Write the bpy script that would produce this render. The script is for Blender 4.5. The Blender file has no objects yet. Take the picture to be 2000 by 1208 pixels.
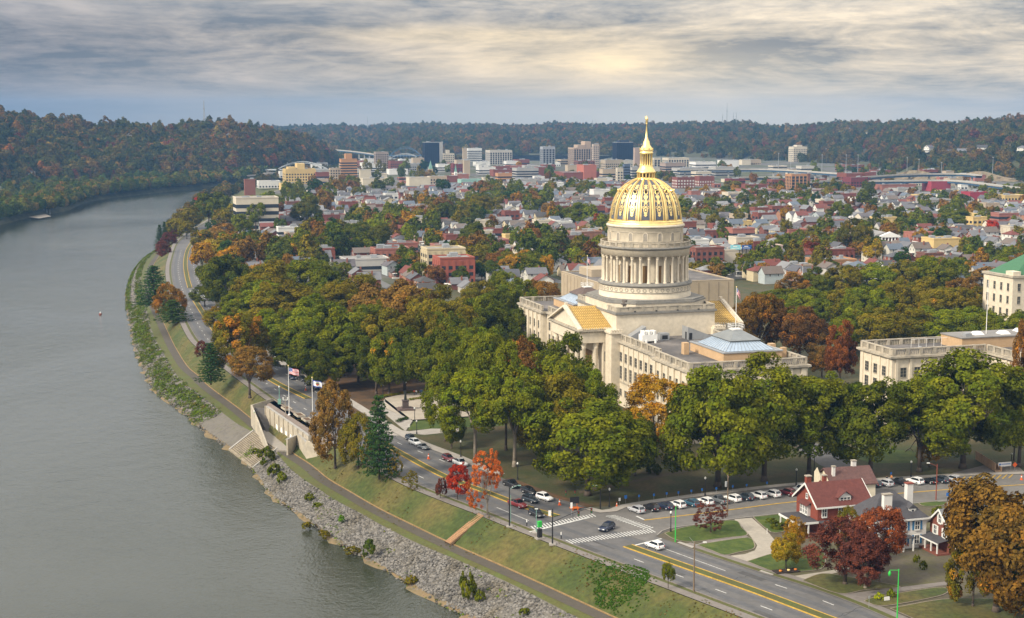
import bpy, math, random
import numpy as np
R = math.radians
S = bpy.context.scene
C = S.collection
random.seed(7)
rng = np.random.default_rng(11)

# ------------------------------------------------------------------ camera
H, FPX, TH = 90.0, 2900.0, math.atan(379.0/2900.0)
cam_d = bpy.data.cameras.new('camera')
cam = bpy.data.objects.new('camera', cam_d); C.objects.link(cam)
cam_d.sensor_width = 36.0; cam_d.lens = 36.0*FPX/2000.0
cam_d.clip_start = 1.0; cam_d.clip_end = 30000.0
cam.location = (0, 0, H); cam.rotation_euler = (math.pi/2-TH, 0, 0)
S.camera = cam

# ------------------------------------------------------------------ exposure
S.view_settings.view_transform = 'Standard'
S.view_settings.look = 'None'
S.view_settings.exposure = 0.36
S.view_settings.gamma = 1.0
S.cycles.max_bounces = 5; S.cycles.diffuse_bounces = 2; S.cycles.glossy_bounces = 3
S.cycles.transparent_max_bounces = 4; S.cycles.volume_bounces = 0
S.cycles.use_denoising = True

# ------------------------------------------------------------------ sun (soft: the bright part of an overcast sky)
SUN_EL, SUN_AZ = R(36), R(236)          # compass-like azimuth from +Y clockwise
sun_d = bpy.data.lights.new('sun', 'SUN'); sun_d.energy = 4.0; sun_d.angle = R(10)
sun_d.color = (1.0, 0.90, 0.74)
sun = bpy.data.objects.new('sun', sun_d); C.objects.link(sun)
import mathutils
_sd = mathutils.Vector((math.sin(SUN_AZ)*math.cos(SUN_EL), math.cos(SUN_AZ)*math.cos(SUN_EL), math.sin(SUN_EL)))
sun.rotation_euler = _sd.to_track_quat('Z', 'Y').to_euler()

# ------------------------------------------------------------------ node helpers
class NT:
    def __init__(s, tree): s.t = tree; s.n = tree.nodes; s.l = tree.links
    def new(s, k, **kw):
        n = s.n.new(k)
        for a, v in kw.items(): setattr(n, a, v)
        return n
    def put(s, sock, v):
        if v is None: return
        if hasattr(v, 'is_linked') or isinstance(v, bpy.types.NodeSocket): s.l.new(v, sock)
        else:
            if isinstance(v, (tuple, list)) and len(v) == 3 and sock.type == 'RGBA': v = (*v, 1)
            sock.default_value = v
    def math(s, op, a, b=None, c=None, clamp=False):
        n = s.new('ShaderNodeMath', operation=op, use_clamp=clamp)
        s.put(n.inputs[0], a); s.put(n.inputs[1], b)
        if c is not None: s.put(n.inputs[2], c)
        return n.outputs[0]
    def mix(s, f, a, b, mode='MIX'):
        n = s.new('ShaderNodeMix', data_type='RGBA', blend_type=mode); n.clamp_factor = True
        s.put(n.inputs[0], f); s.put(n.inputs[6], a); s.put(n.inputs[7], b)
        return n.outputs[2]
    def mapr(s, v, a, b, c=0.0, d=1.0, smooth=False):
        n = s.new('ShaderNodeMapRange'); n.clamp = True
        if smooth: n.interpolation_type = 'SMOOTHSTEP'
        s.put(n.inputs[0], v)
        for i, q in enumerate((a, b, c, d)): s.put(n.inputs[i+1], q)
        return n.outputs[0]
    def comb(s, x, y, z):
        n = s.new('ShaderNodeCombineXYZ')
        for i, q in enumerate((x, y, z)): s.put(n.inputs[i], q)
        return n.outputs[0]
    def noise(s, vec, scale, detail=3.0, rough=0.55, dist=0.0, out=0):
        n = s.new('ShaderNodeTexNoise')
        if vec is not None: s.put(n.inputs['Vector'], vec)
        s.put(n.inputs['Scale'], scale); s.put(n.inputs['Detail'], detail)
        s.put(n.inputs['Roughness'], rough); s.put(n.inputs['Distortion'], dist)
        return n.outputs[out]
    def vmul(s, v, k):
        n = s.new('ShaderNodeVectorMath', operation='MULTIPLY'); s.put(n.inputs[0], v); n.inputs[1].default_value = k
        return n.outputs[0]

# ------------------------------------------------------------------ world: Nishita light + a deck of stratus clouds
W = bpy.data.worlds.new('World'); S.world = W; W.use_nodes = True
W.node_tree.nodes.clear()
w = NT(W.node_tree)
co = w.new('ShaderNodeTexCoord').outputs['Generated']
sep = w.new('ShaderNodeSeparateXYZ'); w.put(sep.inputs[0], co)
X_, Y_, Z_ = sep.outputs
hor = w.math('SQRT', w.math('ADD', w.math('MULTIPLY', X_, X_), w.math('MULTIPLY', Y_, Y_)))
az = w.math('ARCTAN2', X_, Y_)                 # 0 ahead, + right
el = w.math('DIVIDE', Z_, w.math('MAXIMUM', hor, 0.02))
elw = w.math('POWER', w.math('MAXIMUM', el, 0.0), 0.75)
v1 = w.comb(w.math('MULTIPLY', az, 16.0), w.math('MULTIPLY', elw, 46.0), 0.0)
warp = w.noise(w.comb(w.math('MULTIPLY', az, 5.0), w.math('MULTIPLY', elw, 20.0), 3.7), 1.0, 2.0, out=1)
vw = w.new('ShaderNodeVectorMath', operation='MULTIPLY_ADD')
w.put(vw.inputs[0], warp); vw.inputs[1].default_value = (1.6, 1.3, 0); w.put(vw.inputs[2], v1)
n1 = w.noise(vw.outputs[0], 0.75, 9.0, 0.66)
n2 = w.noise(w.vmul(vw.outputs[0], (0.30, 0.34, 1)), 1.0, 5.0, 0.55)
n3 = w.noise(w.vmul(vw.outputs[0], (1.8, 3.4, 1)), 1.0, 6.0, 0.62)
cl = w.math('ADD', w.math('ADD', w.math('MULTIPLY', n1, 0.44), w.math('MULTIPLY', n2, 0.42)), w.math('MULTIPLY', n3, 0.14))
# thin cloud far down, thick streaks higher up
amt = w.mapr(el, 0.002, 0.030, 0.22, 1.0, smooth=True)
clm = w.mapr(cl, 0.42, 0.59, 0.0, 1.0)
lowcol = w.mix(w.mapr(az, -0.34, 0.10), (0.125, 0.155, 0.195), (0.50, 0.475, 0.41))
lowcol = w.mix(w.mapr(az, 0.14, 0.34), lowcol, (0.36, 0.36, 0.345))
midcol = w.mix(w.mapr(az, -0.34, 0.15), (0.088, 0.112, 0.158), (0.135, 0.155, 0.19))
dark = w.mix(w.mapr(el, 0.0, 0.045), lowcol, midcol)
bright = w.mix(w.mapr(az, -0.32, 0.14), (0.33, 0.30, 0.305), (0.78, 0.64, 0.47))
skyc = w.mix(w.math('MULTIPLY', clm, amt), dark, bright)
# broken glow where the sun stands behind the deck
def blob(a0, e0, sa, se):
    da = w.math('DIVIDE', w.math('SUBTRACT', az, a0), sa); de = w.math('DIVIDE', w.math('SUBTRACT', el, e0), se)
    r2 = w.math('ADD', w.math('MULTIPLY', da, da), w.math('MULTIPLY', de, de))
    return w.math('EXPONENT', w.math('MULTIPLY', r2, -1.0))
g = w.math('ADD', w.math('MULTIPLY', blob(0.055, 0.037, 0.115, 0.015), 0.55), w.math('MULTIPLY', blob(0.069, 0.0335, 0.022, 0.007), 0.40))
g = w.math('ADD', g, w.math('MULTIPLY', blob(-0.03, 0.053, 0.09, 0.006), 0.45))
g = w.math('ADD', g, w.math('MULTIPLY', blob(0.12, 0.006, 0.25, 0.02), 0.10))
gm = w.math('MULTIPLY', g, w.mapr(cl, 0.36, 0.56, 0.5, 1.0), clamp=True)
skyc = w.mix(gm, skyc, (1.0, 0.77, 0.46))
# the deck overhead, out of the picture, is thinner and brighter
hi = w.mapr(el, 0.055, 0.34, 0.0, 1.0)
skyc = w.mix(hi, skyc, (1.14, 1.10, 1.04))
nish = w.new('ShaderNodeTexSky', sky_type='NISHITA'); nish.sun_disc = False
nish.sun_elevation = SUN_EL; nish.sun_rotation = SUN_AZ; nish.air_density = 1.0; nish.dust_density = 1.5
mixn = w.mix(1.0, w.mix(0.0, skyc, skyc), w.mix(1.0, nish.outputs[0], (0.012, 0.012, 0.012), 'MULTIPLY'), 'ADD')
tot = w.mix(1.0, mixn, (10.0, 10.0, 10.0), 'MULTIPLY')
bg = w.new('ShaderNodeBackground'); w.put(bg.inputs[0], tot); bg.inputs[1].default_value = 0.1
out = w.new('ShaderNodeOutputWorld'); w.l.new(bg.outputs[0], out.inputs[0])

# ------------------------------------------------------------------ picture <-> ground survey (photo is 2000 px wide)
_c, _s = math.cos(TH), math.sin(TH)
def ray(u, v):
    a, b = (u-1000.0)/FPX, -(v-604.0)/FPX
    return (a, b*_s + _c, b*_c - _s)
def P(u, v, z=0.0):                      # point of the level z seen at photo pixel u, v
    d = ray(u, v); t = (z-H)/d[2]
    return (d[0]*t, d[1]*t, z)
def Q(u, v, Y):                          # point at ground distance Y seen at photo pixel u, v
    d = ray(u, v); t = Y/d[1]
    return (d[0]*t, Y, H+d[2]*t)
def X_at(u, Y, z=0.0):
    # world x of photo column u at ground distance Y and height z
    depth = Y*_c - (z-H)*_s
    return (u-1000.0)/FPX*depth
def proj(x, y, z):
    depth = y*_c - (z-H)*_s; up = y*_s + (z-H)*_c
    return 1000+FPX*x/depth, 604-FPX*up/depth

# ------------------------------------------------------------------ materials
MAT = {}
def mat(name, col, rough=0.7, var=0.15, scale=0.5, metal=0.0, bump=0.0, bscale=None, col2=None, spec=0.35, detail=4.0, coat=0.0, objcol=False, fine=None, rng_=(0.35, 0.65)):
    """procedural surface: base colour broken up by object-space noise (value or towards col2)"""
    if name in MAT: return MAT[name]
    m = bpy.data.materials.new(name); m.use_nodes = True; m.node_tree.nodes.clear(); t = NT(m.node_tree)
    b = t.new('ShaderNodeBsdfPrincipled'); o = t.new('ShaderNodeOutputMaterial'); t.l.new(b.outputs[0], o.inputs[0])
    geo = t.new('ShaderNodeNewGeometry').outputs['Position']
    base = (*col, 1) if not objcol else t.new('ShaderNodeObjectInfo').outputs['Color']
    nz = t.noise(geo, scale, detail, 0.6)
    if col2 is not None:
        c = t.mix(t.mapr(nz, rng_[0], rng_[1]), base, (*col2, 1))
    else: c = base
    f = t.mapr(nz, 0.25, 0.75, 1-var, 1+var)
    if fine:
        nf = t.noise(geo, fine[0], 3.0, 0.6)
        f = t.math('MULTIPLY', f, t.mapr(nf, 0.25, 0.75, 1-fine[1], 1+fine[1]))
    c = t.mix(1.0, c, t.comb(f, f, f), 'MULTIPLY')
    t.put(b.inputs['Base Color'], c)
    b.inputs['Roughness'].default_value = rough; b.inputs['Metallic'].default_value = metal
    b.inputs['Specular IOR Level'].default_value = spec
    if coat: b.inputs['Coat Weight'].default_value = coat; b.inputs['Coat Roughness'].default_value = 0.08
    if bump:
        bp = t.new('ShaderNodeBump'); bp.inputs['Strength'].default_value = 1.0; bp.inputs['Distance'].default_value = bump
        t.put(bp.inputs['Height'], t.noise(geo, bscale or scale*4, 4.0, 0.6)); t.l.new(bp.outputs[0], b.inputs['Normal'])
    MAT[name] = m
    return m

# ------------------------------------------------------------------ objects
def tag(o, label=None, cat=None, group=None, kind=None):
    if label: o['label'] = label
    if cat: o['category'] = cat
    if group: o['group'] = group
    if kind: o['kind'] = kind
    return o
def empty(name, loc=(0, 0, 0), rz=0.0, label=None, cat=None, group=None):
    o = bpy.data.objects.new(name, None); C.objects.link(o); o.location = loc; o.rotation_euler = (0, 0, rz)
    o.empty_display_size = 0.5
    return tag(o, label, cat, group)
def link(name, me, parent=None, color=None, loc=None, rz=None):
    o = bpy.data.objects.new(name, me); C.objects.link(o)
    if parent is not None: o.parent = parent
    if color is not None: o.color = color
    if loc is not None: o.location = loc
    if rz is not None: o.rotation_euler = (0, 0, rz)
    return o
def kids(o):
    return KID.get(o, [])
def copy_tree(src, parent=None, loc=None, rz=None, scale=None):
    c = src.copy(); C.objects.link(c)
    if parent is not None: c.parent = parent
    if loc is not None: c.location = loc
    if rz is not None: c.rotation_euler = (0, 0, rz)
    if scale is not None: c.scale = scale
    for ch in src.children: copy_tree(ch, c)
    return c

class MB:
    """collects boxes, prisms, lathes and tubes into one mesh"""
    def __init__(s): s.v = []; s.f = []; s.m = []; s.sm = []; s.mi = 0; s.smooth = False
    def mesh(s, name, mats):
        me = bpy.data.meshes.new(name); me.from_pydata(s.v, [], s.f)
        for m in (mats if isinstance(mats, (list, tuple)) else [mats]): me.materials.append(m)
        me.polygons.foreach_set('material_index', s.m); me.polygons.foreach_set('use_smooth', s.sm)
        me.validate(); me.update(); return me
    def build(s, name, mats, parent=None, **kw):
        return link(name, s.mesh(name, mats), parent, **kw)
    def add(s, vs, fs):
        o = len(s.v); s.v += [tuple(map(float, p)) for p in vs]
        for f in fs: s.f.append([o+i for i in f]); s.m.append(s.mi); s.sm.append(s.smooth)
        return s
    def box(s, x0, x1, y0, y1, z0, z1, bottom=True):
        fs = [(4, 5, 6, 7), (0, 1, 5, 4), (1, 2, 6, 5), (2, 3, 7, 6), (3, 0, 4, 7)]
        if bottom: fs.append((3, 2, 1, 0))
        return s.add([(x0, y0, z0), (x1, y0, z0), (x1, y1, z0), (x0, y1, z0), (x0, y0, z1), (x1, y0, z1), (x1, y1, z1), (x0, y1, z1)], fs)
    def prism(s, pts, z0, z1, cap=True):           # pts counter-clockwise
        n = len(pts); vs = [(x, y, z0) for x, y in pts]+[(x, y, z1) for x, y in pts]
        fs = [(i, (i+1) % n, n+(i+1) % n, n+i) for i in range(n)]
        if cap: fs += [tuple(range(n, 2*n)), tuple(reversed(range(n)))]
        return s.add(vs, fs)
    def lathe(s, prof, n=32, cx=0, cy=0, a0=0.0, a1=2*math.pi, sm=True):   # prof [(r,z)] bottom to top
        full = abs(a1-a0-2*math.pi) < 1e-6; m = n if full else n+1
        vs = []
        for r, z in prof:
            for i in range(m):
                a = a0+(a1-a0)*i/n; vs.append((cx+r*math.cos(a), cy+r*math.sin(a), z))
        fs = []
        for k in range(len(prof)-1):
            for i in range(n):
                j = (i+1) % m if full else i+1
                fs.append((k*m+i, k*m+j, (k+1)*m+j, (k+1)*m+i))
        q = s.smooth; s.smooth = sm; s.add(vs, fs); s.smooth = q
        return s
    def cyl(s, x, y, z0, z1, r0, r1=None, n=10, cap=True):
        r1 = r0 if r1 is None else r1
        s.lathe([(r0, z0), (r1, z1)], n, x, y)
        if cap: s.add([(x+r1*math.cos(2*math.pi*i/n), y+r1*math.sin(2*math.pi*i/n), z1) for i in range(n)], [tuple(range(n))])
        return s
    def tube(s, p0, p1, r0, r1=None, n=6):
        r1 = r0 if r1 is None else r1
        a = mathutils.Vector(p0); b = mathutils.Vector(p1); d = (b-a).normalized()
        u = d.orthogonal().normalized(); v = d.cross(u)
        vs = [a+(u*math.cos(2*math.pi*i/n)+v*math.sin(2*math.pi*i/n))*r0 for i in range(n)]
        vs += [b+(u*math.cos(2*math.pi*i/n)+v*math.sin(2*math.pi*i/n))*r1 for i in range(n)]
        fs = [(i, (i+1) % n, n+(i+1) % n, n+i) for i in range(n)]+[tuple(range(n, 2*n)), tuple(reversed(range(n)))]
        q = s.smooth; s.smooth = n > 5; s.add(vs, fs); s.smooth = q
        return s
    def obox(s, c, ax, ay, hx, hy, z0, z1):       # box with its own ground axes
        pts = [(c[0]+ax[0]*i*hx+ay[0]*j*hy, c[1]+ax[1]*i*hx+ay[1]*j*hy) for i, j in ((-1, -1), (1, -1), (1, 1), (-1, 1))]
        return s.prism(pts, z0, z1)
def quads_mesh(name, V, mats, attr=None, smooth=False, n=4):
    """V: (k*n,3) array of independent n-gons"""
    k = len(V)//n; me = bpy.data.meshes.new(name)
    me.vertices.add(k*n); me.vertices.foreach_set('co', V.astype(np.float32).ravel())
    me.loops.add(k*n); me.loops.foreach_set('vertex_index', np.arange(k*n, dtype=np.int32))
    me.polygons.add(k); me.polygons.foreach_set('loop_start', np.arange(0, k*n, n, dtype=np.int32))
    for m in (mats if isinstance(mats, (list, tuple)) else [mats]): me.materials.append(m)
    if attr is not None:
        for nm, (arr, tp) in attr.items():
            a = me.attributes.new(nm, tp, 'FACE')
            if tp == 'FLOAT': a.data.foreach_set('value', arr.astype(np.float32))
            else: a.data.foreach_set('color', arr.astype(np.float32).ravel())
    me.update(calc_edges=True)
    return me
# ------------------------------------------------------------------ survey lines of the river bank and the boulevard
def line3(px, z): return [P(u, v, z) for u, v in px]
def smooth(pts, step=4.0):
    """Catmull-Rom through ground points, resampled every step metres"""
    p = np.array([q[:2] for q in pts], float)
    p = np.vstack([2*p[0]-p[1], p, 2*p[-1]-p[-2]]); out = []
    for i in range(1, len(p)-2):
        n = max(1, int(np.linalg.norm(p[i+1]-p[i])/step))
        for k in range(n):
            t = k/n
            out.append(0.5*((2*p[i])+(-p[i-1]+p[i+1])*t+(2*p[i-1]-5*p[i]+4*p[i+1]-p[i+2])*t*t+(-p[i-1]+3*p[i]-3*p[i+1]+p[i+2])*t**3))
    out.append(p[-2]); return np.array(out)
def normals(L):
    d = np.gradient(L, axis=0); d /= np.linalg.norm(d, axis=1)[:, None]+1e-9
    return np.stack([d[:, 1], -d[:, 0]], 1)            # right-hand side of travel
def offset(L, r): return L+normals(L)*r
def cut(L, y0, y1): return L[(L[:, 1] >= y0) & (L[:, 1] <= y1)]
def closest(A, B):
    """for each point of A the nearest point on polyline B, forced monotonic"""
    out = []; seg0 = B[:-1]; seg1 = B[1:]; d = seg1-seg0; L2 = (d**2).sum(1)+1e-9
    for a in A:
        t = np.clip(((a-seg0)*d).sum(1)/L2, 0, 1); q = seg0+d*t[:, None]; k = ((q-a)**2).sum(1).argmin(); out.append(q[k])
    return np.array(out)
def strip(name, rows, m, n_between=1, noise=0.0, parent=None, kind='structure', bulge=0.0):
    """rows: list of (N,3) arrays; lofts between consecutive rows"""
    rr = []
    for a, b in zip(rows[:-1], rows[1:]):
        for k in range(n_between):
            t = k/n_between; q = a*(1-t)+b*t
            if bulge: q = q.copy(); q[:, 2] += bulge*math.sin(math.pi*t)
            if noise and k: q = q.copy(); q += rng.normal(0, noise, q.shape)*np.array([1, 1, .6])
            rr.append(q)
    rr.append(rows[-1]); n = len(rr[0]); V = np.vstack(rr)
    F = []
    for k in range(len(rr)-1):
        for i in range(n-1): F.append((k*n+i, k*n+i+1, (k+1)*n+i+1, (k+1)*n+i))
    me = bpy.data.meshes.new(name); me.from_pydata(V.tolist(), [], F)
    for q in (m if isinstance(m, list) else [m]): me.materials.append(q)
    me.update()
    # face up
    if len(me.polygons) and sum(p.normal.z for p in me.polygons) < 0: me.flip_normals()
    o = link(name, me, parent)
    if kind: o['kind'] = kind
    return o
def lift(L, z): return np.column_stack([L, np.full(len(L), float(z))])
def sheet(name, pts, z, m, kind='structure', parent=None):
    me = bpy.data.meshes.new(name); v = [(p[0], p[1], z) for p in pts]
    a = sum(v[i][0]*v[(i+1) % len(v)][1]-v[(i+1) % len(v)][0]*v[i][1] for i in range(len(v)))
    if a < 0: v.reverse()
    me.from_pydata(v, [], [tuple(range(len(v)))]); me.materials.append(m); me.update()
    o = link(name, me, parent)
    if kind: o['kind'] = kind
    return o
def band(name, L, r0, r1, z, m, kind='structure', parent=None):
    return strip(name, [lift(offset(L, r0), z), lift(offset(L, r1), z)], m, parent=parent, kind=kind)

E_px = [(1800,1325),(1493,1206),(1355,1154),(1200,1095),(1095,1055),(1024,1028),(959,1002),(880,972),(814,945),(747,910),(670,862),(605,822),(540,780),(470,730),(420,690),(385,661),(354,601),(340,560),(335,527),(339,502),(349,475),(369,457),(395,440),(430,420),(480,398),(560,368),(660,342),(800,322),(950,313)]
F_px = [(2000,1322),(1850,1260),(1673,1182),(1570,1145),(1445,1106),(1295,1054),(1144,992),(1079,973),(996,942),(884,895),(790,857),(720,815),(640,765),(580,730),(537,707),(480,662),(437,624),(414,581),(394,532),(389,509),(385,487),(388,470),(402,452),(436,427)]
S_px = [(1180,1400),(905,1208),(850,1182),(770,1128),(700,1088),(640,1052),(590,1012),(530,972),(488,915),(447,880),(400,847),(355,807),(300,764),(275,715),(262,680),(255,640),(248,600),(250,560),(262,530),(282,505),(305,489),(320,472),(338,447),(358,420),(390,396),(440,374),(520,356),(620,338),(720,326),(830,317),(950,311)]
R_px = [(1400,1345),(1130,1208),(1000,1142),(901,1098),(814,1061),(745,1026),(699,1000),(659,980),(624,957),(572,921),(535,880),(495,846),(457,824),(400,779),(351,740),(319,690),(297,648),(285,600),(275,560),(278,521),(294,500),(312,487),(330,468),(350,444),(372,418),(405,394),(455,373),(535,354),(630,337),(730,325),(850,316),(960,310)]
C_px = [(1420,1320),(1185,1210),(1000,1124),(866,1064),(800,1032),(728,996),(670,962),(630,938),(597,911),(556,884),(530,862),(495,832),(457,800),(400,757),(379,736),(357,716),(334,678),(319,646),(307,619),(294,590),(288,560),(293,525),(305,503),(322,485)]
LE = smooth(line3(E_px, 0)); LF = smooth(line3(F_px, 0)); LS = smooth(line3(S_px, -10)); LR = smooth(line3(R_px, -6)); LC = smooth(line3(C_px, -5.5))

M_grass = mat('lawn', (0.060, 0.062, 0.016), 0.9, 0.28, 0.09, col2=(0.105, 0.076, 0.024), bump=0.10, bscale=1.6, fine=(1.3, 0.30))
M_grassd = mat('shaded_lawn', (0.040, 0.052, 0.013), 0.9, 0.30, 0.10, col2=(0.062, 0.046, 0.018), bump=0.08, bscale=1.8, fine=(1.1, 0.28))  # lawn under the trees, dappled tree shade mixed into its colour
M_grassg = mat('fresh_lawn', (0.040, 0.072, 0.008), 0.9, 0.30, 0.25, col2=(0.062, 0.080, 0.012), bump=0.05, bscale=2.0, fine=(1.5, 0.22))
M_slope = mat('bank_grass', (0.050, 0.072, 0.012), 0.9, 0.30, 0.06, col2=(0.088, 0.070, 0.020), bump=0.16, bscale=1.3, fine=(0.9, 0.38))
M_verge = mat('worn_verge', (0.085, 0.080, 0.022), 0.9, 0.25, 0.2, col2=(0.060, 0.072, 0.016), fine=(1.6, 0.22))
M_asph = mat('asphalt', (0.110, 0.106, 0.104), 0.85, 0.16, 0.07, bump=0.01, bscale=8, fine=(0.55, 0.16), spec=0.3)
M_asphc = mat('side_street_asphalt', (0.135, 0.127, 0.118), 0.85, 0.16, 0.10, fine=(0.5, 0.16))
M_path = mat('path_asphalt', (0.074, 0.063, 0.048), 0.9, 0.12, 0.5, fine=(1.5, 0.14))
M_walk = mat('sidewalk_concrete', (0.30, 0.275, 0.245), 0.9, 0.14, 0.4, fine=(1.2, 0.10))
M_walkd = mat('old_sidewalk', (0.17, 0.15, 0.135), 0.9, 0.16, 0.4, fine=(1.2, 0.12))
M_conc = mat('concrete', (0.36, 0.32, 0.26), 0.85, 0.18, 0.25, col2=(0.24, 0.21, 0.17), fine=(1.1, 0.12))
M_yel = mat('yellow_paint', (0.40, 0.25, 0.040), 0.85, 0.30, 0.9)
M_wht = mat('white_paint', (0.50, 0.50, 0.48), 0.8, 0.30, 1.2, fine=(4, .25))
M_dirt = mat('shore_clay', (0.24, 0.165, 0.085), 0.95, 0.35, 0.5, col2=(0.10, 0.085, 0.045), bump=0.25, bscale=1.3)
M_rockbed = mat('riprap_bed', (0.13, 0.118, 0.10), 0.95, 0.30, 0.35, col2=(0.07, 0.068, 0.04), bump=0.3, bscale=1.5, rng_=(0.55, 0.75))
M_city = mat('town_ground', (0.105, 0.098, 0.090), 0.95, 0.30, 0.012, col2=(0.050, 0.056, 0.022), fine=(0.06, 0.35), rng_=(0.45, 0.55))
M_leaflitter = mat('leaf_litter', (0.060, 0.040, 0.022), 0.95, 0.30, 0.12, col2=(0.10, 0.052, 0.020), fine=(1.1, 0.25))

# ---- town side: one flat sheet from the boulevard edge to beyond the hills
NS = len(LE)
far = [(2600, 6500), (3400, 1500), (700, 60), (120, 150)]
land = [tuple(p) for p in LE]+[tuple(p) for p in [(150, 2900), (260, 3400), (-700, 3600), (-2200, 6500)]]+far
sheet('ground', land, 0.0, M_city)

# ---- the bank in strips, boulevard edge down to the river
zE = lift(offset(LE, 0), 0.0)
Ein = LE
b_walk0 = offset(LE, -1.3); b_walk1 = offset(LE, -3.3)
WL = offset(LE, -3.6)
near = lambda A, B, z: lift(closest(A, B), z)
CR = offset(LC, 1.5); CL = offset(LC, -1.5)          # path edges: right = land side
lowy = LC[-1][1]
mask = LE[:, 1] <= lowy-6
Am = WL[mask]
strip('grass_bank', [lift(Am, -0.02), near(Am, CR, -5.45)], M_slope, 8, 0.10, bulge=0.35)
band('riverside_path', LC, -1.55, 1.55, -5.42, M_path)
strip('path_kerb', [lift(offset(LC, 1.5), -5.44), lift(offset(LC, 1.5), -5.16), lift(offset(LC, 1.72), -5.16), lift(offset(LC, 1.72), -5.60)], mat('worn_yellow_kerb', (0.24, 0.16, 0.07), 0.9, 0.3, 0.6))
LCm = LC[LC[:, 1] < lowy-3]
strip('path_verge', [lift(offset(LCm, -1.5), -5.45), near(LCm, LR, -5.95)], M_verge, 2, 0.05)
# upstream of the path the bank is one slope down to the rocks
mask2 = LE[:, 1] >= lowy-14
Am2 = WL[mask2]
strip('upper_grass_bank', [lift(Am2, -0.03), near(Am2, LR, -5.97)], M_slope, 6, 0.12)
foot = closest(LR, LS)
rowR = lift(LR, -5.95); rowS = lift(foot, -10.0)
midS = rowR*0.14+rowS*0.86
strip('riprap_bed', [rowR, midS], M_rockbed, 6, 0.18)
nS = foot-LR; nS /= np.linalg.norm(nS, axis=1)[:, None]+1e-9
foot2 = foot+nS*(0.9*np.sin(LR[:, 1]*0.33)+0.8*np.sin(LR[:, 1]*0.71+1))[:, None]
strip('shore_clay', [midS, lift(foot2, -10.02), lift(foot+nS*9, -13.5)], M_dirt, 3, 0.10)
def bankpoint(t, s, dz=0.0):
    """t along 0..len, s 0 (rock top) .. 1 (waterline)"""
    i = int(t); f = t-i; i = max(0, min(len(rowR)-2, i))
    a = rowR[i]*(1-f)+rowR[i+1]*f; b = rowS[i]*(1-f)+rowS[i+1]*f
    q = a*(1-s)+b*s; return np.array([q[0], q[1], q[2]+dz])

# ---- boulevard
yE = (LE[:, 1] < 3000)
LEr = LE[LE[:, 1] < 1500]; road_rows = [lift(LEr, 0.02), near(LEr, LF, 0.02)]
strip('boulevard', road_rows, M_asph)
band('verge_strip', LE, -1.35, -0.15, 0.03, M_verge)
band('riverside_sidewalk', LE, -3.5, -1.3, 0.06, M_walkd)
strip('river_kerb', [lift(offset(LE, -0.0), 0.0), lift(offset(LE, -0.0), 0.14), lift(offset(LE, -0.22), 0.14), lift(offset(LE, -0.22), 0.0)], M_walkd)

# ---- median: grass with yellow kerbs
def median(px, wid, zt=0.14):
    L = smooth(line3(px, 0), 3.0); h = wid/2
    band('median_grass', L, -h+0.28, h-0.28, 0.15, M_verge)
    for sgn in (-1, 1):
        strip('median_kerb', [lift(offset(L, sgn*(h-0.30)), 0.0), lift(offset(L, sgn*(h-0.26)), 0.18), lift(offset(L, sgn*h), 0.18), lift(offset(L, sgn*(h+0.02)), 0.03)], M_yel)
median([(1226,1067),(1330,1104),(1480,1157),(1613,1207),(1760,1262)], 2.6)
median([(1087,1009),(1027,991),(948,961),(866,930),(778,883),(722,851)], 2.3)
median([(602,779),(560,759),(532,744),(512,731),(460,690),(419,645),(381,588)], 2.5)
median([(371,563),(365,540),(362,515),(366,490),(378,470)], 2.5)

# ---- lawns of the statehouse grounds
def px_poly(px): return [P(u, v, 0)[:2] for u, v in px]
g1 = [tuple(p) for p in offset(cut(LF, 334, 1050), 0.3)]
grounds = g1+[tuple(p) for p in px_poly([(520, 560), (1020, 556), (1130, 545), (1450, 545), (2200, 560)])]+px_poly([(2060, 920), (1871, 930), (1701, 940), (1548, 949), (1390, 967), (1250, 986)])
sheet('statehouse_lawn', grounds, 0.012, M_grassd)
sheet('leaf_littered_ground', px_poly([(700,815),(790,768),(905,770),(1010,700),(1250,640),(1120,600),(560,610),(560,690),(620,745)]), 0.024, M_leaflitter)
sheet('lawn_patch', px_poly([(520,700),(545,690),(575,700),(640,740),(618,748),(575,722),(540,704)]), 0.030, M_grassg)
sheet('lawn_patch', px_poly([(795,833),(803,824),(880,815),(985,815),(985,832),(800,840)]), 0.030, M_grassg)
sheet('lawn_patch', px_poly([(1655,880),(1700,872),(1800,885),(1790,905),(1700,905),(1668,893)]), 0.030, M_grassg)
sheet('lawn_patch', px_poly([(1300,880),(1370,872),(1440,882),(1420,905),(1340,912),(1290,897)]), 0.030, M_grass)
# statehouse side pavement: pale concrete west, brown verge east
LFc = cut(LF, 352, 620)
band('statehouse_sidewalk', cut(LF, 364, 545), 0.2, 3.2, 0.10, M_walk)
band('statehouse_sidewalk', cut(LF, 545, 700), 0.3, 2.6, 0.10, M_walk)
band('worn_verge', cut(LF, 334, 364), 0.2, 2.6, 0.05, M_leaflitter)
band('far_kerb', cut(LF, 334, 1100), -0.05, 0.18, 0.115, M_walkd)
band('far_sidewalk', cut(LF, 236, 306), 1.6, 3.4, 0.06, M_walkd)
band('far_kerb', cut(LF, 236, 307), -0.05, 0.2, 0.12, M_walkd)

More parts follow.
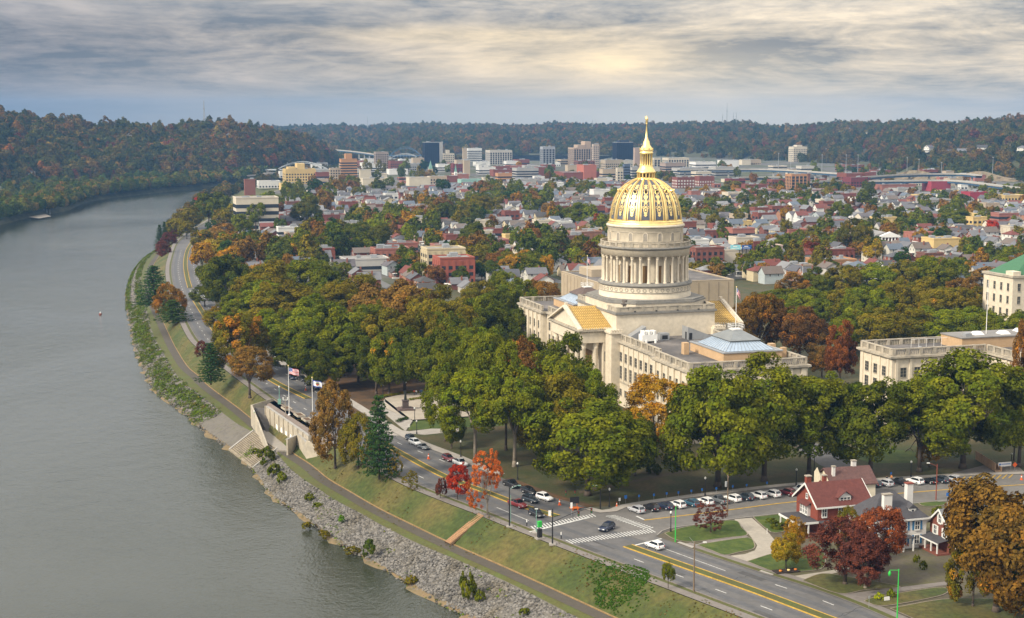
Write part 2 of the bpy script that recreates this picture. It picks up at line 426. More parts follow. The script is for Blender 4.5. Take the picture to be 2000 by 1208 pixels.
# ---- side street with its angled parking, and its pavements
G1 = smooth(line3([(1140,996),(1172,1003),(1205,1000),(1224,992),(1300,980),(1390,968),(1548,950),(1701,941),(1871,931),(2000,927),(2150,921)], 0), 3.0)
G2 = smooth(line3([(1283,1046),(1292,1038),(1309,1032),(1370,1024),(1434,1014),(1553,1001),(1700,990),(1825,981),(1874,976),(2000,966),(2150,955)], 0), 3.0)
st = [tuple(p) for p in G1]+[tuple(p) for p in G2[::-1]]+px_poly([(1272,1062),(1120,1010)])
sheet('side_street', st, 0.035, M_asphc)
band('street_sidewalk', G1, -2.6, -0.15, 0.10, M_walk)
band('street_kerb', G1, -0.18, 0.05, 0.13, M_walkd)
band('street_kerb', G2, -0.05, 0.2, 0.13, M_walk)
# asphalt drives inside the grounds
sheet('grounds_drive', px_poly([(1570,860),(1600,868),(1640,892),(1712,938),(1668,944),(1600,908),(1560,880)]), 0.05, M_asph)
sheet('grounds_walk', px_poly([(1848,930),(1862,924),(1940,905),(1990,912),(2000,922),(1905,928)]), 0.04, M_walkd)
sheet('grounds_path', px_poly([(1130,960),(1400,905),(1560,870),(1564,873),(1404,909),(1132,965)]), 0.04, mat('trodden_path',(0.07,0.055,0.035),0.95,0.2,0.4))
# statue plaza and its broad steps
M_plaza = mat('plaza_paving', (0.36, 0.315, 0.255), 0.85, 0.12, 0.3, fine=(0.9, 0.08))
plz = px_poly([(752,780),(800,770),(870,768),(930,778),(985,812),(930,815),(806,823),(752,800)])
sheet('plaza', plz, 0.40, M_plaza)
stp = MB()
a0, a1 = P(752, 782)[:2], P(806, 825)[:2]; dn = np.array(P(735, 800)[:2])-np.array(a0)
for k in range(5):
    f0, f1 = k*0.17, (k+1)*0.17
    q = [np.array(a0)+dn*f0, np.array(a1)+dn*f0, np.array(a1)+dn*f1, np.array(a0)+dn*f1]
    stp.prism([tuple(x) for x in q][::-1], 0.0, 0.40-0.07*k)
o = stp.build('plaza_steps', M_walk); o['kind'] = 'structure'
sheet('plaza_walk', px_poly([(742,836),(800,843),(842,838),(905,838),(905,842),(830,850),(806,848),(800,852),(765,851),(735,843)]), 0.055, M_walk)

# ---- road markings
mk = MB()
def dash(u0, v0, u1, v1, wd=0.16, z=0.075):
    a = np.array(P(u0, v0)[:2]); b = np.array(P(u1, v1)[:2]); d = (b-a)/np.linalg.norm(b-a); n = np.array([-d[1], d[0]])*wd/2
    mk.add([(*(a-n), z), (*(b-n), z), (*(b+n), z), (*(a+n), z)], [(0, 1, 2, 3)])
def dashes_along(L, off, y0, y1, ln=3.0, gap=9.0, ph=0.0, wd=0.22, skip=()):
    q = cut(offset(L, off), y0, y1); d = np.r_[0, np.cumsum(np.linalg.norm(np.diff(q, axis=0), axis=1))]
    s0 = ph
    while s0+ln < d[-1]:
        pts = [np.array([np.interp(s, d, q[:, 0]), np.interp(s, d, q[:, 1])]) for s in (s0, s0+ln)]
        if not any(a < pts[0][1] < b for a, b in skip):
            a, b = pts; dd = (b-a)/np.linalg.norm(b-a); n = np.array([-dd[1], dd[0]])*wd/2
            mk.add([(*(a-n), 0.075), (*(b-n), 0.075), (*(b+n), 0.075), (*(a+n), 0.075)], [(0, 1, 2, 3)])
        s0 += ln+gap
dashes_along(LE, 3.8, 230, 305, ph=1.5)
dashes_along(LE, 3.8, 338, 1000, ph=4)
dashes_along(LF, -3.8, 230, 285, ph=2)
dashes_along(LF, -3.9, 365, 1000, ph=3)
dash(1034,1040,1149,1012,0.6)
mk.mi = 0
dash(970,992,1033,1018,0.18)
dash(1299,1073,1417,1116,0.18); dash(1240,1066,1292,1053,0.5)
dash(1243,1009,1258,1016,0.5)
# zebra bars
def zebra(p0, p1, p2, p3, n, fill=0.40):          # p0->p1 one long side, p3->p2 the other
    a, b, c, d = [np.array(P(*p)[:2]) for p in (p0, p1, p2, p3)]
    for i in range(n):
        t0 = i/n; t1 = (i+fill)/n
        q = [a+(b-a)*t0, a+(b-a)*t1, d+(c-d)*t1, d+(c-d)*t0]
        mk.add([(*x, 0.077) for x in q], [(0, 1, 2, 3)])
zebra((1036,1029),(1160,1004),(1168,1009),(1044,1036), 21)
zebra((1104,1056),(1272,1033),(1285,1040),(1118,1063), 27)
zebra((1182,1009),(1266,1037),(1280,1032),(1202,1007), 15)
zebra((371,568),(407,566),(408,569),(372,571), 12); zebra((377,580),(413,577),(414,580),(378,584), 12)
mk.build('white_road_marking', M_wht)['kind'] = 'structure'
mk = MB()
LY = smooth(line3([(1258,1017),(1400,1000),(1550,981),(1701,969),(1880,955),(2060,944)], 0), 4)
yl = strip('yellow_road_marking', [lift(offset(LY, -0.28), 0.08), lift(offset(LY, 0.28), 0.08)], M_yel)
# worn hatching of the loading bay
for k in range(9):
    dash(1885+k*12, 932-k*0.9, 1874+k*12, 943-k*1.0, 0.35, 0.08)
mk.build('yellow_hatching', M_yel)['kind'] = 'structure'
# wear on the carriageway: long darker wheel tracks
M_track = mat('wheel_worn_asphalt', (0.086, 0.086, 0.090), 0.8, 0.12, 0.2, fine=(0.8, 0.12))
for off in (1.4, 5.4):
    band('worn_lane', cut(LE, 230, 1000), off, off+1.5, 0.030, M_track)
    band('worn_lane', cut(LF, 230, 1000), -off-1.5, -off, 0.030, M_track)

# patched and cracked asphalt
M_patch = mat('patched_asphalt', (0.070, 0.068, 0.068), 0.9, 0.2, 0.3, fine=(1.0, 0.15)); g0 = np.random.default_rng(12); q = MB(); qc = MB()
for k in range(34):
    y = g0.uniform(240, 560); i = int(np.argmin(abs(LE[:, 1]-y))); d = LE[i+1]-LE[i]; d = d/np.linalg.norm(d); n = np.array([d[1], -d[0]]); c = LE[i]+n*g0.choice([g0.uniform(1, 7), g0.uniform(11, 16)])
    if k < 16: l_, w_ = g0.uniform(.8, 4), g0.uniform(.3, 1.0); q.add([(*(c+d*a*l_+n*b*w_*g0.uniform(.8, 1.1)), .034) for a, b in ((-1, -1), (1, -1), (1, 1), (-1, 1))], [(0, 1, 2, 3)])
    else:
        dr = n if g0.random() < .6 else d; sd = np.array([-dr[1], dr[0]]); p_ = c-dr*3
        for j in range(8):
            p2 = p_+dr*.9+sd*g0.normal()*.35; qc.add([(*(p_-sd*.05), .036), (*(p2-sd*.05), .036), (*(p2+sd*.05), .036), (*(p_+sd*.05), .036)], [(0, 1, 2, 3)]); p_ = p2
q.build('asphalt_patch', M_patch)['kind'] = 'structure'; qc.build('asphalt_crack', mat('crack_tar', (0.03, 0.03, 0.03), 0.8, 0.1, 1))['kind'] = 'structure'
# ---- river
wm = bpy.data.materials.new('river_water'); wm.use_nodes = True; wm.node_tree.nodes.clear(); t = NT(wm.node_tree)
b = t.new('ShaderNodeBsdfPrincipled'); o = t.new('ShaderNodeOutputMaterial'); t.l.new(b.outputs[0], o.inputs[0])
geo = t.new('ShaderNodeNewGeometry').outputs['Position']
gv = t.vmul(geo, (1.0, 0.55, 1.0))
b.inputs['Base Color'].default_value = (0.028, 0.032, 0.018, 1)
b.inputs['IOR'].default_value = 1.36
patch = t.noise(t.vmul(geo, (0.006, 0.0035, 1)), 1.0, 4.0, 0.6, 0.8)
t.put(b.inputs['Roughness'], t.mapr(patch, 0.35, 0.65, 0.05, 0.16))
n_a = t.noise(gv, 0.22, 3.0, 0.55); n_b = t.noise(gv, 1.1, 4.0, 0.65); n_c = t.noise(gv, 0.045, 2.0, 0.5)
hgt = t.math('ADD', t.math('MULTIPLY', n_a, 0.55), t.math('ADD', t.math('MULTIPLY', n_b, 0.42), t.math('MULTIPLY', n_c, 0.5)))
bp = t.new('ShaderNodeBump'); t.put(bp.inputs['Strength'], 1.0); bp.inputs['Distance'].default_value = 0.42
t.put(bp.inputs['Height'], t.math('MULTIPLY', hgt, t.mapr(patch, 0.35, 0.65, 0.55, 1.15))); t.l.new(bp.outputs[0], b.inputs['Normal'])
sheet('river_water', [(-900, 60), (200, 60), (200, 300), (400, 2500), (600, 4200), (-2600, 4200), (-900, 1000)], -10.0, wm)

# ---- far bank: flat strip with bank, under the wooded ridge
T_px = [(-700,640),(-300,520),(0,440),(60,425),(130,412),(165,397),(215,388),(300,378),(400,367),(455,360),(520,350),(620,331),(710,316),(800,307),(900,301)]
LT = smooth(line3(T_px, -10), 12.0)
nT = -normals(LT)
bank_up = LT+nT*11
strip('far_bank', [lift(LT-nT*6, -12), lift(LT, -9.9), lift(bank_up, -0.5)], mat('far_bank_scrub', (0.035, 0.042, 0.016), 0.95, 0.4, 0.08, col2=(0.055, 0.05, 0.022), fine=(0.4, 0.3)), 2)
fl = [tuple(p) for p in bank_up]+[(300, 5000), (-1500, 6300), (-3500, 4000), (-2000, 500)]
sheet('far_ground', fl, -0.5, mat('far_flat', (0.045, 0.055, 0.022), 0.95, 0.35, 0.02, col2=(0.08, 0.075, 0.05), fine=(0.1, 0.3)))
FHL = smooth(line3([(120,381),(200,371),(255,364),(330,356),(400,349),(473,343),(540,337)], 0.6), 12); band('far_highway', FHL, -9, 9, 0.6, M_conc); strip('highway_wall', [lift(offset(FHL, -9), 3.6) if False else lift(offset(FHL, 9.2), -1), lift(offset(FHL, 9.2), 1.4)], M_conc); strip('highway_wall', [lift(offset(FHL, -9.2), -1), lift(offset(FHL, -9.2), 1.4)], M_conc)
sheet('shore_sandbar', [P(u, v, -9.3)[:2] for u, v in [(52,424),(70,418),(90,419),(100,423),(76,427)]], -9.3, mat('sand', (0.4, 0.34, 0.27), 0.9, 0.1, 0.2))
# ------------------------------------------------------------------ statehouse, in its own frame: a runs right, b runs away
PHI = R(17.0)
CX, CY = 43.2, 480.0
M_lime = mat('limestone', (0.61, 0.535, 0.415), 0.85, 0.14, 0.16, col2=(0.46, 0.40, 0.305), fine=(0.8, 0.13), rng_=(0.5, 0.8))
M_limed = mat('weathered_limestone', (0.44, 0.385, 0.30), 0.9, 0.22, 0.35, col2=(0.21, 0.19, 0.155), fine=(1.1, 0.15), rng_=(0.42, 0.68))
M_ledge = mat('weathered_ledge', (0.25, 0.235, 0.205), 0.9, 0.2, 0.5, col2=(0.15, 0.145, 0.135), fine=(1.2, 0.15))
M_brick = mat('buff_brick', (0.46, 0.31, 0.175), 0.9, 0.10, 0.4, fine=(1.5, 0.08))
M_glass = mat('window_glass', (0.030, 0.034, 0.036), 0.15, 0.3, 0.4, spec=0.6)
M_bronze = mat('bronze_door', (0.17, 0.095, 0.030), 0.6, 0.15, 1.0)
M_roof = mat('tar_roof', (0.085, 0.080, 0.080), 0.9, 0.25, 0.10, col2=(0.14, 0.125, 0.115), fine=(0.8, 0.12))
M_gold = mat('gold_leaf', (1.0, 0.74, 0.31), 0.42, 0.22, 0.6, metal=0.85, bump=0.03, bscale=2.5, spec=0.5)
M_gtile = mat('gold_tile', (0.62, 0.42, 0.12), 0.55, 0.22, 0.9, metal=0.25)
M_lead = mat('lead_panel', (0.105, 0.115, 0.145), 0.6, 0.18, 0.5, metal=0.2)
M_sky = mat('skylight_glazing', (0.30, 0.37, 0.46), 0.25, 0.12, 0.35, spec=0.6, fine=(1.0, 0.1))
M_zinc = mat('zinc_roof', (0.22, 0.235, 0.24), 0.5, 0.12, 0.5, metal=0.3)
M_white = mat('painted_white', (0.72, 0.71, 0.68), 0.6, 0.06, 1.0)
M_grey = mat('grey_metal', (0.33, 0.34, 0.35), 0.55, 0.12, 0.6, metal=0.4)
M_black = mat('black_iron', (0.018, 0.018, 0.02), 0.5, 0.1, 1.0)

cap = empty('statehouse', (CX, CY, 0), PHI, 'cream limestone statehouse with a ribbed gold dome and columned drum rising above the trees', 'statehouse')
cur = cap
def part(name, mb, m, parent=None, **kw): return mb.build(name, m, cap if parent is None else parent, **kw)

# --- drum and dome
q = MB()
q.lathe([(14.9, 30.0), (14.9, 33.2), (14.75, 33.4), (14.75, 35.9)], 64)
part('drum_base', q, M_lime)
q = MB()                                       # frieze relief: rosettes and panels
q.lathe([(14.78, 34.0), (14.95, 34.1), (14.95, 34.25), (14.80, 34.3)], 64)
for k in range(48):
    a = 2*math.pi*k/48; c_, s_ = math.cos(a), math.sin(a)
    for j in range(8):
        b0 = 2*math.pi*j/8; b1 = 2*math.pi*(j+1)/8
        ps = []
        for rr, bb in ((0.62, b0), (0.62, b1), (0.40, b1), (0.40, b0)):
            t_ = rr*math.cos(bb); z_ = 35.0+rr*math.sin(bb); ps.append((14.86*c_-t_*s_, 14.86*s_+t_*c_, z_))
        q.add(ps, [(0, 1, 2, 3)])
part('drum_frieze', q, M_limed)
q = MB(); q.lathe([(14.75, 35.9), (15.25, 36.1), (15.3, 36.6), (14.9, 36.7), (14.9, 37.1), (12.0, 37.15)], 64)
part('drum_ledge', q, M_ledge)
q = MB(); q.lathe([(11.9, 37.1), (11.9, 46.0)], 64); part('drum_wall', q, M_lime)
cm = MB()
cm.lathe([(0.62, 0), (0.62, .22), (0.50, .4), (0.47, .5), (0.40, 7.5), (0.50, 7.65), (0.42, 7.7), (0.60, 8.1), (0.66, 8.15), (0.66, 8.4)], 12)
cme = cm.mesh('drum_column', M_lime)
for k in range(32):
    a = 2*math.pi*(k+0.5)/32 + math.pi/2
    link('column', cme, cap, loc=(13.65*math.cos(a), 13.65*math.sin(a), 37.1))
dm = MB(); dm.box(-0.68, 0.68, -0.10, 0.14, 0, 5.4); dme = dm.mesh('drum_door', M_bronze)
sm_ = MB(); sm_.box(-0.95, 0.95, -0.05, 0.28, 5.45, 5.85); sm_.box(-0.98, -0.72, -0.05, 0.18, 0, 5.45); sm_.box(0.72, 0.98, -0.05, 0.18, 0, 5.45)
sme = sm_.mesh('drum_door_frame', M_lime)
VIEW = math.atan2(CY, CX) + math.pi - PHI          # towards the camera, in the local frame
for k in range(16):
    a = VIEW + 2*math.pi*k/16
    d = link('door', dme, cap, loc=(11.85*math.cos(a), 11.85*math.sin(a), 37.15), rz=a+math.pi/2+math.pi)
    link('frame', sme, d)
q = MB(); q.lathe([(11.9, 45.6), (14.35, 45.6), (14.35, 47.3), (14.5, 47.4), (14.5, 47.6), (15.15, 48.0), (15.2, 48.35), (14.6, 48.5), (12.0, 48.5)], 64)
part('entablature', q, M_lime)
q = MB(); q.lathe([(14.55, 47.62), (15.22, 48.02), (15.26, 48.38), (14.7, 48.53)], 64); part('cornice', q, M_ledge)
q = MB(); q.lathe([(14.15, 48.5), (14.5, 48.5), (14.5, 48.75), (14.15, 48.75)], 64)
q.lathe([(14.1, 49.65), (14.55, 49.65), (14.55, 49.95), (14.1, 49.95), (14.1, 49.65)], 64)
for k in range(32):
    a = VIEW + 2*math.pi*(k+.5)/32; q.obox((14.33*math.cos(a), 14.33*math.sin(a)), (math.cos(a), math.sin(a)), (-math.sin(a), math.cos(a)), 0.26, 0.42, 48.6, 50.0)
    for j in range(1, 6):
        b_ = a+2*math.pi/32*j/6; q.obox((14.33*math.cos(b_), 14.33*math.sin(b_)), (math.cos(b_), math.sin(b_)), (-math.sin(b_), math.cos(b_)), 0.10, 0.12, 48.75, 49.65)
part('balustrade', q, M_limed)
q = MB(); q.lathe([(12.1, 48.4), (12.1, 53.9), (12.25, 54.0), (12.25, 54.3), (12.6, 54.6), (12.65, 55.1), (12.35, 55.3), (11.0, 55.5)], 64)
part('upper_drum', q, M_lime)
q = MB(); q.lathe([(12.12, 49.9), (12.2, 49.9), (12.2, 50.05), (12.12, 50.1)], 64); q.lathe([(12.12, 53.0), (12.2, 53.0), (12.2, 53.15), (12.12, 53.2)], 64)
q.lathe([(12.3, 54.32), (12.67, 54.62), (12.7, 54.85), (12.4, 54.9)], 64)
part('moulding', q, M_limed)
am = MB(); arc = [(0.62*math.cos(math.pi*i/8), 1.9+0.62*math.sin(math.pi*i/8)) for i in range(9)]
pts = [(0.62, 0.0)]+arc+[(-0.62, 0.0)]
am.add([(x, 0.06, z) for x, z in pts], [tuple(range(len(pts)))])
ame = am.mesh('arched_panel', mat('niche_stone', (0.30, 0.27, 0.225), 0.8, 0.15, 0.8))
fm = MB()
outer = [(x*1.30, z*1.0+0.18*(z > 1.85)) for x, z in pts]
fm.add([(x, 0.0, z) for x, z in pts]+[(x, 0.16, z) for x, z in pts]+[(x, 0.16, z) for x, z in outer]+[(x, 0.0, z) for x, z in outer],
       [(i+len(pts)*k, i+1+len(pts)*k, i+1+len(pts)*(k+1), i+len(pts)*(k+1)) for k in range(3) for i in range(len(pts)-1)])
fme = fm.mesh('arched_frame', M_lime)
for k in range(16):
    a = VIEW + 2*math.pi*k/16
    d = link('window', ame, cap, loc=(12.06*math.cos(a), 12.06*math.sin(a), 50.35), rz=a-math.pi/2)
    link('frame', fme, d)
# gold dome: shell of lead-coloured panels, gold ribs and ornament over it
prof = [(11.42, 56.3), (11.40, 57.6), (11.15, 59.3), (10.85, 60.9), (10.35, 62.6), (9.55, 64.5), (8.45, 66.0), (7.3, 67.1), (6.1, 68.0), (4.6, 68.9), (2.9, 69.6)]
pz = np.array(prof); tt = np.linspace(0, 1, len(pz)); t2 = np.linspace(0, 1, 41)
DP = np.stack([np.interp(t2, tt, pz[:, 0]), np.interp(t2, tt, pz[:, 1])], 1)
for _ in range(3): DP[1:-1] = (DP[:-2]+2*DP[1:-1]+DP[2:])/4
q = MB(); q.lathe([tuple(p) for p in DP], 72); dome = part('dome', q, M_lead)
dn_ = np.gradient(DP, axis=0); dn_ = np.stack([dn_[:, 1], -dn_[:, 0]], 1); dn_ /= np.linalg.norm(dn_, axis=1)[:, None]
def rib(q, a, halfang, out_, i0=0, i1=41):
    """a gold band up the dome, tapering with the dome"""
    vs = []
    for i in range(i0, i1):
        r, z = DP[i]+dn_[i]*out_; ri, zi = DP[i]-dn_[i]*0.05
        for aa, rr, zz in ((a-halfang, ri, zi), (a-halfang*0.92, r, z), (a+halfang*0.92, r, z), (a+halfang, ri, zi)):
            vs.append((rr*math.cos(aa), rr*math.sin(aa), zz))
    n = i1-i0; fs = []
    for i in range(n-1):
        for j in range(3): fs.append((i*4+j, i*4+j+1, i*4+4+j+1, i*4+4+j))
    q.smooth = False; q.add(vs, fs)
NB = 16
VB = VIEW
rm = MB()
for dd in (-0.066, 0.0, 0.066): rib(rm, dd, 0.014 if dd else 0.030, 0.20 if dd else 0.36)
rme = rm.mesh('dome_rib', M_gold)
for k in range(NB): link('rib', rme, dome, rz=VB+2*math.pi*(k+.5)/NB)
def dome_pt(i, a, o=0.12):
    f = i-int(i); i = int(i); p = DP[i]*(1-f)+DP[min(i+1, 40)]*f; nn = dn_[i]; r, z = p+nn*o
    return (r*math.cos(a), r*math.sin(a), z)
om = MB()
def ring_on_dome(q, i, a, rad, w_, n=12, o=0.16):
    z0 = DP[int(i)][1]; r0 = DP[int(i)][0]; ds = np.linalg.norm(DP[min(int(i)+1, 40)]-DP[int(i)])
    for j in range(n):
        ps = []
        for rr, k in ((rad, j), (rad, j+1), (rad-w_, j+1), (rad-w_, j)):
            t_ = 2*math.pi*k/n; ps.append(dome_pt(max(0, i+rr*math.sin(t_)/ds), a+.8*rr*math.cos(t_)/r0, o))
        q.add(ps, [(0, 1, 2, 3)])
def leaf(q, i0, i1, hw0, hw1, a=0.0, o=0.17):
    r0 = DP[int(i0)][0]; r1 = DP[int(i1)][0]
    hw0 *= .72; hw1 *= .72; q.add([dome_pt(i0, a-hw0/r0, o), dome_pt(i0, a+hw0/r0, o), dome_pt(i1, a+hw1/r1, o), dome_pt(i1, a-hw1/r1, o)], [(0, 1, 2, 3)])
for (i0, i1, h0, h1) in ((5.2, 6.2, .25, .75), (6.2, 7.0, .75, .55), (7, 8.2, .4, .9), (14.5, 16, .35, .8), (16, 17.5, .8, .35), (17.5, 19.5, .3, 1.0), (19.5, 20.6, 1.0, .7), (26, 27.4, .35, .8), (27.4, 28.6, .8, .5), (28.6, 30, .4, .85), (30, 31.2, .85, .35)):
    leaf(om, i0, i1, h0, h1)
ring_on_dome(om, 10.2, 0, 0.95, 0.28); ring_on_dome(om, 10.2, 0, 0.38, 0.36)
ring_on_dome(om, 14.0, 0, 0.7, 0.24, 10); ring_on_dome(om, 22.8, 0, 0.85, 0.34, 10)
for sg in (-1, 1):
    ring_on_dome(om, 12.2, sg*0.075, 0.4, 0.16, 8); ring_on_dome(om, 25.2, sg*0.07, 0.32, 0.16, 8); ring_on_dome(om, 16.8, sg*0.08, 0.38, 0.16, 8)
ome = om.mesh('dome_ornament', M_gold)
pm = MB()                                       # little hooded port holes
for j in range(10):
    b0, b1 = 2*math.pi*j/10, 2*math.pi*(j+1)/10; r0, z0 = DP[24]
    pm.add([(r0-0.1, .42*math.cos(b0), z0+.42*math.sin(b0)), (r0-0.1, .42*math.cos(b1), z0+.42*math.sin(b1)), (r0+0.75, .42*math.cos(b1), z0+.42*math.sin(b1)), (r0+0.75, .42*math.cos(b0), z0+.42*math.sin(b0))], [(0, 1, 2, 3)])
pme = pm.mesh('port_hood', M_gold)
hm = MB(); r0, z0 = DP[24]; hm.add([(r0+0.45, .38*math.cos(2*math.pi*j/10), z0+.38*math.sin(2*math.pi*j/10)) for j in range(10)], [tuple(range(10))]); hme = hm.mesh('port_hole', M_black)
for k in range(NB):
    link('ornament', ome, dome, rz=VB+2*math.pi*k/NB)
    if k % 1 == 0:
        link('port_hood', pme, dome, rz=VB+2*math.pi*k/NB); link('port_hole', hme, dome, rz=VB+2*math.pi*k/NB)
q = MB(); q.lathe([(12.1, 55.3), (12.15, 55.7), (11.75, 55.95), (11.9, 56.25), (11.75, 56.6), (11.3, 56.7), (11.55, 57.0)], 64); part('dome_base_ring', q, M_gold)
q = MB()
for k in range(NB):
    a = VB+2*math.pi*k/NB
    for i0, i1, hw in ((1, 1.8, 1.05),):
        r_ = DP[1][0]; q.add([dome_pt(i0, a-hw/r_, .1), dome_pt(i0, a+hw/r_, .1), dome_pt(i1, a+hw/r_, .1), dome_pt(i1, a-hw/r_, .1)], [(0, 1, 2, 3)])
part('dome_sill', q, M_gold)
# lantern
q = MB(); q.lathe([(3.3, 69.2), (3.25, 69.7), (2.75, 69.9), (2.75, 70.1)], 32); q.lathe([(2.7, 71.4), (3.1, 71.5), (3.15, 71.9), (2.85, 72.1), (2.6, 72.7), (2.2, 73.1), (2.15, 74.0)], 32)
for k in range(16):
    a = 2*math.pi*k/16; q.obox((2.75*math.cos(a), 2.75*math.sin(a)), (math.cos(a), math.sin(a)), (-math.sin(a), math.cos(a)), 0.18, 0.22, 69.9, 71.5)
part('lantern_base', q, M_gold)
q = MB(); q.cyl(0, 0, 69.8, 71.5, 2.2, n=24); q.cyl(0, 0, 74.0, 77.6, 1.15, n=16); part('lantern_core', q, mat('dark_gilding', (0.10, 0.065, 0.02), 0.6, 0.2, 1.0))
cm = MB(); cm.lathe([(.26, 0), (.2, .2), (.17, 3.2), (.27, 3.5), (.27, 3.6)], 8); cme2 = cm.mesh('lantern_column', M_gold)
for k in range(16):
    a = VIEW+2*math.pi*(k+.5)/16; link('lantern_column', cme2, cap, loc=(1.85*math.cos(a), 1.85*math.sin(a), 74.0))
q = MB(); q.lathe([(2.1, 77.55), (2.2, 77.7), (2.2, 78.1), (2.0, 78.2), (2.2, 78.7), (2.2, 79.2), (1.7, 79.6), (1.6, 79.9), (1.15, 80.4), (.95, 81.6), (.75, 81.8), (.55, 82.4), (.5, 82.7), (.36, 82.9), (.16, 87.0), (.30, 87.2), (.30, 87.45), (.18, 87.5)], 24)
for k in range(8):
    a = 2*math.pi*k/8; q.obox((2.1*math.cos(a), 2.1*math.sin(a)), (math.cos(a), math.sin(a)), (-math.sin(a), math.cos(a)), 0.18, 0.3, 78.6, 79.5)
part('spire', q, M_gold)
q = MB(); q.lathe([(.18, 87.4), (.36, 87.6), (.30, 88.2), (.48, 88.6), (.42, 89.0), (.16, 89.2), (.22, 89.4), (.18, 89.65), (0.02, 89.75)], 10)
q.tube((.3, 0, 88.8), (.55, 0, 88.2), .10); q.tube((-.3, 0, 88.7), (-.5, .2, 89.6), .09); part('eagle_finial', q, M_gold)

# --- octagonal plinth and square block
def octo(h, c): return [(h, -h+c), (h, h-c), (h-c, h), (-h+c, h), (-h, h-c), (-h, -h+c), (-h+c, -h), (h-c, -h)]
q = MB(); q.prism(octo(16.9, 7.0), 28.0, 31.2); part('plinth', q, M_lime)
q = MB(); q.prism(octo(17.1, 7.1), 31.2, 31.7); q.prism(octo(16.6, 6.9), 31.7, 32.2); part('plinth_coping', q, M_ledge)
BX, BY = 16.7, 18.0
q = MB(); q.box(-BX, BX, -BY, BY, 0.0, 28.3); part('central_block', q, M_lime)
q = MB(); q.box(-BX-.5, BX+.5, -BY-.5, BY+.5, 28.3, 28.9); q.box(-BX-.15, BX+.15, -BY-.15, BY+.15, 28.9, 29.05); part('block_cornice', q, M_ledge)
q = MB(); q.box(-BX+.6, BX-.6, -BY+.6, BY-.6, 29.05, 29.10); part('terrace_roof', q, M_roof)
def parapet(q, x0, x1, y0, y1, z, h=1.6, t=0.45, bay=4.3, sides='NESW', open_=True, cap_=True):
    """balustraded parapet round a rectangle: posts, rails and balusters"""
    runs = []
    if 'S' in sides: runs.append(((x0, y0+t/2), (x1, y0+t/2)))
    if 'N' in sides: runs.append(((x0, y1-t/2), (x1, y1-t/2)))
    if 'W' in sides: runs.append(((x0+t/2, y0+t), (x0+t/2, y1-t)))
    if 'E' in sides: runs.append(((x1-t/2, y0+t), (x1-t/2, y1-t)))
    for (ax, ay), (bx, by) in runs:
        L = math.hypot(bx-ax, by-ay); n = max(1, round(L/bay)); dx, dy = (bx-ax)/L, (by-ay)/L; px_, py_ = -dy, dx
        mid = ((ax+bx)/2, (ay+by)/2)
        q.obox(mid, (dx, dy), (px_, py_), L/2, t/2, z, z+.3); q.obox(mid, (dx, dy), (px_, py_), L/2, t/2+.05, z+h-.28, z+h)
        for k in range(n):
            s = L*(k+.5)/n
            q.obox((ax+dx*L*k/n+dx*.55, ay+dy*L*k/n+dy*.55), (dx, dy), (px_, py_), .55, t/2+.07, z+.02, z+h+.04)
            if open_:
                m_ = 6
                for j in range(1, m_):
                    ss = L*k/n+1.1+(L/n-1.1)*j/m_
                    q.obox((ax+dx*ss, ay+dy*ss), (dx, dy), (px_, py_), .13, .12, z+.3, z+h-.28)
            else:
                q.obox((ax+dx*(s+.5), ay+dy*(s+.5)), (dx, dy), (px_, py_), L/n/2-.6, t/2-.08, z+.3, z+h-.28)
        q.obox((bx-dx*.3, by-dy*.3), (dx, dy), (px_, py_), .3, t/2+.07, z+.02, z+h+.04)
q = MB(); parapet(q, -BX, BX, -BY, BY, 29.05, 1.55, .4, 4.0, open_=False); part('block_parapet', q, M_limed)
# shoulder ledges of the block at gable height
q = MB()
for sx in (-1, 1):
    for sy in (-1, 1):
        x0, x1 = sorted((sx*(BX-1.2), sx*(BX+2.2))); y0, y1 = sorted((sy*(BY-3.6), sy*(BY+1.6)))
        q.box(x0, x1, y0, y1, 0, 22.6)
part('corner_pier', q, M_lime)
q = MB()
for sx in (-1, 1):
    for sy in (-1, 1):
        x0, x1 = sorted((sx*(BX-1.2), sx*(BX+2.8))); y0, y1 = sorted((sy*(BY-4.2), sy*(BY+2.2)))
        q.box(x0, x1, y0, y1, 22.6, 23.2); q.box(x0+.4, x1-.4, y0+.4, y1-.4, 23.2, 23.7)
        for k in range(5): q.box(x0+.4+k*.85, x0+.8+k*.85, y0+.15, y0+.55, 23.2, 23.95); q.box(x0+.4+k*.85, x0+.8+k*.85, y1-.55, y1-.15, 23.2, 23.95)
part('pier_cap', q, M_lime)
# small dark drain openings under the parapet
q = MB()
for k in range(4): q.box(-11+k*7.2, -10.4+k*7.2, -BY-.55, -BY-.45, 28.95, 29.35)
part('drain_opening', q, M_black)
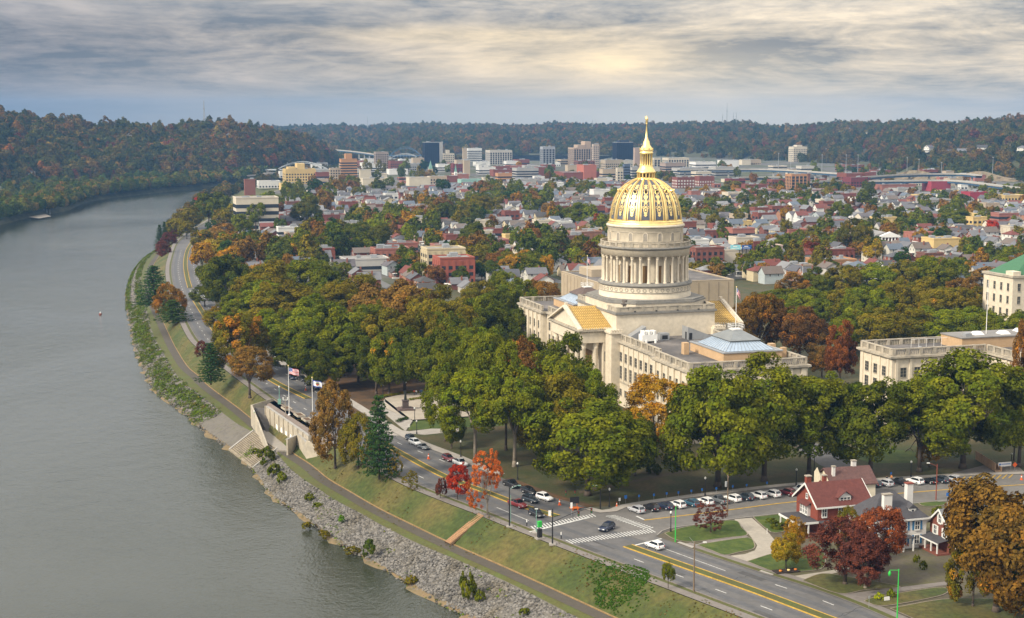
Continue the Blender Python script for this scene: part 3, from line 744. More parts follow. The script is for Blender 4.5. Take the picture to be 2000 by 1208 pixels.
# --- porticoes with gold tiled gable roofs, west and east
def portico(sg):
    F = lambda a: sg*a
    hw, a0, a1 = 15.0, 16.7, 28.0
    def bx(q, x0, x1, y0, y1, z0, z1):
        x0, x1 = sorted((F(x0), F(x1))); q.box(x0, x1, y0, y1, z0, z1)
    q = MB(); bx(q, a0, a1-.8, -hw+.8, hw-.8, 19.2, 22.9); part('portico_entablature', q, M_lime)
    q = MB(); bx(q, a0, a1, -hw, hw, 22.9, 23.5)
    for k in range(34): bx(q, a1-.7, a1-.35, -hw+.3+k*.88, -hw+.75+k*.88, 22.55, 22.9)
    for k in range(13):
        for sy in (-1, 1):
            y0, y1 = sorted((sy*(hw-.7), sy*(hw-.35))); bx(q, a0+.3+k*.88, a0+.75+k*.88, y0, y1, 22.55, 22.9)
    part('portico_cornice', q, M_limed)
    q = MB(); zb, zt = 23.5, 29.3
    xs = F(a1-1.0)
    tri = [(xs, -hw+.6, zb), (xs, hw-.6, zb), (xs, 0, zt-.55)]
    q.add(tri+[(F(a1-1.6), y, z) for _, y, z in tri], [(0, 1, 2), (3, 5, 4)]); part('pediment', q, M_lime)
    q = MB()                                       # roof planes with tile rolls
    xr0, xr1 = F(a0-.1), F(a1-1.3)
    for sy in (-1, 1):
        q.add([(xr0, sy*(hw-.2), zb+.02), (xr1, sy*(hw-.2), zb+.02), (xr1, 0, zt-.3), (xr0, 0, zt-.3)], [(0, 1, 2, 3)])
    part('gable_roof', q, M_gtile)
    q = MB(); n = 15
    for k in range(n+1):
        x = F(a0+.2+(a1-1.6-a0-.2)*k/n)
        for sy in (-1, 1): q.tube((x, sy*(hw-.2), zb+.08), (x, 0, zt-.22), .13, n=5)
    for sy in (-1, 1):
        for j in range(1, 9):
            f = j/9; q.tube((xr0, sy*(hw-.2)*(1-f), zb+.06+(zt-.3-zb)*f), (xr1, sy*(hw-.2)*(1-f), zb+.06+(zt-.3-zb)*f), .07, n=4)
    part('tile_roll', q, mat('gold_tile_edge', (0.36, 0.235, 0.07), 0.6, 0.2, 1.0, metal=0.2))
    q = MB()                                       # raking cornice
    for sy in (-1, 1):
        sl = math.hypot(hw, zt-zb)
        for (o0, o1, up, th) in ((-1.35, .25, .0, .55), (-1.0, -.55, .55, .25)):
            p = []
            for x in (F(a1+o0), F(a1+o1)):
                for y, z in ((sy*(hw+.1), zb+up), (0, zt+up), (0, zt+up+th), (sy*(hw+.1), zb+up+th)): p.append((x, y, z-.25))
            q.add(p, [(0, 1, 2, 3), (7, 6, 5, 4), (0, 4, 5, 1), (3, 2, 6, 7), (0, 3, 7, 4)])
        for k in range(14):
            f = (k+.5)/14; q.box(*sorted((F(a1-1.2), F(a1-.8))), sy*hw*(1-f)-.16, sy*hw*(1-f)+.16, zb+(zt-zb)*f+.3, zb+(zt-zb)*f+.75)
        for k in range(13):
            y0, y1 = sorted((sy*(hw-.15), sy*(hw+.12))); bx(q, a0+.3+k*.82, a0+.6+k*.82, y0, y1, 23.5, 24.0)
    q.box(*sorted((F(a1-1.4), F(a1-.5))), -.45, .45, zt+.2, zt+1.1)
    part('raking_cornice', q, M_lime)
    cm = MB(); cm.lathe([(1.15, 0), (1.1, .5), (.95, .9), (.80, 13.2), (1.0, 13.6), (.82, 13.8), (1.15, 14.8), (1.2, 15.2)], 14)
    me = cm.mesh('portico_column', M_lime)
    for k in range(6): link('column', me, cap, loc=(F(a1-2.2), -hw+2.2+k*(2*hw-4.4)/5, 4.0))
    for sy in (-1, 1): link('column', me, cap, loc=(F(a1-6.3), sy*(hw-2.2), 4.0))
    q = MB(); bx(q, a0, a1-8.4, -hw+.9, hw-.9, 0, 19.2); bx(q, a1-8.4, a1-.4, -hw+.2, hw-.2, 0, 4.0); bx(q, a1-.4, a1+6, -hw+3, hw-3, 0, 1.2); bx(q, a1-.4, a1+3, -hw+3, hw-3, 1.2, 2.8)
    part('portico_body', q, M_lime)
    q = MB(); bx(q, a1-8.42, a1-8.36, -4, 4, 4.0, 15)
    part('portico_doorway', q, M_bronze)
    for sy in (-1, 1):
        q = MB(); y0, y1 = sorted((sy*(hw-.9), sy*(hw-.82)))
        bx(q, a0+2.4, a0+.9, y0, y1, 13.2, 16.3); part('portico_window', q, M_glass)
portico(-1); portico(1)

# --- window kit (glass + frame), pointing to -y
def win_mesh(wd, ht, dark=M_glass, bars=(1, 2), fr=0.10, frm=M_lime, dep=0.10):
    g = MB(); g.box(-wd/2, wd/2, -0.03, 0.05, 0, ht)
    f = MB(); f.box(-wd/2-fr, -wd/2, -dep, .05, -fr, ht+fr); f.box(wd/2, wd/2+fr, -dep, .05, -fr, ht+fr)
    f.box(-wd/2, wd/2, -dep, .05, ht, ht+fr); f.box(-wd/2-fr*.5, wd/2+fr*.5, -dep-.08, .05, -fr-.12, -.0)
    b = fr*.35
    for k in range(1, bars[0]+1): x = -wd/2+wd*k/(bars[0]+1); f.box(x-b, x+b, -.06, .02, 0, ht)
    for k in range(1, bars[1]+1): z = ht*k/(bars[1]+1); f.box(-wd/2, wd/2, -.055, .02, z-b, z+b)
    return g.mesh('window_pane', dark), f.mesh('window_frame', frm)
KW_UP = win_mesh(1.9, 2.7, frm=M_limed); KW_LO = win_mesh(1.9, 3.9, bars=(1, 3), frm=M_limed); KW_BS = win_mesh(1.6, 2.0, frm=M_limed)
def put_win(kit, x, y, z, rz, parent):
    g = link('window', kit[0], parent, loc=(x, y, z), rz=rz); link('frame', kit[1], g); return g

q = MB(); q.box(-.21, .21, -.42, .42, 0, 11.6); PILN = q.mesh('pilaster', M_lime); q = MB(); q.box(-.3, .3, -.75, .75, 0, 11.6); PILW = q.mesh('pilaster', M_lime)
def wing(parent, sg, b0, b1, b2, ha=16.0, hp=18.0, left=True):
    """long wing from b0 to b1 then an end pavilion b1..b2; sg -1 near, +1 far"""
    ys = lambda b: sg*b
    q = MB(); q.box(-ha, ha, *sorted((ys(b0), ys(b1))), 0, 19.5); q.box(-hp, hp, *sorted((ys(b1), ys(b2))), 0, 19.5)
    part('wing', q, M_lime, parent)
    q = MB()
    for (h, u, v) in ((ha, b0, b1), (hp, b1, b2)):
        y0, y1 = sorted((ys(u), ys(v)))
        if h == hp: q.box(-h-.9, h+.9, y0-.9, y1+.9, 19.9, 20.5); q.box(-h-.45, h+.45, y0-.45, y1+.45, 19.5, 19.9); q.box(-h-.2, h+.2, y0-.2, y1+.2, 7.4, 7.9)
        else: q.box(-h-.88, h+.88, y0, y1, 19.905, 20.495); q.box(-h-.43, h+.43, y0, y1, 19.5, 19.903); q.box(-h-.2, h+.2, y0, y1, 7.4, 7.9)
    part('cornice', q, M_limed, parent)
    q = MB(); q.box(-ha+.3, ha-.3, *sorted((ys(b0), ys(b1)+(1 if sg<0 else -1)*0)), 20.5, 20.9); q.box(-hp+.3, hp-.3, *sorted((ys(b1)+sg*.0, ys(b2)-sg*.3)), 20.5, 20.88)
    part('roof', q, M_roof, parent)
    q = MB()
    y0, y1 = sorted((ys(b0)+sg*1.8, ys(b1))); parapet(q, -ha, ha, y0, y1, 20.5, 2.1, .6, 4.25, 'EW')
    y0, y1 = sorted((ys(b1), ys(b2))); parapet(q, -hp, hp, y0, y1, 20.5, 2.1, .6, 4.25, 'EW'+('S' if sg < 0 else 'N'))
    part('parapet', q, M_limed, parent)
    q = MB(); n = 8; bay = (b1-b0-1.2)/n
    for sx in (-1, 1):
        for k in range(n+1): link('pilaster', PILN, parent, loc=(sx*(ha+.11), ys(b0+.6+k*bay), 7.9))
        for k in range(6): link('pilaster', PILW, parent, loc=(sx*(hp+.2), ys(b1+1.2+k*(b2-b1-2.4)/5), 7.9))
    sides = (-1,) if left else (-1, 1)
    for sx in sides:
        rz = -math.pi/2 if sx < 0 else math.pi/2
        for k in range(n):
            yy = ys(b0+.6+(k+.5)*bay)
            put_win(KW_UP, sx*(ha+.02), yy, 14.2, rz, parent); put_win(KW_LO, sx*(ha+.02), yy, 8.7, rz, parent); put_win(KW_BS, sx*(ha+.02), yy, 3.4, rz, parent)
        for k in range(5):
            yy = ys(b1+1.2+(k+.5)*(b2-b1-2.4)/5)
            put_win(KW_UP, sx*(hp+.02), yy, 14.2, rz, parent); put_win(KW_LO, sx*(hp+.02), yy, 8.7, rz, parent)
    if sg < 0:
        for k in range(9): link('pilaster', PILW, parent, loc=(-hp+1.2+k*(2*hp-2.4)/8, -b2-.2, 7.9), rz=math.pi/2)
        for k in range(8): put_win(KW_LO, -hp+1.2+(k+.5)*(2*hp-2.4)/8, -b2-.02, 8.7, 0, parent); put_win(KW_UP, -hp+1.2+(k+.5)*(2*hp-2.4)/8, -b2-.02, 14.2, 0, parent)
wing(cap, -1, 18.0, 52.0, 77.0)
wing(cap, 1, 18.0, 52.0, 79.0)

def roof_house(parent, x0, x1, y0, y1, z0=20.88, z1=23.4, shade=M_sky, top=M_zinc):
    q = MB(); q.box(x0, x1, y0, y1, z0, z1); part('penthouse', q, M_brick, parent)
    q = MB(); e = .25
    for (a, b_, c, d) in ((x0-e, x1+e, y0-e, y0+.35), (x0-e, x1+e, y1-.35, y1+e), (x0-e, x0+.35, y0+.35, y1-.35), (x1-.35, x1+e, y0+.35, y1-.35)): q.box(a, b_, c, d, z1, z1+.3)
    q.box(x0+.35, x1-.35, y0+.35, y1-.35, z1, z1+.08); part('penthouse_coping', q, M_grey, parent)
    cx, cy = (x0+x1)/2, (y0+y1)/2
    fr = lambda q, hx0, hy0, z0, hx1, hy1, z1: q.add([(cx+i*hx0, cy+j*hy0, z0) for i, j in ((-1, -1), (1, -1), (1, 1), (-1, 1))]+[(cx+i*hx1, cy+j*hy1, z1) for i, j in ((-1, -1), (1, -1), (1, 1), (-1, 1))], [(0, 1, 5, 4), (1, 2, 6, 5), (2, 3, 7, 6), (3, 0, 4, 7), (4, 5, 6, 7)])
    hx, hy = (x1-x0)/2, (y1-y0)/2
    q = MB(); fr(q, hx*.84, hy*.84, z1+.2, hx*.50, hy*.55, z1+2.3); sl = part('skylight', q, shade, parent)
    q = MB()
    for k in range(13):
        f = -1+2*k/12
        for j in (-1, 1):
            q.tube((cx+f*hx*.84, cy+j*hy*.84, z1+.24), (cx+f*hx*.50, cy+j*hy*.55, z1+2.33), .05, n=4)
            q.tube((cx+j*hx*.84, cy+f*hy*.84, z1+.24), (cx+j*hx*.50, cy+f*hy*.55, z1+2.33), .05, n=4)
    q.box(cx-hx*.50, cx+hx*.50, cy-hy*.55, cy+hy*.55, z1+2.3, z1+2.7); q.build('skylight_bars', M_zinc, sl)
    q = MB(); fr(q, hx*.54, hy*.58, z1+2.7, hx*.13, hy*.13, z1+5.0); part('hip_roof', q, top, parent)
    q = MB(); q.box(cx-1.5, cx+1.5, cy-1.5, cy+1.5, z1+4.9, z1+5.2)
    for i in range(-2, 3):
        for j in (-2, 2):
            q.tube((cx+i*.9, cy+j*.9, z1+5.1), (cx+i*.9, cy+j*.9, z1+6.5), .06, n=4); q.tube((cx+j*.9, cy+i*.9, z1+5.1), (cx+j*.9, cy+i*.9, z1+6.5), .06, n=4)
    for zz in (5.8, 6.5):
        for j in (-1.8, 1.8): q.tube((cx-1.8, cy+j, z1+zz), (cx+1.8, cy+j, z1+zz), .06, n=4); q.tube((cx+j, cy-1.8, z1+zz), (cx+j, cy+1.8, z1+zz), .06, n=4)
    part('roof_platform', q, M_white, parent)
    return cx, cy, z1+5.2
pc1 = roof_house(cap, -4.2, 14.0, -69.5, -46.5)
pc2 = roof_house(cap, -9.0, 9.0, 44.0, 66.0, top=mat('brown_slate', (0.10, 0.07, 0.06), 0.8, 0.2, 0.5))
# chimney blocks, stair heads and fans on the near roof
for bb in ((-9.2, -7.6, -53.4, -51.4, 20.9, 24.3), (14.9, 16.6, -60.5, -58.5, 20.9, 24.0), (15.5, 17, -66.5, -65.2, 20.9, 23.8)): q = MB(); q.box(*bb); part('roof_stack', q, M_brick)
q = MB()
def wedge(q, x0, x1, y0, y1, z0, za, zb):
    q.add([(x0, y0, z0), (x1, y0, z0), (x1, y1, z0), (x0, y1, z0), (x0, y0, za), (x1, y0, zb), (x1, y1, zb), (x0, y1, za)], [(4, 5, 6, 7), (0, 1, 5, 4), (1, 2, 6, 5), (2, 3, 7, 6), (3, 0, 4, 7)])
wedge(q, 3.6, 12.6, -27.0, -22.5, 20.85, 24.9, 21.4); wedge(q, -13.6, -8.2, -21.6, -18.4, 20.85, 21.6, 24.8)
q.box(-5.0, -2.0, -25.6, -23.0, 20.85, 23.0); part('stair_head', q, M_grey)
q = MB(); q.box(4.0, 5.0, -27.06, -27.0, 20.9, 23.0); q.box(3.54, 3.6, -26.0, -25.0, 20.9, 23.2); q.box(-4.4, -2.6, -25.66, -25.6, 21.2, 22.4); part('dark_opening', q, M_black)
q = MB(); q.box(-12.6, -7.6, -29.5, -26.5, 21.4, 23.4)
for i in range(3):
    for j in range(2): q.cyl(-11.7+i*1.6, -28.9+j*1.6, 23.4, 24.5, .62, .7, 10)
for i in range(2): q.cyl(-11.6+i*3, -30.4, 20.9, 22.0, .4, .4, 8)
q.cyl(12.6, -33.0, 20.9, 22.2, .6, .8, 10); part('roof_fan_unit', q, M_white)
q = MB(); q.box(-12.4, -12.2, -29, -27, 20.9, 21.4); q.box(-8, -7.8, -29, -27, 20.9, 21.4); part('fan_legs', q, M_grey)
q = MB(); q.box(-13.4, -11.2, -14.8, -12.6, 30.9, 31.3); q.cyl(-12.9, -14, 29.1, 30.9, .1); q.cyl(-11.7, -13, 29.1, 30.9, .1); q.cyl(-12.3, -13.7, 31.3, 32.3, .9, .9, 10); part('roof_equipment', q, mat('rusty_grey', (0.12, 0.1, 0.085), 0.8, 0.2, 1.0))

# ------------------------------------------------------------------ second office building to the right (same frame, own thing)
ob = empty('office_building', (CX, CY, 0), PHI, 'flat-roofed limestone office building behind the big trees right of the statehouse, balustrade round its roof', 'office building')
def block(parent, x0, x1, y0, y1, north=True):
    q = MB(); q.box(x0, x1, y0, y1, 0, 19.5); part('wing', q, M_lime, parent)
q = MB(); q.box(48.5, 135, -71.4, -53.5, 0, 19.5); q.box(80, 112, -97, -71.4, 0, 19.45); part('walls', q, M_lime, ob)
q = MB(); q.box(47.6, 136, -72.3, -52.6, 19.9, 20.5); q.box(48.1, 135.5, -71.8, -53.1, 19.5, 19.9); q.box(79.1, 112.9, -98, -72.3, 19.905, 20.45); part('cornice', q, M_limed, ob)
q = MB(); q.box(49, 134, -71, -54, 20.5, 20.8); q.box(80.5, 111.5, -96.5, -71, 20.45, 20.78); part('roof', q, M_roof, ob)
q = MB(); parapet(q, 48.5, 135, -71.4, -53.5, 20.5, 2.1, .6, 4.3, 'NW'); parapet(q, 48.5, 80, -71.4, -53.5, 20.5, 2.1, .6, 4.3, 'S'); parapet(q, 80, 112, -97, -71.2, 20.5, 2.1, .6, 4.3, 'WS'); part('parapet', q, M_limed, ob)
q = MB(); q.box(74, 110, -68, -57, 20.8, 24.0); part('penthouse', q, M_brick, ob)
q = MB(); q.box(73.7, 110.3, -68.3, -56.7, 24.0, 24.3); part('penthouse_roof', q, mat('pale_roof', (0.20, 0.19, 0.18), 0.9, 0.2, 0.2), ob)
q = MB()
for x, y in ((82.5, -63), (91, -64), (99, -61)): q.add([(x-1.6, y-1.6, 24.3), (x+1.6, y-1.6, 24.3), (x+1.6, y+1.6, 24.3), (x-1.6, y+1.6, 24.3), (x-.9, y-.9, 25.2), (x+.9, y-.9, 25.2), (x+.9, y+.9, 25.2), (x-.9, y+.9, 25.2)], [(0, 1, 5, 4), (1, 2, 6, 5), (2, 3, 7, 6), (3, 0, 4, 7), (4, 5, 6, 7)])
part('roof_skylight', q, M_white, ob)
q = MB(); q.box(76.2, 78.4, -66.5, -64.8, 24.3, 25.3); q.cyl(61, -66, 20.8, 22.0, .5, .6, 8); part('roof_vent', q, M_grey, ob)
q = MB()
for k in range(6): q.cyl(61.5+k*2.6, -60.5, 20.8, 23.3, .05, .05, 5)
q.tube((61.5, -60.5, 23.3), (74, -60.5, 23.3), .07, n=5); part('roof_railing', q, M_white, ob)
q = MB()
for k in range(4): yy = -69.6+k*4.8; q.box(48.2, 48.6, yy-.4, yy+.4, 7.9, 19.5)
for k in range(7): xx = 50+k*4.6; q.box(xx-.4, xx+.4, -71.75, -71.3, 7.9, 19.5)
for k in range(6): yy = -95.6+k*4.6; q.box(79.6, 80.1, yy-.4, yy+.4, 7.9, 19.5)
part('pilaster', q, M_lime, ob)
for k in range(3):
    yy = -67.2+k*4.8; put_win(KW_UP, 48.48, yy, 14.2, -math.pi/2, ob); put_win(KW_LO, 48.48, yy, 8.7, -math.pi/2, ob)
for k in range(6):
    xx = 52.3+k*4.6; put_win(KW_UP, xx, -71.42, 14.2, 0, ob); put_win(KW_LO, xx, -71.42, 8.7, 0, ob); put_win(KW_BS, xx, -71.42, 3.4, 0, ob)
for k in range(5):
    yy = -93.3+k*4.6; put_win(KW_UP, 79.98, yy, 14.2, -math.pi/2, ob); put_win(KW_LO, 79.98, yy, 8.7, -math.pi/2, ob); put_win(KW_BS, 79.98, yy, 3.4, -math.pi/2, ob)
for k in range(6):
    xx = 83+k*5; put_win(KW_UP, xx, -97.02, 14.2, 0, ob); put_win(KW_LO, xx, -97.02, 8.7, 0, ob)

# ------------------------------------------------------------------ flat-roofed museum behind the statehouse
mu = empty('museum', (CX, CY, 0), PHI, 'plain tan flat-roofed block behind the domed statehouse', 'museum')
M_tan = mat('tan_precast', (0.37, 0.30, 0.21), 0.9, 0.12, 0.1, fine=(0.5, 0.08))
q = MB(); q.box(34, 94, 130, 183, 0, 19.6); q.box(40, 70, 160, 176, 19.6, 23); part('walls', q, M_tan, mu)
q = MB(); q.box(34.8, 93.2, 130.8, 182.2, 19.6, 19.8); part('roof', q, M_roof, mu)
q = MB(); parapet(q, 34, 94, 130, 183, 19.6, .7, .8, 60, open_=False); part('parapet', q, M_tan, mu)
q = MB()
for k in range(13): q.box(36+k*4.6, 36.3+k*4.6, 129.9, 130.05, 0, 19.4)
for k in range(11): q.box(33.9, 34.05, 133+k*4.6, 133.3+k*4.6, 0, 19.4)
part('panel_joint', q, mat('joint', (0.25, 0.2, 0.14), 0.9, 0.1, 0.2), mu)

# low hall with balustrade behind, right of the rotunda
lh = empty('rear_hall', (CX, CY, 0), PHI, 'long low stone hall with a pale balustrade behind the right gold gable', 'hall')
q = MB(); q.box(26, 66, 66, 92, 0, 13); part('walls', q, M_lime, lh)
q = MB(); q.box(25.2, 66.8, 65.2, 92.8, 13, 13.7); part('cornice', q, M_limed, lh)
q = MB(); q.box(26.5, 65.5, 66.5, 91.5, 13.7, 13.9); part('roof', q, M_roof, lh)
q = MB(); parapet(q, 26, 66, 66, 92, 13.7, 1.9, .5, 4.3); part('parapet', q, M_limed, lh)
for k in range(7): put_win(KW_LO, 30+k*5, 65.98, 6, 0, lh)

# ------------------------------------------------------------------ green-roofed office building at the right edge
gx, gy = P(1928, 598, 0)[:2]
go = empty('government_building', (203, 598, 0), PHI, 'tall cream office building with a green hipped roof at the right edge', 'office building')
q = MB(); q.box(0, 75, 0, 20, 0, 24.5); part('walls', q, M_lime, go)
q = MB(); q.box(-.6, 75.6, -.6, 20.6, 24.5, 25.4); part('cornice', q, M_limed, go)
q = MB(); q.add([(1.5, 1, 25.4), (74, 1, 25.4), (74, 19, 25.4), (1.5, 19, 25.4), (17, 10, 35.0), (58, 10, 35.0)], [(0, 1, 5, 4), (1, 2, 5), (2, 3, 4, 5), (3, 0, 4)])
part('roof', q, mat('green_tile', (0.045, 0.135, 0.065), 0.7, 0.12, 0.8), go)
q = MB(); q.box(-.0, 3.6, -.0, 5, 25.4, 27); part('roof_stack', q, M_lime, go)
KG = win_mesh(1.3, 3.0, bars=(1, 1), frm=M_limed)
for k in range(14):
    for j in range(4): put_win(KG, 3+k*4.2, -.02, 3.4+j*5.2, 0, go)
for k in range(4):
    for j in range(4): put_win(KG, -.02, 3+k*4.6, 3.4+j*5.2, -math.pi/2, go)

# ------------------------------------------------------------------ flagpoles on the roofs
def flagpole(name_label, x, y, z, h, flag=None, cat='flagpole', rz=0.0, fs=1.0):
    t_ = empty('flagpole', (x, y, z), rz, name_label, cat)
    m = MB(); m.cyl(0, 0, 0, h, .13, .07, 8); m.cyl(0, 0, 0, .35, .45, .3, 10); m.build('pole', M_white, t_)
    m = MB(); m.lathe([(.02, h), (.17, h+.12), (.17, h+.22), (.02, h+.34)], 8); m.build('finial', M_gold, t_)
    return t_
def loc2w(a, b): return (CX+a*math.cos(PHI)-b*math.sin(PHI), CY+a*math.sin(PHI)+b*math.cos(PHI))
def flag_mesh(wd, ht, kind, seed=0, droop=0.0):
    """waving cloth with thickness, its field painted by faces"""
    nx, ny = 26, 14; vs = []
    for j in range(ny+1):
        for i in range(nx+1):
            u, v = i/nx, j/ny
            x = wd*u*(1-0.75*droop); y = 0.16*wd*u*math.sin(u*7+seed+v*1.2); z = ht*(v-1)-0.22*wd*u*u*(1+2.2*droop)+0.05*math.sin(9*u+seed)
            vs.append((x, y, z))
    fs = []; ms = []
    for j in range(ny):
        for i in range(nx):
            fs.append((j*(nx+1)+i, j*(nx+1)+i+1, (j+1)*(nx+1)+i+1, (j+1)*(nx+1)+i))
            u, v = (i+.5)/nx, (j+.5)/ny
            if kind == 'stripes':
                if u < 0.4 and v > 0.46: mm = 2 if not ((i+j) % 3 == 0 and (i % 2 == 0)) else 1
                else: mm = 0 if int((1-v)*13) % 2 == 0 else 1
            else:                                   # white field, blue border, crest in the middle
                mm = 2 if (u < .07 or u > .93 or v < .12 or v > .88) else 1
                r = ((u-.5)/.19)**2+((v-.52)/.30)**2
                if r < 1: mm = 3
                if r < .45: mm = 0 if v < .5 else 4
            ms.append(mm)
    me = bpy.data.meshes.new('flag'); me.from_pydata(vs, [], fs)
    for m in FLAGM: me.materials.append(m)
    me.polygons.foreach_set('material_index', ms); me.polygons.foreach_set('use_smooth', [True]*len(fs)); me.update(); return me
FLAGM = [mat('flag_red', (0.50, 0.03, 0.04), 0.8, 0.08, 2), mat('flag_white', (0.75, 0.75, 0.75), 0.8, 0.05, 2), mat('flag_blue', (0.03, 0.06, 0.28), 0.8, 0.08, 2), mat('flag_crest', (0.30, 0.26, 0.12), 0.8, 0.3, 3), mat('flag_green', (0.12, 0.16, 0.10), 0.8, 0.3, 3)]
def flag(label, x, y, z, wd, ht, kind, rz, seed, droop=0.0):
    me = flag_mesh(wd, ht, kind, seed, droop); o = link('flag', me, loc=(x, y, z), rz=rz); return tag(o, label, 'flag')
for (pc, h, lb) in ((pc1, 12.0, 'white flagpole on the roof platform of the near wing, right of the dome'), (pc2, 11.0, 'white flagpole on the brown hip roof of the far wing, left of the dome')):
    x, y = loc2w(pc[0], pc[1]); flagpole(lb, x, y, pc[2], h)
    flag('limp striped flag hanging from the roof flagpole '+('right' if pc is pc1 else 'left')+' of the dome', x+.15, y, pc[2]+h-.3, 3.0, 1.8, 'stripes', -.4, 1.0, 0.9)
x, y = loc2w(102, -58); flagpole('tall white flagpole behind the right office building roof', X_at(1926, 445, 24), 445, 20.8, 20)
# ------------------------------------------------------------------ trees: crowns of many leaf faces in clumps, trunks with limbs
def foliage_mat(name, inst=False, transl=0.22):
    m = bpy.data.materials.new(name); m.use_nodes = True; m.node_tree.nodes.clear(); t = NT(m.node_tree)
    o = t.new('ShaderNodeOutputMaterial')
    if inst:
        at = t.new('ShaderNodeAttribute', attribute_type='INSTANCER', attribute_name='tint'); col, alpha = at.outputs['Color'], at.outputs['Alpha']
    else:
        oi = t.new('ShaderNodeObjectInfo'); col, alpha = oi.outputs['Color'], oi.outputs['Alpha']
    lv = t.new('ShaderNodeAttribute', attribute_type='GEOMETRY', attribute_name='leafvar').outputs['Fac']
    cv = t.new('ShaderNodeAttribute', attribute_type='GEOMETRY', attribute_name='clumpvar').outputs['Fac']
    geo = t.new('ShaderNodeNewGeometry').outputs['Position']
    nz = t.noise(geo, 0.16, 3.0, 0.6); nf = t.noise(geo, 0.9, 2.0, 0.5)
    # autumn share: some clumps turn orange; alpha says how many
    turn = t.math('ADD', t.math('MULTIPLY', cv, 0.55), t.math('ADD', t.math('MULTIPLY', nz, 0.55), t.math('MULTIPLY', lv, 0.12)))
    share = t.mapr(turn, t.math('SUBTRACT', 1.04, t.math('MULTIPLY', alpha, 0.62)), t.math('SUBTRACT', 1.16, t.math('MULTIPLY', alpha, 0.62)), 0.0, 0.75)
    fall = t.mix(nf, (0.21, 0.072, 0.016), (0.29, 0.150, 0.018))
    c = t.mix(share, col, fall)
    warm = t.mix(t.mapr(t.math('ADD', t.math('MULTIPLY', cv, 0.6), t.math('MULTIPLY', nz, 0.5)), 0.25, 0.9), t.mix(1.0, c, (0.85, 0.95, 0.80), 'MULTIPLY'), t.mix(1.0, c, (1.65, 1.38, 0.80), 'MULTIPLY'))
    f = t.mapr(lv, 0.0, 1.0, 0.66, 1.70)
    c = t.mix(1.0, warm, t.comb(f, f, f), 'MULTIPLY')
    d = t.new('ShaderNodeBsdfDiffuse'); t.put(d.inputs['Color'], c)
    tr = t.new('ShaderNodeBsdfTranslucent'); t.put(tr.inputs['Color'], c)
    mx = t.new('ShaderNodeMixShader'); mx.inputs[0].default_value = transl; t.l.new(d.outputs[0], mx.inputs[1]); t.l.new(tr.outputs[0], mx.inputs[2])
    t.l.new(mx.outputs[0], o.inputs[0]); return m
M_leaf = foliage_mat('foliage'); M_leafi = foliage_mat('foliage_wood', True)
M_bark = mat('bark', (0.085, 0.065, 0.050), 0.95, 0.25, 0.9, bump=0.05, bscale=5)
M_barkp = mat('pale_bark', (0.21, 0.175, 0.135), 0.95, 0.2, 0.9)

def unit(v): return v/(np.linalg.norm(v, axis=-1, keepdims=True)+1e-9)
def leaf_cloud(name, clumps, nleaf, size, g, m, shell=0.62, up=0.25, aspect=0.65, soft=True):
    """clumps: (k,4) centre+radius (+optional squash). returns a mesh of quads with per-face variation"""
    k = len(clumps); w_ = clumps[:, 3]**2; idx = g.choice(k, nleaf, p=w_/w_.sum())
    dirs = unit(g.normal(size=(nleaf, 3))+np.array([0, 0, up])); rad = clumps[idx, 3]*(shell+(1-shell)*g.random(nleaf)**0.6)
    sq = clumps[idx, 4] if clumps.shape[1] > 4 else np.ones(nleaf)
    cen = clumps[idx, :3]+dirs*rad[:, None]*np.stack([np.ones(nleaf), np.ones(nleaf), sq], 1)
    nrm = unit(dirs+np.array([0, 0, .9])+g.normal(size=(nleaf, 3))*.45) if not soft else unit(dirs*.55+unit(cen-np.array([0, 0, clumps[:, 2].mean()*.7]))*.75+g.normal(size=(nleaf, 3))*0.42)
    a = unit(np.cross(nrm, g.normal(size=(nleaf, 3)))); b_ = np.cross(nrm, a)
    s = size*(0.6+0.8*g.random(nleaf))[:, None]
    V = np.stack([cen-a*s-b_*s*aspect*.5, cen+a*s*.2-b_*s*aspect, cen+a*s+b_*s*aspect*.4, cen-a*s*.1+b_*s*aspect], 1).reshape(-1, 3)
    cvv = g.random(k)[idx]
    return quads_mesh(name, V, m, {'leafvar': (g.random(nleaf), 'FLOAT'), 'clumpvar': (cvv, 'FLOAT')})
def crown_clumps(g, k, shape='round', h=1.0):
    """crown space: radius 1, z from 0 (crown bottom) to 2h (top)"""
    out = []; k = int(k*2.3); nl = int(g.integers(8, 12)); lc = []
    for i in range(nl):
        a = 2.4*i+g.random(); e = g.uniform(-.35, .95); ce = math.sqrt(max(0, 1-e*e)); lc.append((math.cos(a)*ce*.50, math.sin(a)*ce*.50, e*.46, g.uniform(.34, .50)))
    lc = np.array(lc)
    while len(out) < k:
        L_ = lc[g.integers(0, nl)]; d = g.normal(size=3)+L_[:3]*1.6; d /= np.linalg.norm(d)
        p_ = L_[:3]+d*L_[3]*(.72+.28*g.random())
        if (np.linalg.norm(lc[:, :3]-p_, axis=1) < lc[:, 3]*.66).any() and g.random() < .85: continue
        x, y, z = p_
        if z < -.62: continue
        if shape == 'upright': x *= .8; y *= .8; z *= 1.1
        if shape == 'oval' and z < 0: x *= 1.05; y *= 1.05
        cr = 0.085+0.085*g.random()
        if shape == 'fine': cr *= 0.8
        out.append((x, y, z, cr, 0.85))
    o_ = np.array(out); o_[:, :2] /= np.percentile(np.hypot(o_[:, 0], o_[:, 1])+o_[:, 3]*.7, 97); z0, z1 = (o_[:, 2]-o_[:, 3]*.6).min(), (o_[:, 2]+o_[:, 3]*.7).max(); o_[:, 2] = (o_[:, 2]-z0)/(z1-z0)*2.1*h; o_[:, 3] *= 1.08; return o_
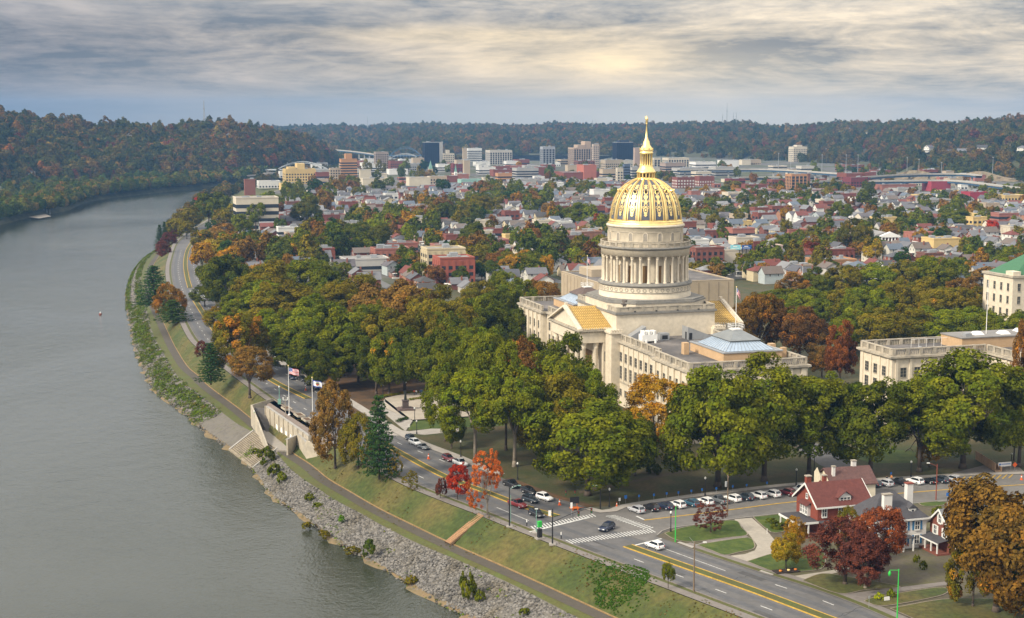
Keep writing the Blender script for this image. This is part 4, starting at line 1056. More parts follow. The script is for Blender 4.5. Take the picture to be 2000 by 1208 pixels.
def skew(c, g, lobes=3):
    """pull a few big lobes out of the crown so the outline is uneven"""
    for _ in range(lobes):
        a = g.random()*6.28; d = np.array([math.cos(a), math.sin(a)]); s = c[:, :2]@d
        f = 0.86+0.28*g.random(); c[s > 0.3, :2] *= f
        c[s > 0.45, 2] *= 0.86+0.25*g.random()
    return c
CROWN = {}
def build_crowns(m, key, dens=1.0, nv=6):
    g = np.random.default_rng(5)
    L = {}
    L['round'] = [leaf_cloud('crown', skew(crown_clumps(g, 95, 'round', 0.82), g), int(26000*dens), 0.0275/dens**.42, g, m) for _ in range(nv)]
    L['tall'] = [leaf_cloud('crown', skew(crown_clumps(g, 90, 'upright', 1.05), g), int(23000*dens), 0.029/dens**.42, g, m) for _ in range(nv)]
    L['fine'] = [leaf_cloud('crown', skew(crown_clumps(g, 130, 'fine', 0.85), g), int(20000*dens), 0.024/dens**.42, g, m, shell=.35, up=.5) for _ in range(max(2, nv//2))]
    # pine: tiers of flat sprays
    def pine(seed):
        g2 = np.random.default_rng(seed); cl = []
        tiers = 15
        for i in range(tiers):
            z = 0.25+2.75*i/tiers; rr = (1.0-(i/tiers)**1.3)*0.95+0.10; n = int(6+8*rr)
            a0 = g2.random()*6.28
            for j in range(n):
                a = a0+6.28*j/n+g2.normal()*.15; L_ = rr*(0.75+.4*g2.random())
                for f in (0.35, 0.65, 0.95): cl.append((L_*f*math.cos(a), L_*f*math.sin(a), z+0.10*f+g2.normal()*.03, 0.13, 0.35))
        return leaf_cloud('crown', np.array(cl), int(11000*dens), 0.034/dens**.42, g2, m, shell=.2, up=0.0)
    L['pine'] = [pine(31), pine(32)]
    def sparse(seed):
        g2 = np.random.default_rng(seed); c = crown_clumps(g2, 75, 'upright', 1.0); c[:, 3] *= .62
        return leaf_cloud('crown', c, int(13000*dens), 0.021/dens**.42, g2, m, shell=.15, up=.1)
    L['sparse'] = [sparse(41), sparse(42)]
    g3 = np.random.default_rng(9)
    L['bush'] = [leaf_cloud('crown', crown_clumps(g3, 26, 'round', 0.62), int(2600*dens), 0.085/dens**.4, g3, m) for _ in range(3)]
    CROWN[key] = L
build_crowns(M_leaf, 'near'); build_crowns(M_leaf, 'mid', 0.22)
TRUNK = {}
def trunk_mesh(kind, g, m):
    q = MB()
    def limb(p, d, L, r, depth):
        n = 3
        for i in range(n):
            p2 = p+d*L/n; q.tube(p, p2, r*(1-.22*i/n*2), r*(1-.22*(i+1)/n*2), 6 if depth < 2 else 4); p = p2; d = unit(d+g.normal(size=3)*.13)
        if depth < 3:
            for _ in range(3 if depth else 4):
                dd = unit(d+g.normal(size=3)*.55+np.array([0, 0, .25])); limb(p, dd, L*.68, r*.52, depth+1)
    if kind == 'pine':
        q.tube((0, 0, 0), (0, 0, 3.0), .055, .012, 8)
        for i in range(26):
            z = .3+2.5*i/26; a = g.random()*6.28; L = .8*(1-i/30); q.tube((0, 0, z), (L*math.cos(a), L*math.sin(a), z+.12), .014, .004, 4)
        return q.mesh('trunk', m)
    # crown-space units: total tree is base z=-0.7 .. 1.7
    q.tube((0, 0, 0), (0, 0, .12), .10, .065, 9); q.tube((0, 0, .12), (.01, .01, .62), .065, .050, 9)
    for i in range(4):
        a = i*1.57+g.random(); limb(np.array([.01, .01, .56]), unit(np.array([math.cos(a)*.55, math.sin(a)*.55, 1.0])), .50, .034, 1)
    limb(np.array([.01, .01, .56]), np.array([0, 0, 1.0]), .6, .040, 1)
    return q.mesh('trunk', m)
g = np.random.default_rng(77)
TRUNK['dec'] = [trunk_mesh('dec', g, M_bark) for _ in range(3)]; TRUNK['pale'] = [trunk_mesh('dec', g, M_barkp) for _ in range(2)]; TRUNK['pine'] = [trunk_mesh('pine', g, M_bark)]
NAMES = {'round': 'shade_tree', 'tall': 'shade_tree', 'fine': 'autumn_tree', 'pine': 'pine_tree', 'sparse': 'maple_tree', 'bush': 'shrub'}
TREES = []
CROWN_AT = []
def plant(kind, x, y, z, width, height, col, alpha=0.05, label=None, group=None, lod='near', rz=None, name=None, cat=None, trunk='dec', bare=0.17):
    """one tree: Empty at its foot > trunk, crown. width and height in metres"""
    nm = name or NAMES[kind]
    t_ = empty(nm, (x, y, z), random.random()*6.28 if rz is None else rz, label, cat or ('shrub' if kind == 'bush' else 'tree'), group)
    cr = random.choice(CROWN[lod][kind]); r = width/2/1.04
    o = link('crown', cr, t_, color=(*col, alpha))
    if kind == 'pine':
        o.scale = (r, r, height/3.05); tk = link('trunk', TRUNK['pine'][0], t_); tk.scale = (r, r, height/3.05)
    elif kind == 'bush':
        o.scale = (r, r, height/1.25)
    else:
        zt = {'round': 1.72, 'tall': 2.25, 'fine': 1.75, 'sparse': 2.1}[kind]
        b_ = height*bare; o.location = (0, 0, b_); e_ = random.uniform(.88, 1.12); o.scale = (r*e_, r/e_, (height-b_)/zt*random.uniform(.97, 1.05)); o.rotation_euler = (random.gauss(0, .05), random.gauss(0, .05), random.random()*6)
        tk = link('trunk', random.choice(TRUNK[trunk]), t_); hs = max(b_, .5)/.60
        tk.scale = (r*.72, r*.72, min(max(hs, height/2.6), height/1.9))
    TREES.append((x, y, width/2, height)); return t_
# colours (albedo)
GR = (0.080, 0.096, 0.008); GD = (0.056, 0.069, 0.008); GL = (0.095, 0.118, 0.008); OL = (0.105, 0.092, 0.010); YE = (0.20, 0.150, 0.015)
OR = (0.140, 0.078, 0.016); BR = (0.125, 0.062, 0.020); RD = (0.28, 0.030, 0.014); BU = (0.088, 0.030, 0.027); GO = (0.23, 0.130, 0.014); ORR = (0.31, 0.085, 0.024); PN = (0.028, 0.062, 0.022); TA = (0.140, 0.085, 0.025); DG = (0.022, 0.045, 0.012)
def tree_px(kind, u, vtop, wpx, vbase, col, alpha=0.05, label=None, group=None, **kw):
    """tree whose foot is seen at (u, vbase) on flat ground and whose top is at vtop"""
    zb = kw.pop('zb', 0.0)
    x, y, _ = P(u, vbase, zb); d = math.hypot(x, y)
    depth = y*_c-(zb+8-H)*_s
    top = Q(u, vtop, y)[2]; wd = wpx/FPX*depth*1.06
    return plant(kind, x, y, zb, wd, max(2.0, top-zb), col, alpha, label, group, **kw)

# ---- trees one can single out
T = tree_px
T('round', 1148, 768, 255, 968, GR, .05, 'large round green tree beside the crossing, in front of the portico', bare=.14)
T('round', 1402, 700, 255, 952, GR, .08, 'broad dark green tree in front of the near wing, over the parked row', bare=.15)
T('tall', 1492, 693, 220, 940, GR, .10, 'dark green tree right in front of the wing skylight')
T('tall', 1580, 722, 185, 928, GR, .16, 'green tree beside the drive, thick forked trunk', bare=.2)
T('round', 1700, 735, 195, 925, GD, .10, 'dark green tree in front of the office building corner')
T('tall', 1795, 728, 170, 922, GR, .22, 'tree with scattered orange leaves among the office building row')
T('round', 1880, 680, 245, 915, GR, .08, 'largest green tree in front of the office building', bare=.16)
T('round', 1990, 735, 160, 912, GR, .14, 'green tree cut off by the right edge above the construction walkway')
T('fine', 1815, 856, 62, 912, GO, .3, 'small golden tree in front of the dark row by the parked cars')
T('tall', 1980, 625, 60, 900, BR, .5, 'rust brown tree at the right edge beside the office building')
T('fine', 1280, 738, 150, 892, GO, .3, 'golden orange tree in front of the near wing windows')
T('tall', 1240, 800, 90, 930, GD, .12, 'small dark tree left of the golden one'); T('bush', 1278, 905, 32, 925, GD, .05, 'small round green bush on the lawn right of the large tree')
T('tall', 928, 715, 150, 905, GL, .10, 'light green tree in front of the plaza, slender pale trunk', trunk='pale', bare=.35)
T('round', 882, 805, 62, 876, GR, .03, 'small dark green tree at the plaza lawn')
T('round', 1005, 708, 160, 912, GR, .22, 'green tree with a pale trunk left of the large round one', trunk='pale', bare=.3)
T('tall', 988, 660, 110, 880, GR, .12, 'upright green tree behind the plaza trees'); T('round', 1090, 722, 185, 905, OL, .10, 'yellow green tree above the large round one')
T('fine', 1015, 655, 120, 850, BR, .45, 'reddish brown tree left of the portico'); T('tall', 1165, 712, 90, 892, GL, .12, 'bright green treetop by the near corner pier')
T('round', 1100, 660, 140, 850, GR, .14, 'dark green tree in front of the portico columns'); T('round', 945, 640, 130, 830, GR, .05, 'green tree left of the reddish brown one')
T('round', 1060, 650, 110, 800, GR, .08, 'green treetop under the pediment'); T('round', 860, 640, 130, 800, GD, .12, 'dark tree standing behind the plaza', bare=.2)
T('tall', 870, 690, 95, 862, GR, .10, 'green tree leaning over the plaza flower beds')
T('tall', 1205, 790, 70, 915, GR, .10, 'narrow green tree right of the large round one')
T('sparse', 952, 880, 84, 1012, ORR, .25, 'half-bare orange maple at the top of the bank steps', trunk='pale', bare=.12)
T('tall', 893, 905, 52, 976, RD, .15, 'vivid red maple beside the boulevard', name='maple_tree', bare=.1)
T('fine', 860, 932, 26, 974, BU, .1, 'small dark red maple left of the vivid red one', name='maple_tree', bare=.1)
T('pine', 741, 768, 78, 937, PN, 0, 'tall dark pine beside the boulevard below the plaza', name='pine_tree', zb=-.6)
T('fine', 655, 748, 104, 915, TA, .12, 'large thin olive brown tree beside the terrace', bare=.1, zb=-3)
T('fine', 700, 800, 88, 918, OL, .15, 'olive tree between the terrace and the tall pine', bare=.1, zb=-1.5)
T('sparse', 802, 918, 40, 962, OL, .2, 'small thin yellow green tree on the bank slope', zb=-1, bare=.1)
T('sparse', 770, 880, 40, 935, YE, .2, 'thin yellowish sapling right of the tall pine', zb=-.5, bare=.1)
T('fine', 488, 676, 110, 778, TA, .22, 'brown autumn tree with three trunks beside the terrace', zb=-1, bare=.3)
T('round', 468, 612, 118, 735, OL, .55, 'golden olive tree leaning over the boulevard'); T('pine', 412, 668, 58, 752, PN, 0, 'dark pine left of the golden olive tree', zb=-1)
T('fine', 398, 665, 34, 705, BU, .3, 'small dark red tree beside the riverside walk', zb=0, bare=.15)
T('pine', 302, 517, 76, 603, PN, 0, 'wide dark pine on the riprap bank', zb=-3); T('fine', 334, 550, 72, 625, OR, .5, 'orange tree behind the lower pine on the bank', zb=-1, bare=.1)
T('pine', 338, 585, 72, 632, (0.035, 0.065, 0.018), 0, 'low spreading pine in front of the orange tree', zb=-1)
T('pine', 313, 438, 24, 490, DG, 0, 'narrow dark pine at the water where the road bends', zb=-6); T('pine', 322, 432, 22, 482, DG, 0, 'second narrow dark pine beside the first', zb=-6)
T('fine', 318, 470, 36, 505, BU, .1, 'burgundy bush-like tree on the bank, lowest of three', zb=-4, bare=.05); T('fine', 330, 452, 34, 487, BU, .1, 'burgundy tree on the bank, middle of three', zb=-4, bare=.05); T('fine', 345, 440, 28, 466, BU, .1, 'burgundy tree on the bank, highest of three', zb=-4, bare=.05)
T('tall', 1305, 1097, 32, 1150, GR, .03, 'young green street tree beside the median', zb=0, bare=.32)
T('sparse', 1388, 975, 74, 1042, BU, .0, 'low burgundy ornamental maple on the corner lawn', bare=.12, name='maple_tree')
T('fine', 1552, 1008, 58, 1086, GO, .1, 'golden tree against the porch of the red brick house', bare=.22); T('round', 1535, 1045, 62, 1114, YE, .05, 'round yellow green tree in the flower bed', bare=.22)
T('fine', 1650, 1008, 165, 1142, BU, .1, 'large burgundy tree in front of the white house', bare=.14); T('fine', 1718, 990, 112, 1136, (0.15, 0.045, 0.022), .25, 'thin red brown tree in front of the dark hip roof', bare=.16, trunk='pale')
T('fine', 1690, 1040, 120, 1150, BU, .05, 'burgundy tree with low sprawling limbs, lower of its clump', bare=.12, trunk='pale'); T('fine', 1655, 985, 60, 1105, OL, .4, 'olive treetop between the brick house and the burgundy trees', bare=.3)
T('round', 1945, 928, 268, 1196, (.100, .060, .016), .22, 'huge orange and green tree at the lower right corner', bare=.06)
T('round', 1900, 1040, 95, 1186, OL, .5, 'green lower limbs tree joined to the huge orange one', bare=.05)
T('round', 1990, 985, 90, 1205, GD, .2, 'dark green tree tucked behind the huge orange one', bare=.05)
# ---- the grove left of the statehouse and the park to its right
GL_ = 'trees of the statehouse grove'; GLt = 'leafy shade tree in the dense grove left of the statehouse'
grove = [(440,500,92,605,GD,.08),(522,508,120,628,OL,.10),(500,545,120,650,GL,.12),(560,545,130,668,OL,.08),(600,498,100,612,GR,.12),(640,520,90,625,GR,.05),(690,532,110,650,OL,.15),(470,565,90,655,GR,.2),(620,578,110,700,GL,.05),(585,615,105,722,GR,.06),(632,600,105,735,GR,.08),(570,655,80,730,GD,.1),(670,590,120,735,GR,.10),(700,640,100,752,GD,.12),(655,650,100,760,GR,.06),(740,555,115,680,TA,.10),(800,552,130,690,TA,.18),(845,562,100,700,OL,.22),(755,600,120,745,OL,.14),(790,640,100,768,GD,.25),(890,580,110,720,OL,.08),(870,610,90,735,GR,.16),(940,575,95,700,GR,.06),(975,560,100,680,GD,.10),(1010,545,90,650,GR,.12),(905,640,90,760,GR,.10),(760,650,90,772,GR,.2),(720,590,70,700,GR,.1),(535,600,90,690,GL,.1),(960,600,90,720,GD,.12),(1020,600,80,700,GD,.2),(985,530,70,625,GR,.08),(1060,545,70,630,OR,.3),(930,545,80,640,OL,.1),(400,560,50,600,GD,.1),(430,600,70,650,OL,.4),(660,545,90,660,OL,.12),(820,605,90,740,OL,.18),(735,655,80,770,GD,.10),(610,655,80,765,GD,.08)]
CN = {GD: 'dark green', GR: 'green', GL: 'light green', OL: 'olive', TA: 'brownish olive', OR: 'orange', YE: 'yellow', GO: 'golden', BR: 'rust brown', BU: 'burgundy', RD: 'red', DG: 'very dark'}
def tlabel(c, wp, vb, u, bins, rows, tail):
    return '%s %s tree in the %s %s%s' % ('large' if wp > 108 else 'small' if wp < 84 else 'middling', CN.get(c, 'green'), rows[0][1] if vb < rows[0][0] else rows[1][1] if vb < rows[1][0] else 'front row', next(t for x, t in bins if u < x), tail)
for (u, vt, wp, vb, c, a) in grove:
    T(random.choice(['round', 'round', 'tall']), u, vt, wp*1.16, vb, c, a, tlabel(c, wp, vb, u, [(520, 'by the boulevard'), (600, 'above the terrace'), (690, 'above the flags'), (780, 'above the tall pine'), (880, 'behind the statue'), (3000, 'beside the far wing')], [(655, 'back row'), (725, 'middle row')], ''), GL_)
GR_ = 'trees of the park behind the statehouse'; GRt = 'leafy shade tree in the park behind the near wing and office building'
T('round', 1482, 565, 100, 700, (0.110, 0.062, 0.014), .3, 'large rust orange tree right of the near gold gable'); T('round', 1562, 598, 105, 705, (0.088, 0.045, 0.018), .35, 'reddish brown tree behind the near wing pavilion', bare=.2); T('tall', 1640, 622, 78, 760, (0.115, 0.042, 0.018), .35, 'dark red tree in the gap between wing and office building', bare=.2)
T('tall', 1605, 650, 70, 740, (0.10, 0.06, 0.02), .3, 'brown tree beside the dark red one'); T('round', 1450, 640, 70, 720, (0.11, 0.07, 0.02), .2, 'brown treetop above the wing roof')
park = [(1530,560,80,625,GR,.05),(1585,562,90,640,GR,.1),(1640,560,90,640,OL,.2),(1690,555,90,650,GL,.1),(1750,545,90,640,OL,.15),(1800,540,90,630,OL,.1),(1850,560,90,650,OL,.25),(1890,600,90,680,GL,.08),(1830,600,100,680,GL,.08),(1770,600,100,680,OL,.08),(1710,600,105,690,OL,.08),(1680,570,70,650,GR,.05),(1930,610,90,690,GR,.05),(1980,605,90,690,GR,.08),(1900,560,70,640,OL,.1),(1590,525,60,590,GD,.15),(1640,515,70,590,OL,.15),(1700,510,80,590,GL,.1),(1760,505,80,590,OL,.2),(1820,500,80,590,GR,.2),(1880,540,60,610,OR,.2),(1550,530,60,595,OR,.3),(1945,585,60,650,GR,.1),(1995,650,60,720,GR,.05),(1660,610,60,690,GR,.1),(1870,640,80,720,GR,.05),(1730,560,70,640,GR,.05)]
for (u, vt, wp, vb, c, a) in park:
    T(random.choice(['round', 'round', 'tall']), u, vt, wp*1.25, vb, c, a, tlabel(c, wp, vb, u, [(1600, 'just behind the near wing'), (1700, 'left of the office building'), (1800, 'behind the office building corner'), (1890, 'behind the office building middle'), (3000, 'below the green roof')], [(610, 'back row'), (655, 'middle row')], ''), GR_)
# riverside row where the boulevard bends away
row = [(395,470,58,530,GO,.4),(425,458,70,520,YE,.4),(445,480,60,535,GO,.4),(405,520,50,560,GD,.1),(455,520,50,560,BU,.2),(425,540,50,590,GD,.1),(395,448,50,490,OL,.4),(430,436,60,480,TA,.2),(452,448,50,500,OR,.4),(350,418,52,465,OL,.15),(372,405,50,450,OL,.2),(408,380,56,440,GD,.05),(388,382,18,405,RD,.1),(435,375,44,425,GD,.1),(470,418,50,470,GR,.1),(440,405,50,450,OL,.3),(365,430,40,470,OL,.1),(500,395,40,450,GR,.1),(495,455,30,505,GR,.05)]
for (u, vt, wp, vb, c, a) in row:
    T('round', u, vt, wp, vb, c, a, '%s %s tree %s where the boulevard bends away' % ('broad' if wp > 52 else 'small', CN.get(c, 'green'), 'on the bank' if u < 390 else 'at the far kerb' if vb > 500 else 'farther up'), 'trees at the boulevard bend', lod='mid', zb=0 if u > 390 else -1)

# ---- riverbank shrubs one can count, then the brush nobody could
def shrub(u, v, z, wp, hp, col, a=.05, lab=None, grp=None):
    x, y, _ = P(u, v, z); dp = y*_c-(z-H)*_s
    plant('bush', x, y, z-.2, wp/FPX*dp, hp/FPX*dp, col, a, lab, grp)
for (u, v, z, wp, hp, c, a, lb) in [(605,977,-7.5,22,16,GR,0,'small green shrub on the bare rocks below the ramp'),(620,992,-8,24,12,GL,0,'low yellow green shrub right under the small green one'),(667,1020,-7.5,14,16,(0.08,.17,.01),0,'bright green shrub on the rocks'),(720,1085,-8.6,30,34,(0.06,.085,.012),.2,'olive shrub with orange tips at the waterline'),(913,1168,-8.2,38,52,GR,0,'tallest green shrub low on the rocks'),(938,1176,-8.4,24,26,GR,0,'round green shrub right of the tallest'),(550,940,-7.5,24,20,GL,0,'yellow green shrub near the top of the rocks'),(536,930,-8,30,26,GR,.05,'green shrub beside the ramp foot'),(520,905,-7.5,36,34,GR,0,'leafy shrub at the ramp wall'),(500,890,-7,20,16,GL,0,'small shrub on the ramp edge'),(600,1032,-9.6,24,14,OL,.1,'olive shrub hanging over the water'),(632,1050,-9.6,28,16,OL,.1,'low olive shrub at the waterline right of it'),(688,1080,-9.6,36,14,OL,.1,'straggling shrub at the water below the rocks'),(803,1139,-9.5,30,16,OL,.1,'low waterline shrub under the bank steps'),(1025,1200,-7.2,26,14,GR,0,'green shrub by the path at the bottom edge'),(693,982,-6.4,12,8,GR,0,'tiny green shrub at the rock top'),(1718,1172,0,22,17,(0.19,.22,.01),0,'round yellow bush left of the small sign'),(1741,1168,0,20,20,GL,0,'round green bush right of the small sign'),(1790,1098,0,16,16,GR,0,'clipped bush at the porch of the smaller brick house'),(1803,1112,0,18,18,GR,0,'clipped bush under the porch steps'),(1832,1010,0,30,22,GR,0,'green hedge bush behind the white chimney'),(1868,1020,0,26,18,GD,0,'hedge bush by the parking lot'),(1522,1032,0,40,14,GD,.1,'dark hedge beside the curved driveway'),(1505,1022,0,28,12,GR,.1,'hedge at the top of the curved driveway')]:
    shrub(u, v, z, wp, hp, c, a, lb)
def brush(name, pts, m, size, label, g):
    cl = np.array([(x, y, z, r, .7) for x, y, z, r in pts]); n = int(len(pts)*26)
    o = link(name, leaf_cloud(name, cl, n, size, g, m, soft=False)); return tag(o, label, 'brush', kind='stuff')
def brush_mat(name, c1, c2, c3):
    m = bpy.data.materials.new(name); m.use_nodes = True; m.node_tree.nodes.clear(); t = NT(m.node_tree)
    o = t.new('ShaderNodeOutputMaterial'); lv = t.new('ShaderNodeAttribute', attribute_type='GEOMETRY', attribute_name='leafvar').outputs['Fac']
    geo = t.new('ShaderNodeNewGeometry').outputs['Position']; nz = t.noise(geo, 0.08, 4, .6); n2_ = t.noise(geo, 0.35, 3, .6)
    c = t.mix(t.mapr(nz, .38, .6), c1, c2); c = t.mix(t.mapr(n2_, .56, .66), c, c3); f = t.mapr(lv, 0, 1, .6, 1.4)
    d = t.new('ShaderNodeBsdfDiffuse'); t.put(d.inputs['Color'], t.mix(1.0, c, t.comb(f, f, f), 'MULTIPLY')); t.l.new(d.outputs[0], o.inputs[0]); return m
M_brush = brush_mat('brush_leaves', (0.078, 0.118, 0.009), (0.060, 0.080, 0.010), (0.13, 0.105, 0.022))
g = np.random.default_rng(3); bp_ = []
iy = lambda y: int(np.argmin(abs(LR[:, 1]-y)))
for k in range(5200):
    y = g.uniform(425, 1150); t_ = np.interp(y, LR[:, 1][np.argsort(LR[:, 1])], np.arange(len(LR))[np.argsort(LR[:, 1])]); s = g.beta(1.5, 1.8) if y < 760 else g.choice([g.random()*.35, .75+.25*g.random()])
    if 432 < y < 476: continue
    dens_ = 1.0 if y < 760 else .75
    if (math.sin(y*.11)+math.sin(y*.043+2)+math.sin(y*.31+s*4)) > 1.5 and g.random() < .8: continue
    if g.random() > dens_: continue
    q_ = bankpoint(t_+g.normal()*.3, s); bp_.append((*q_, g.uniform(.5, 1.6)))
for k in range(3000):
    y = g.uniform(255, 428); 
    t_ = np.interp(y, LR[:, 1][np.argsort(LR[:, 1])], np.arange(len(LR))[np.argsort(LR[:, 1])])
    s = g.random()
    v = math.sin(y*.19+s*5)+math.sin(y*.067+1+s*3)+math.sin(y*.41+2-s*7)
    if v < .95 and not (s > .93 and g.random() < .5): continue
    q_ = bankpoint(t_, s); bp_.append((*q_, g.uniform(.15, .5)))
brush('riverbank_brush', bp_, M_brush, 0.24, 'green brush and weeds spread over the rocky riverbank', g)
# weeds on the grass bank (the bright green patches)
wp_ = []
for (u0, v0, ru, rv, n, z) in [(1215,1150,56,22,900,-2.6),(760,945,18,8,120,-2.2),(1175,1130,30,14,90,-2.6),(1240,1165,50,20,120,-2.6)]:
    for _ in range(n):
        r_, a_ = math.sqrt(g.random()), g.random()*6.28; x, y, _z = P(u0+ru*r_*math.cos(a_), v0+rv*r_*math.sin(a_), z); 
        wp_.append((x, y, z, g.uniform(.08, .2)))
def snap_bank(pts):
    out = []
    for x, y, z, r in pts:
        a = closest(np.array([[x, y]]), LE)[0]; b_ = closest(np.array([[x, y]]), LC)[0]; da = math.hypot(x-a[0], y-a[1])-3.6; db = math.hypot(x-b_[0], y-b_[1])-1.5
        f = max(0, min(1, da/(da+db+1e-6))); out.append((x, y, -5.45*f+.35*math.sin(math.pi*f)+.05, r))
    return out
brush('weed_patch', snap_bank(wp_), brush_mat('weed_leaves', (0.040, 0.095, 0.008), (0.045, 0.085, 0.010), (0.06, 0.085, 0.014)), 0.16, 'bright green weed patches on the grassy bank', g)
wt = []
for k in range(2600):
    y = g.uniform(235, 440); i = int(np.argmin(abs(LE[:, 1]-y))); a = LE[i]; b_ = closest(a[None], LC)[0]; f = g.uniform(.14, .9); x, y2 = a+(b_-a)*f+g.uniform(-2.6, 2.6, 2)
    if math.sin(x*.35+y2*.2)+math.sin(y2*.5-x*.7)+math.sin(x*.13-y2*.11) < .55: continue
    wt.append((x, y2, 0, g.uniform(.08, .2)))
brush('dry_tufts', snap_bank(wt), brush_mat('tuft_leaves', (0.095, 0.085, 0.02), (0.13, 0.085, 0.028), (0.06, 0.09, 0.015)), 0.10, 'dry grass tufts over the sloping bank', g)

# ---- riprap stones
def stones(name, n, y0, y1, s_rng, label, seed, size=(0.22, 0.62)):
    g = np.random.default_rng(seed)
    base = np.array([(0, -.525731, .850651), (0, .525731, .850651), (0, -.525731, -.850651), (0, .525731, -.850651), (.850651, 0, .525731), (.850651, 0, -.525731), (-.850651, 0, .525731), (-.850651, 0, -.525731), (.525731, .850651, 0), (-.525731, .850651, 0), (.525731, -.850651, 0), (-.525731, -.850651, 0)])
    fc = np.array([(0,4,1),(0,1,6),(0,6,11),(0,11,10),(0,10,4),(1,4,8),(4,5,8),(4,10,5),(10,2,5),(10,11,2),(11,7,2),(11,6,7),(6,9,7),(6,1,9),(1,8,9),(3,5,2),(3,8,5),(3,9,8),(3,7,9),(3,2,7)])
    order = np.argsort(LR[:, 1]); T_ = np.interp(g.uniform(y0, y1, n), LR[order, 1], np.arange(len(LR))[order])
    V = np.empty((n, 20, 3, 3), np.float32)
    for k in range(n):
        c = bankpoint(T_[k], g.uniform(*s_rng)); r = g.uniform(*size)*np.array([1, .7+.5*g.random(), .6+.3*g.random()])
        vv = base*(.75+.5*g.random((12, 1)))*r; a = g.random()*6.28; ca, sa = math.cos(a), math.sin(a); rot = np.array([(ca, -sa, 0), (sa, ca, 0), (0, 0, 1)])
        V[k] = (vv@rot.T+c)[fc]
    var = np.repeat(g.random(n), 20)
    me = quads_mesh(name, V.reshape(-1, 3), M_stone, {'leafvar': (var, 'FLOAT')}, n=3); o = link(name, me); return tag(o, label, 'riprap', kind='stuff')
m = bpy.data.materials.new('riprap_stone'); m.use_nodes = True; m.node_tree.nodes.clear(); t = NT(m.node_tree); b = t.new('ShaderNodeBsdfPrincipled'); o = t.new('ShaderNodeOutputMaterial'); t.l.new(b.outputs[0], o.inputs[0])
lv = t.new('ShaderNodeAttribute', attribute_type='GEOMETRY', attribute_name='leafvar').outputs['Fac']; b.inputs['Roughness'].default_value = .9
geo = t.new('ShaderNodeNewGeometry').outputs['Position']
c = t.mix(lv, (0.048, 0.045, 0.040), (0.21, 0.195, 0.175)); c = t.mix(t.mapr(t.noise(geo, .12, 3, .6), .5, .7), c, t.mix(1.0, c, (0.80, 0.74, 0.60), 'MULTIPLY')); t.put(b.inputs['Base Color'], c); M_stone = m
stones('riprap_stones', 15000, 255, 430, (0.02, .90), 'loose grey stones covering the near riverbank', 1, (.14, .46))
stones('riprap_boulders', 4500, 475, 1100, (0.02, .95), 'loose grey stones on the far stretch of riverbank', 2, (.25, .6))
stones('shore_stones', 1500, 255, 900, (0.86, 1.0), 'small tan stones along the waterline', 3, (.15, .4))
# ------------------------------------------------------------------ wooded ridges
def interp_px(tab, u, k): return float(np.interp(u, [r[0] for r in tab], [r[k] for r in tab]))
LEFT = [(-420,395,175),(-200,380,195),(0,362,219),(60,358,229),(150,354,239),(200,352,247),(250,350,240),(300,347,251),(350,345,249),(400,343,240),(450,341,239),(480,339,247),(520,336,254),(560,332,262),(600,326,269),(635,321,290),(655,315,312)]
FAR = [(380,302,250),(530,302,252),(620,302,250),(650,302,248),(700,302,251),(760,302,247),(850,303,245),(900,303,248),(960,303,248),(1000,303,249),(1050,303,246),(1095,303,243),(1120,304,247),(1240,305,248),(1290,306,247),(1330,307,244),(1400,310,242),(1460,313,241),(1485,314,248),(1540,316,250),(1570,318,247),(1640,320,244),(1700,324,242),(1740,334,242),(1780,340,240),(1805,343,244),(1860,347,247),(1900,349,242),(1960,353,236),(2000,356,233),(2100,362,222),(2300,372,205)]
def ridge(name, tab, u0, u1, nu, crest_dy, m, seed, treeh=14.0, rows=26, bump=9.0):
    us = np.linspace(u0, u1, nu); g = np.random.default_rng(seed); G = np.zeros((rows+6, nu, 3))
    ph = g.random(8)*6.28
    for i, u in enumerate(us):
        Yb = P(u, interp_px(tab, u, 1), 0)[1]; dy = crest_dy(u) if callable(crest_dy) else crest_dy; Yc = Yb+dy
        zc = Q(u, interp_px(tab, u, 2), Yc)[2]-treeh+4
        for r in range(rows+6):
            if r < rows:
                t = r/(rows-1); Y = Yb+dy*t
                zz = zc*(math.sin(t*math.pi/2)**0.85)
                x = X_at(u, Y)
                zz += bump*math.sin(math.pi*t)*(math.sin(x*.012+ph[0])+.7*math.sin(x*.027+Y*.008+ph[1])+.5*math.sin(Y*.02+x*.006+ph[2]))*.6
                zz = min(zz, zc*(0.25+.80*t)+2) if zz > 0 else 0.0
                if r == 0: zz = -0.6
            else:
                t = (r-rows+1)/6; Y = Yc+dy*t*.6; zz = zc*(1-t)
            G[r, i] = (X_at(u, Y), Y, zz)
    V = G.reshape(-1, 3); F = []
    for r in range(rows+5):
        for i in range(nu-1): F.append((r*nu+i, r*nu+i+1, (r+1)*nu+i+1, (r+1)*nu+i))
    me = bpy.data.meshes.new(name); me.from_pydata(V.tolist(), [], F); me.materials.append(m); me.polygons.foreach_set('use_smooth', [True]*len(F)); me.update()
    o = link(name, me); o['kind'] = 'structure'; return G, us
M_hill = mat('forest_floor', (0.040, 0.032, 0.016), 0.95, 0.3, 0.01, col2=(0.055, 0.06, 0.02), fine=(0.08, .3))
GLH, UL = ridge('left_ridge', LEFT, -420, 655, 90, lambda u: 330 if u < 500 else 330-(u-500)*.9, M_hill, 4, 15, bump=14)
GFH, UF = ridge('far_hills', FAR, 380, 2300, 150, lambda u: float(np.interp(u, [380, 1300, 1700, 2000, 2300], [1900, 1500, 1150, 950, 900])), M_hill, 6, 13, rows=34, bump=16)

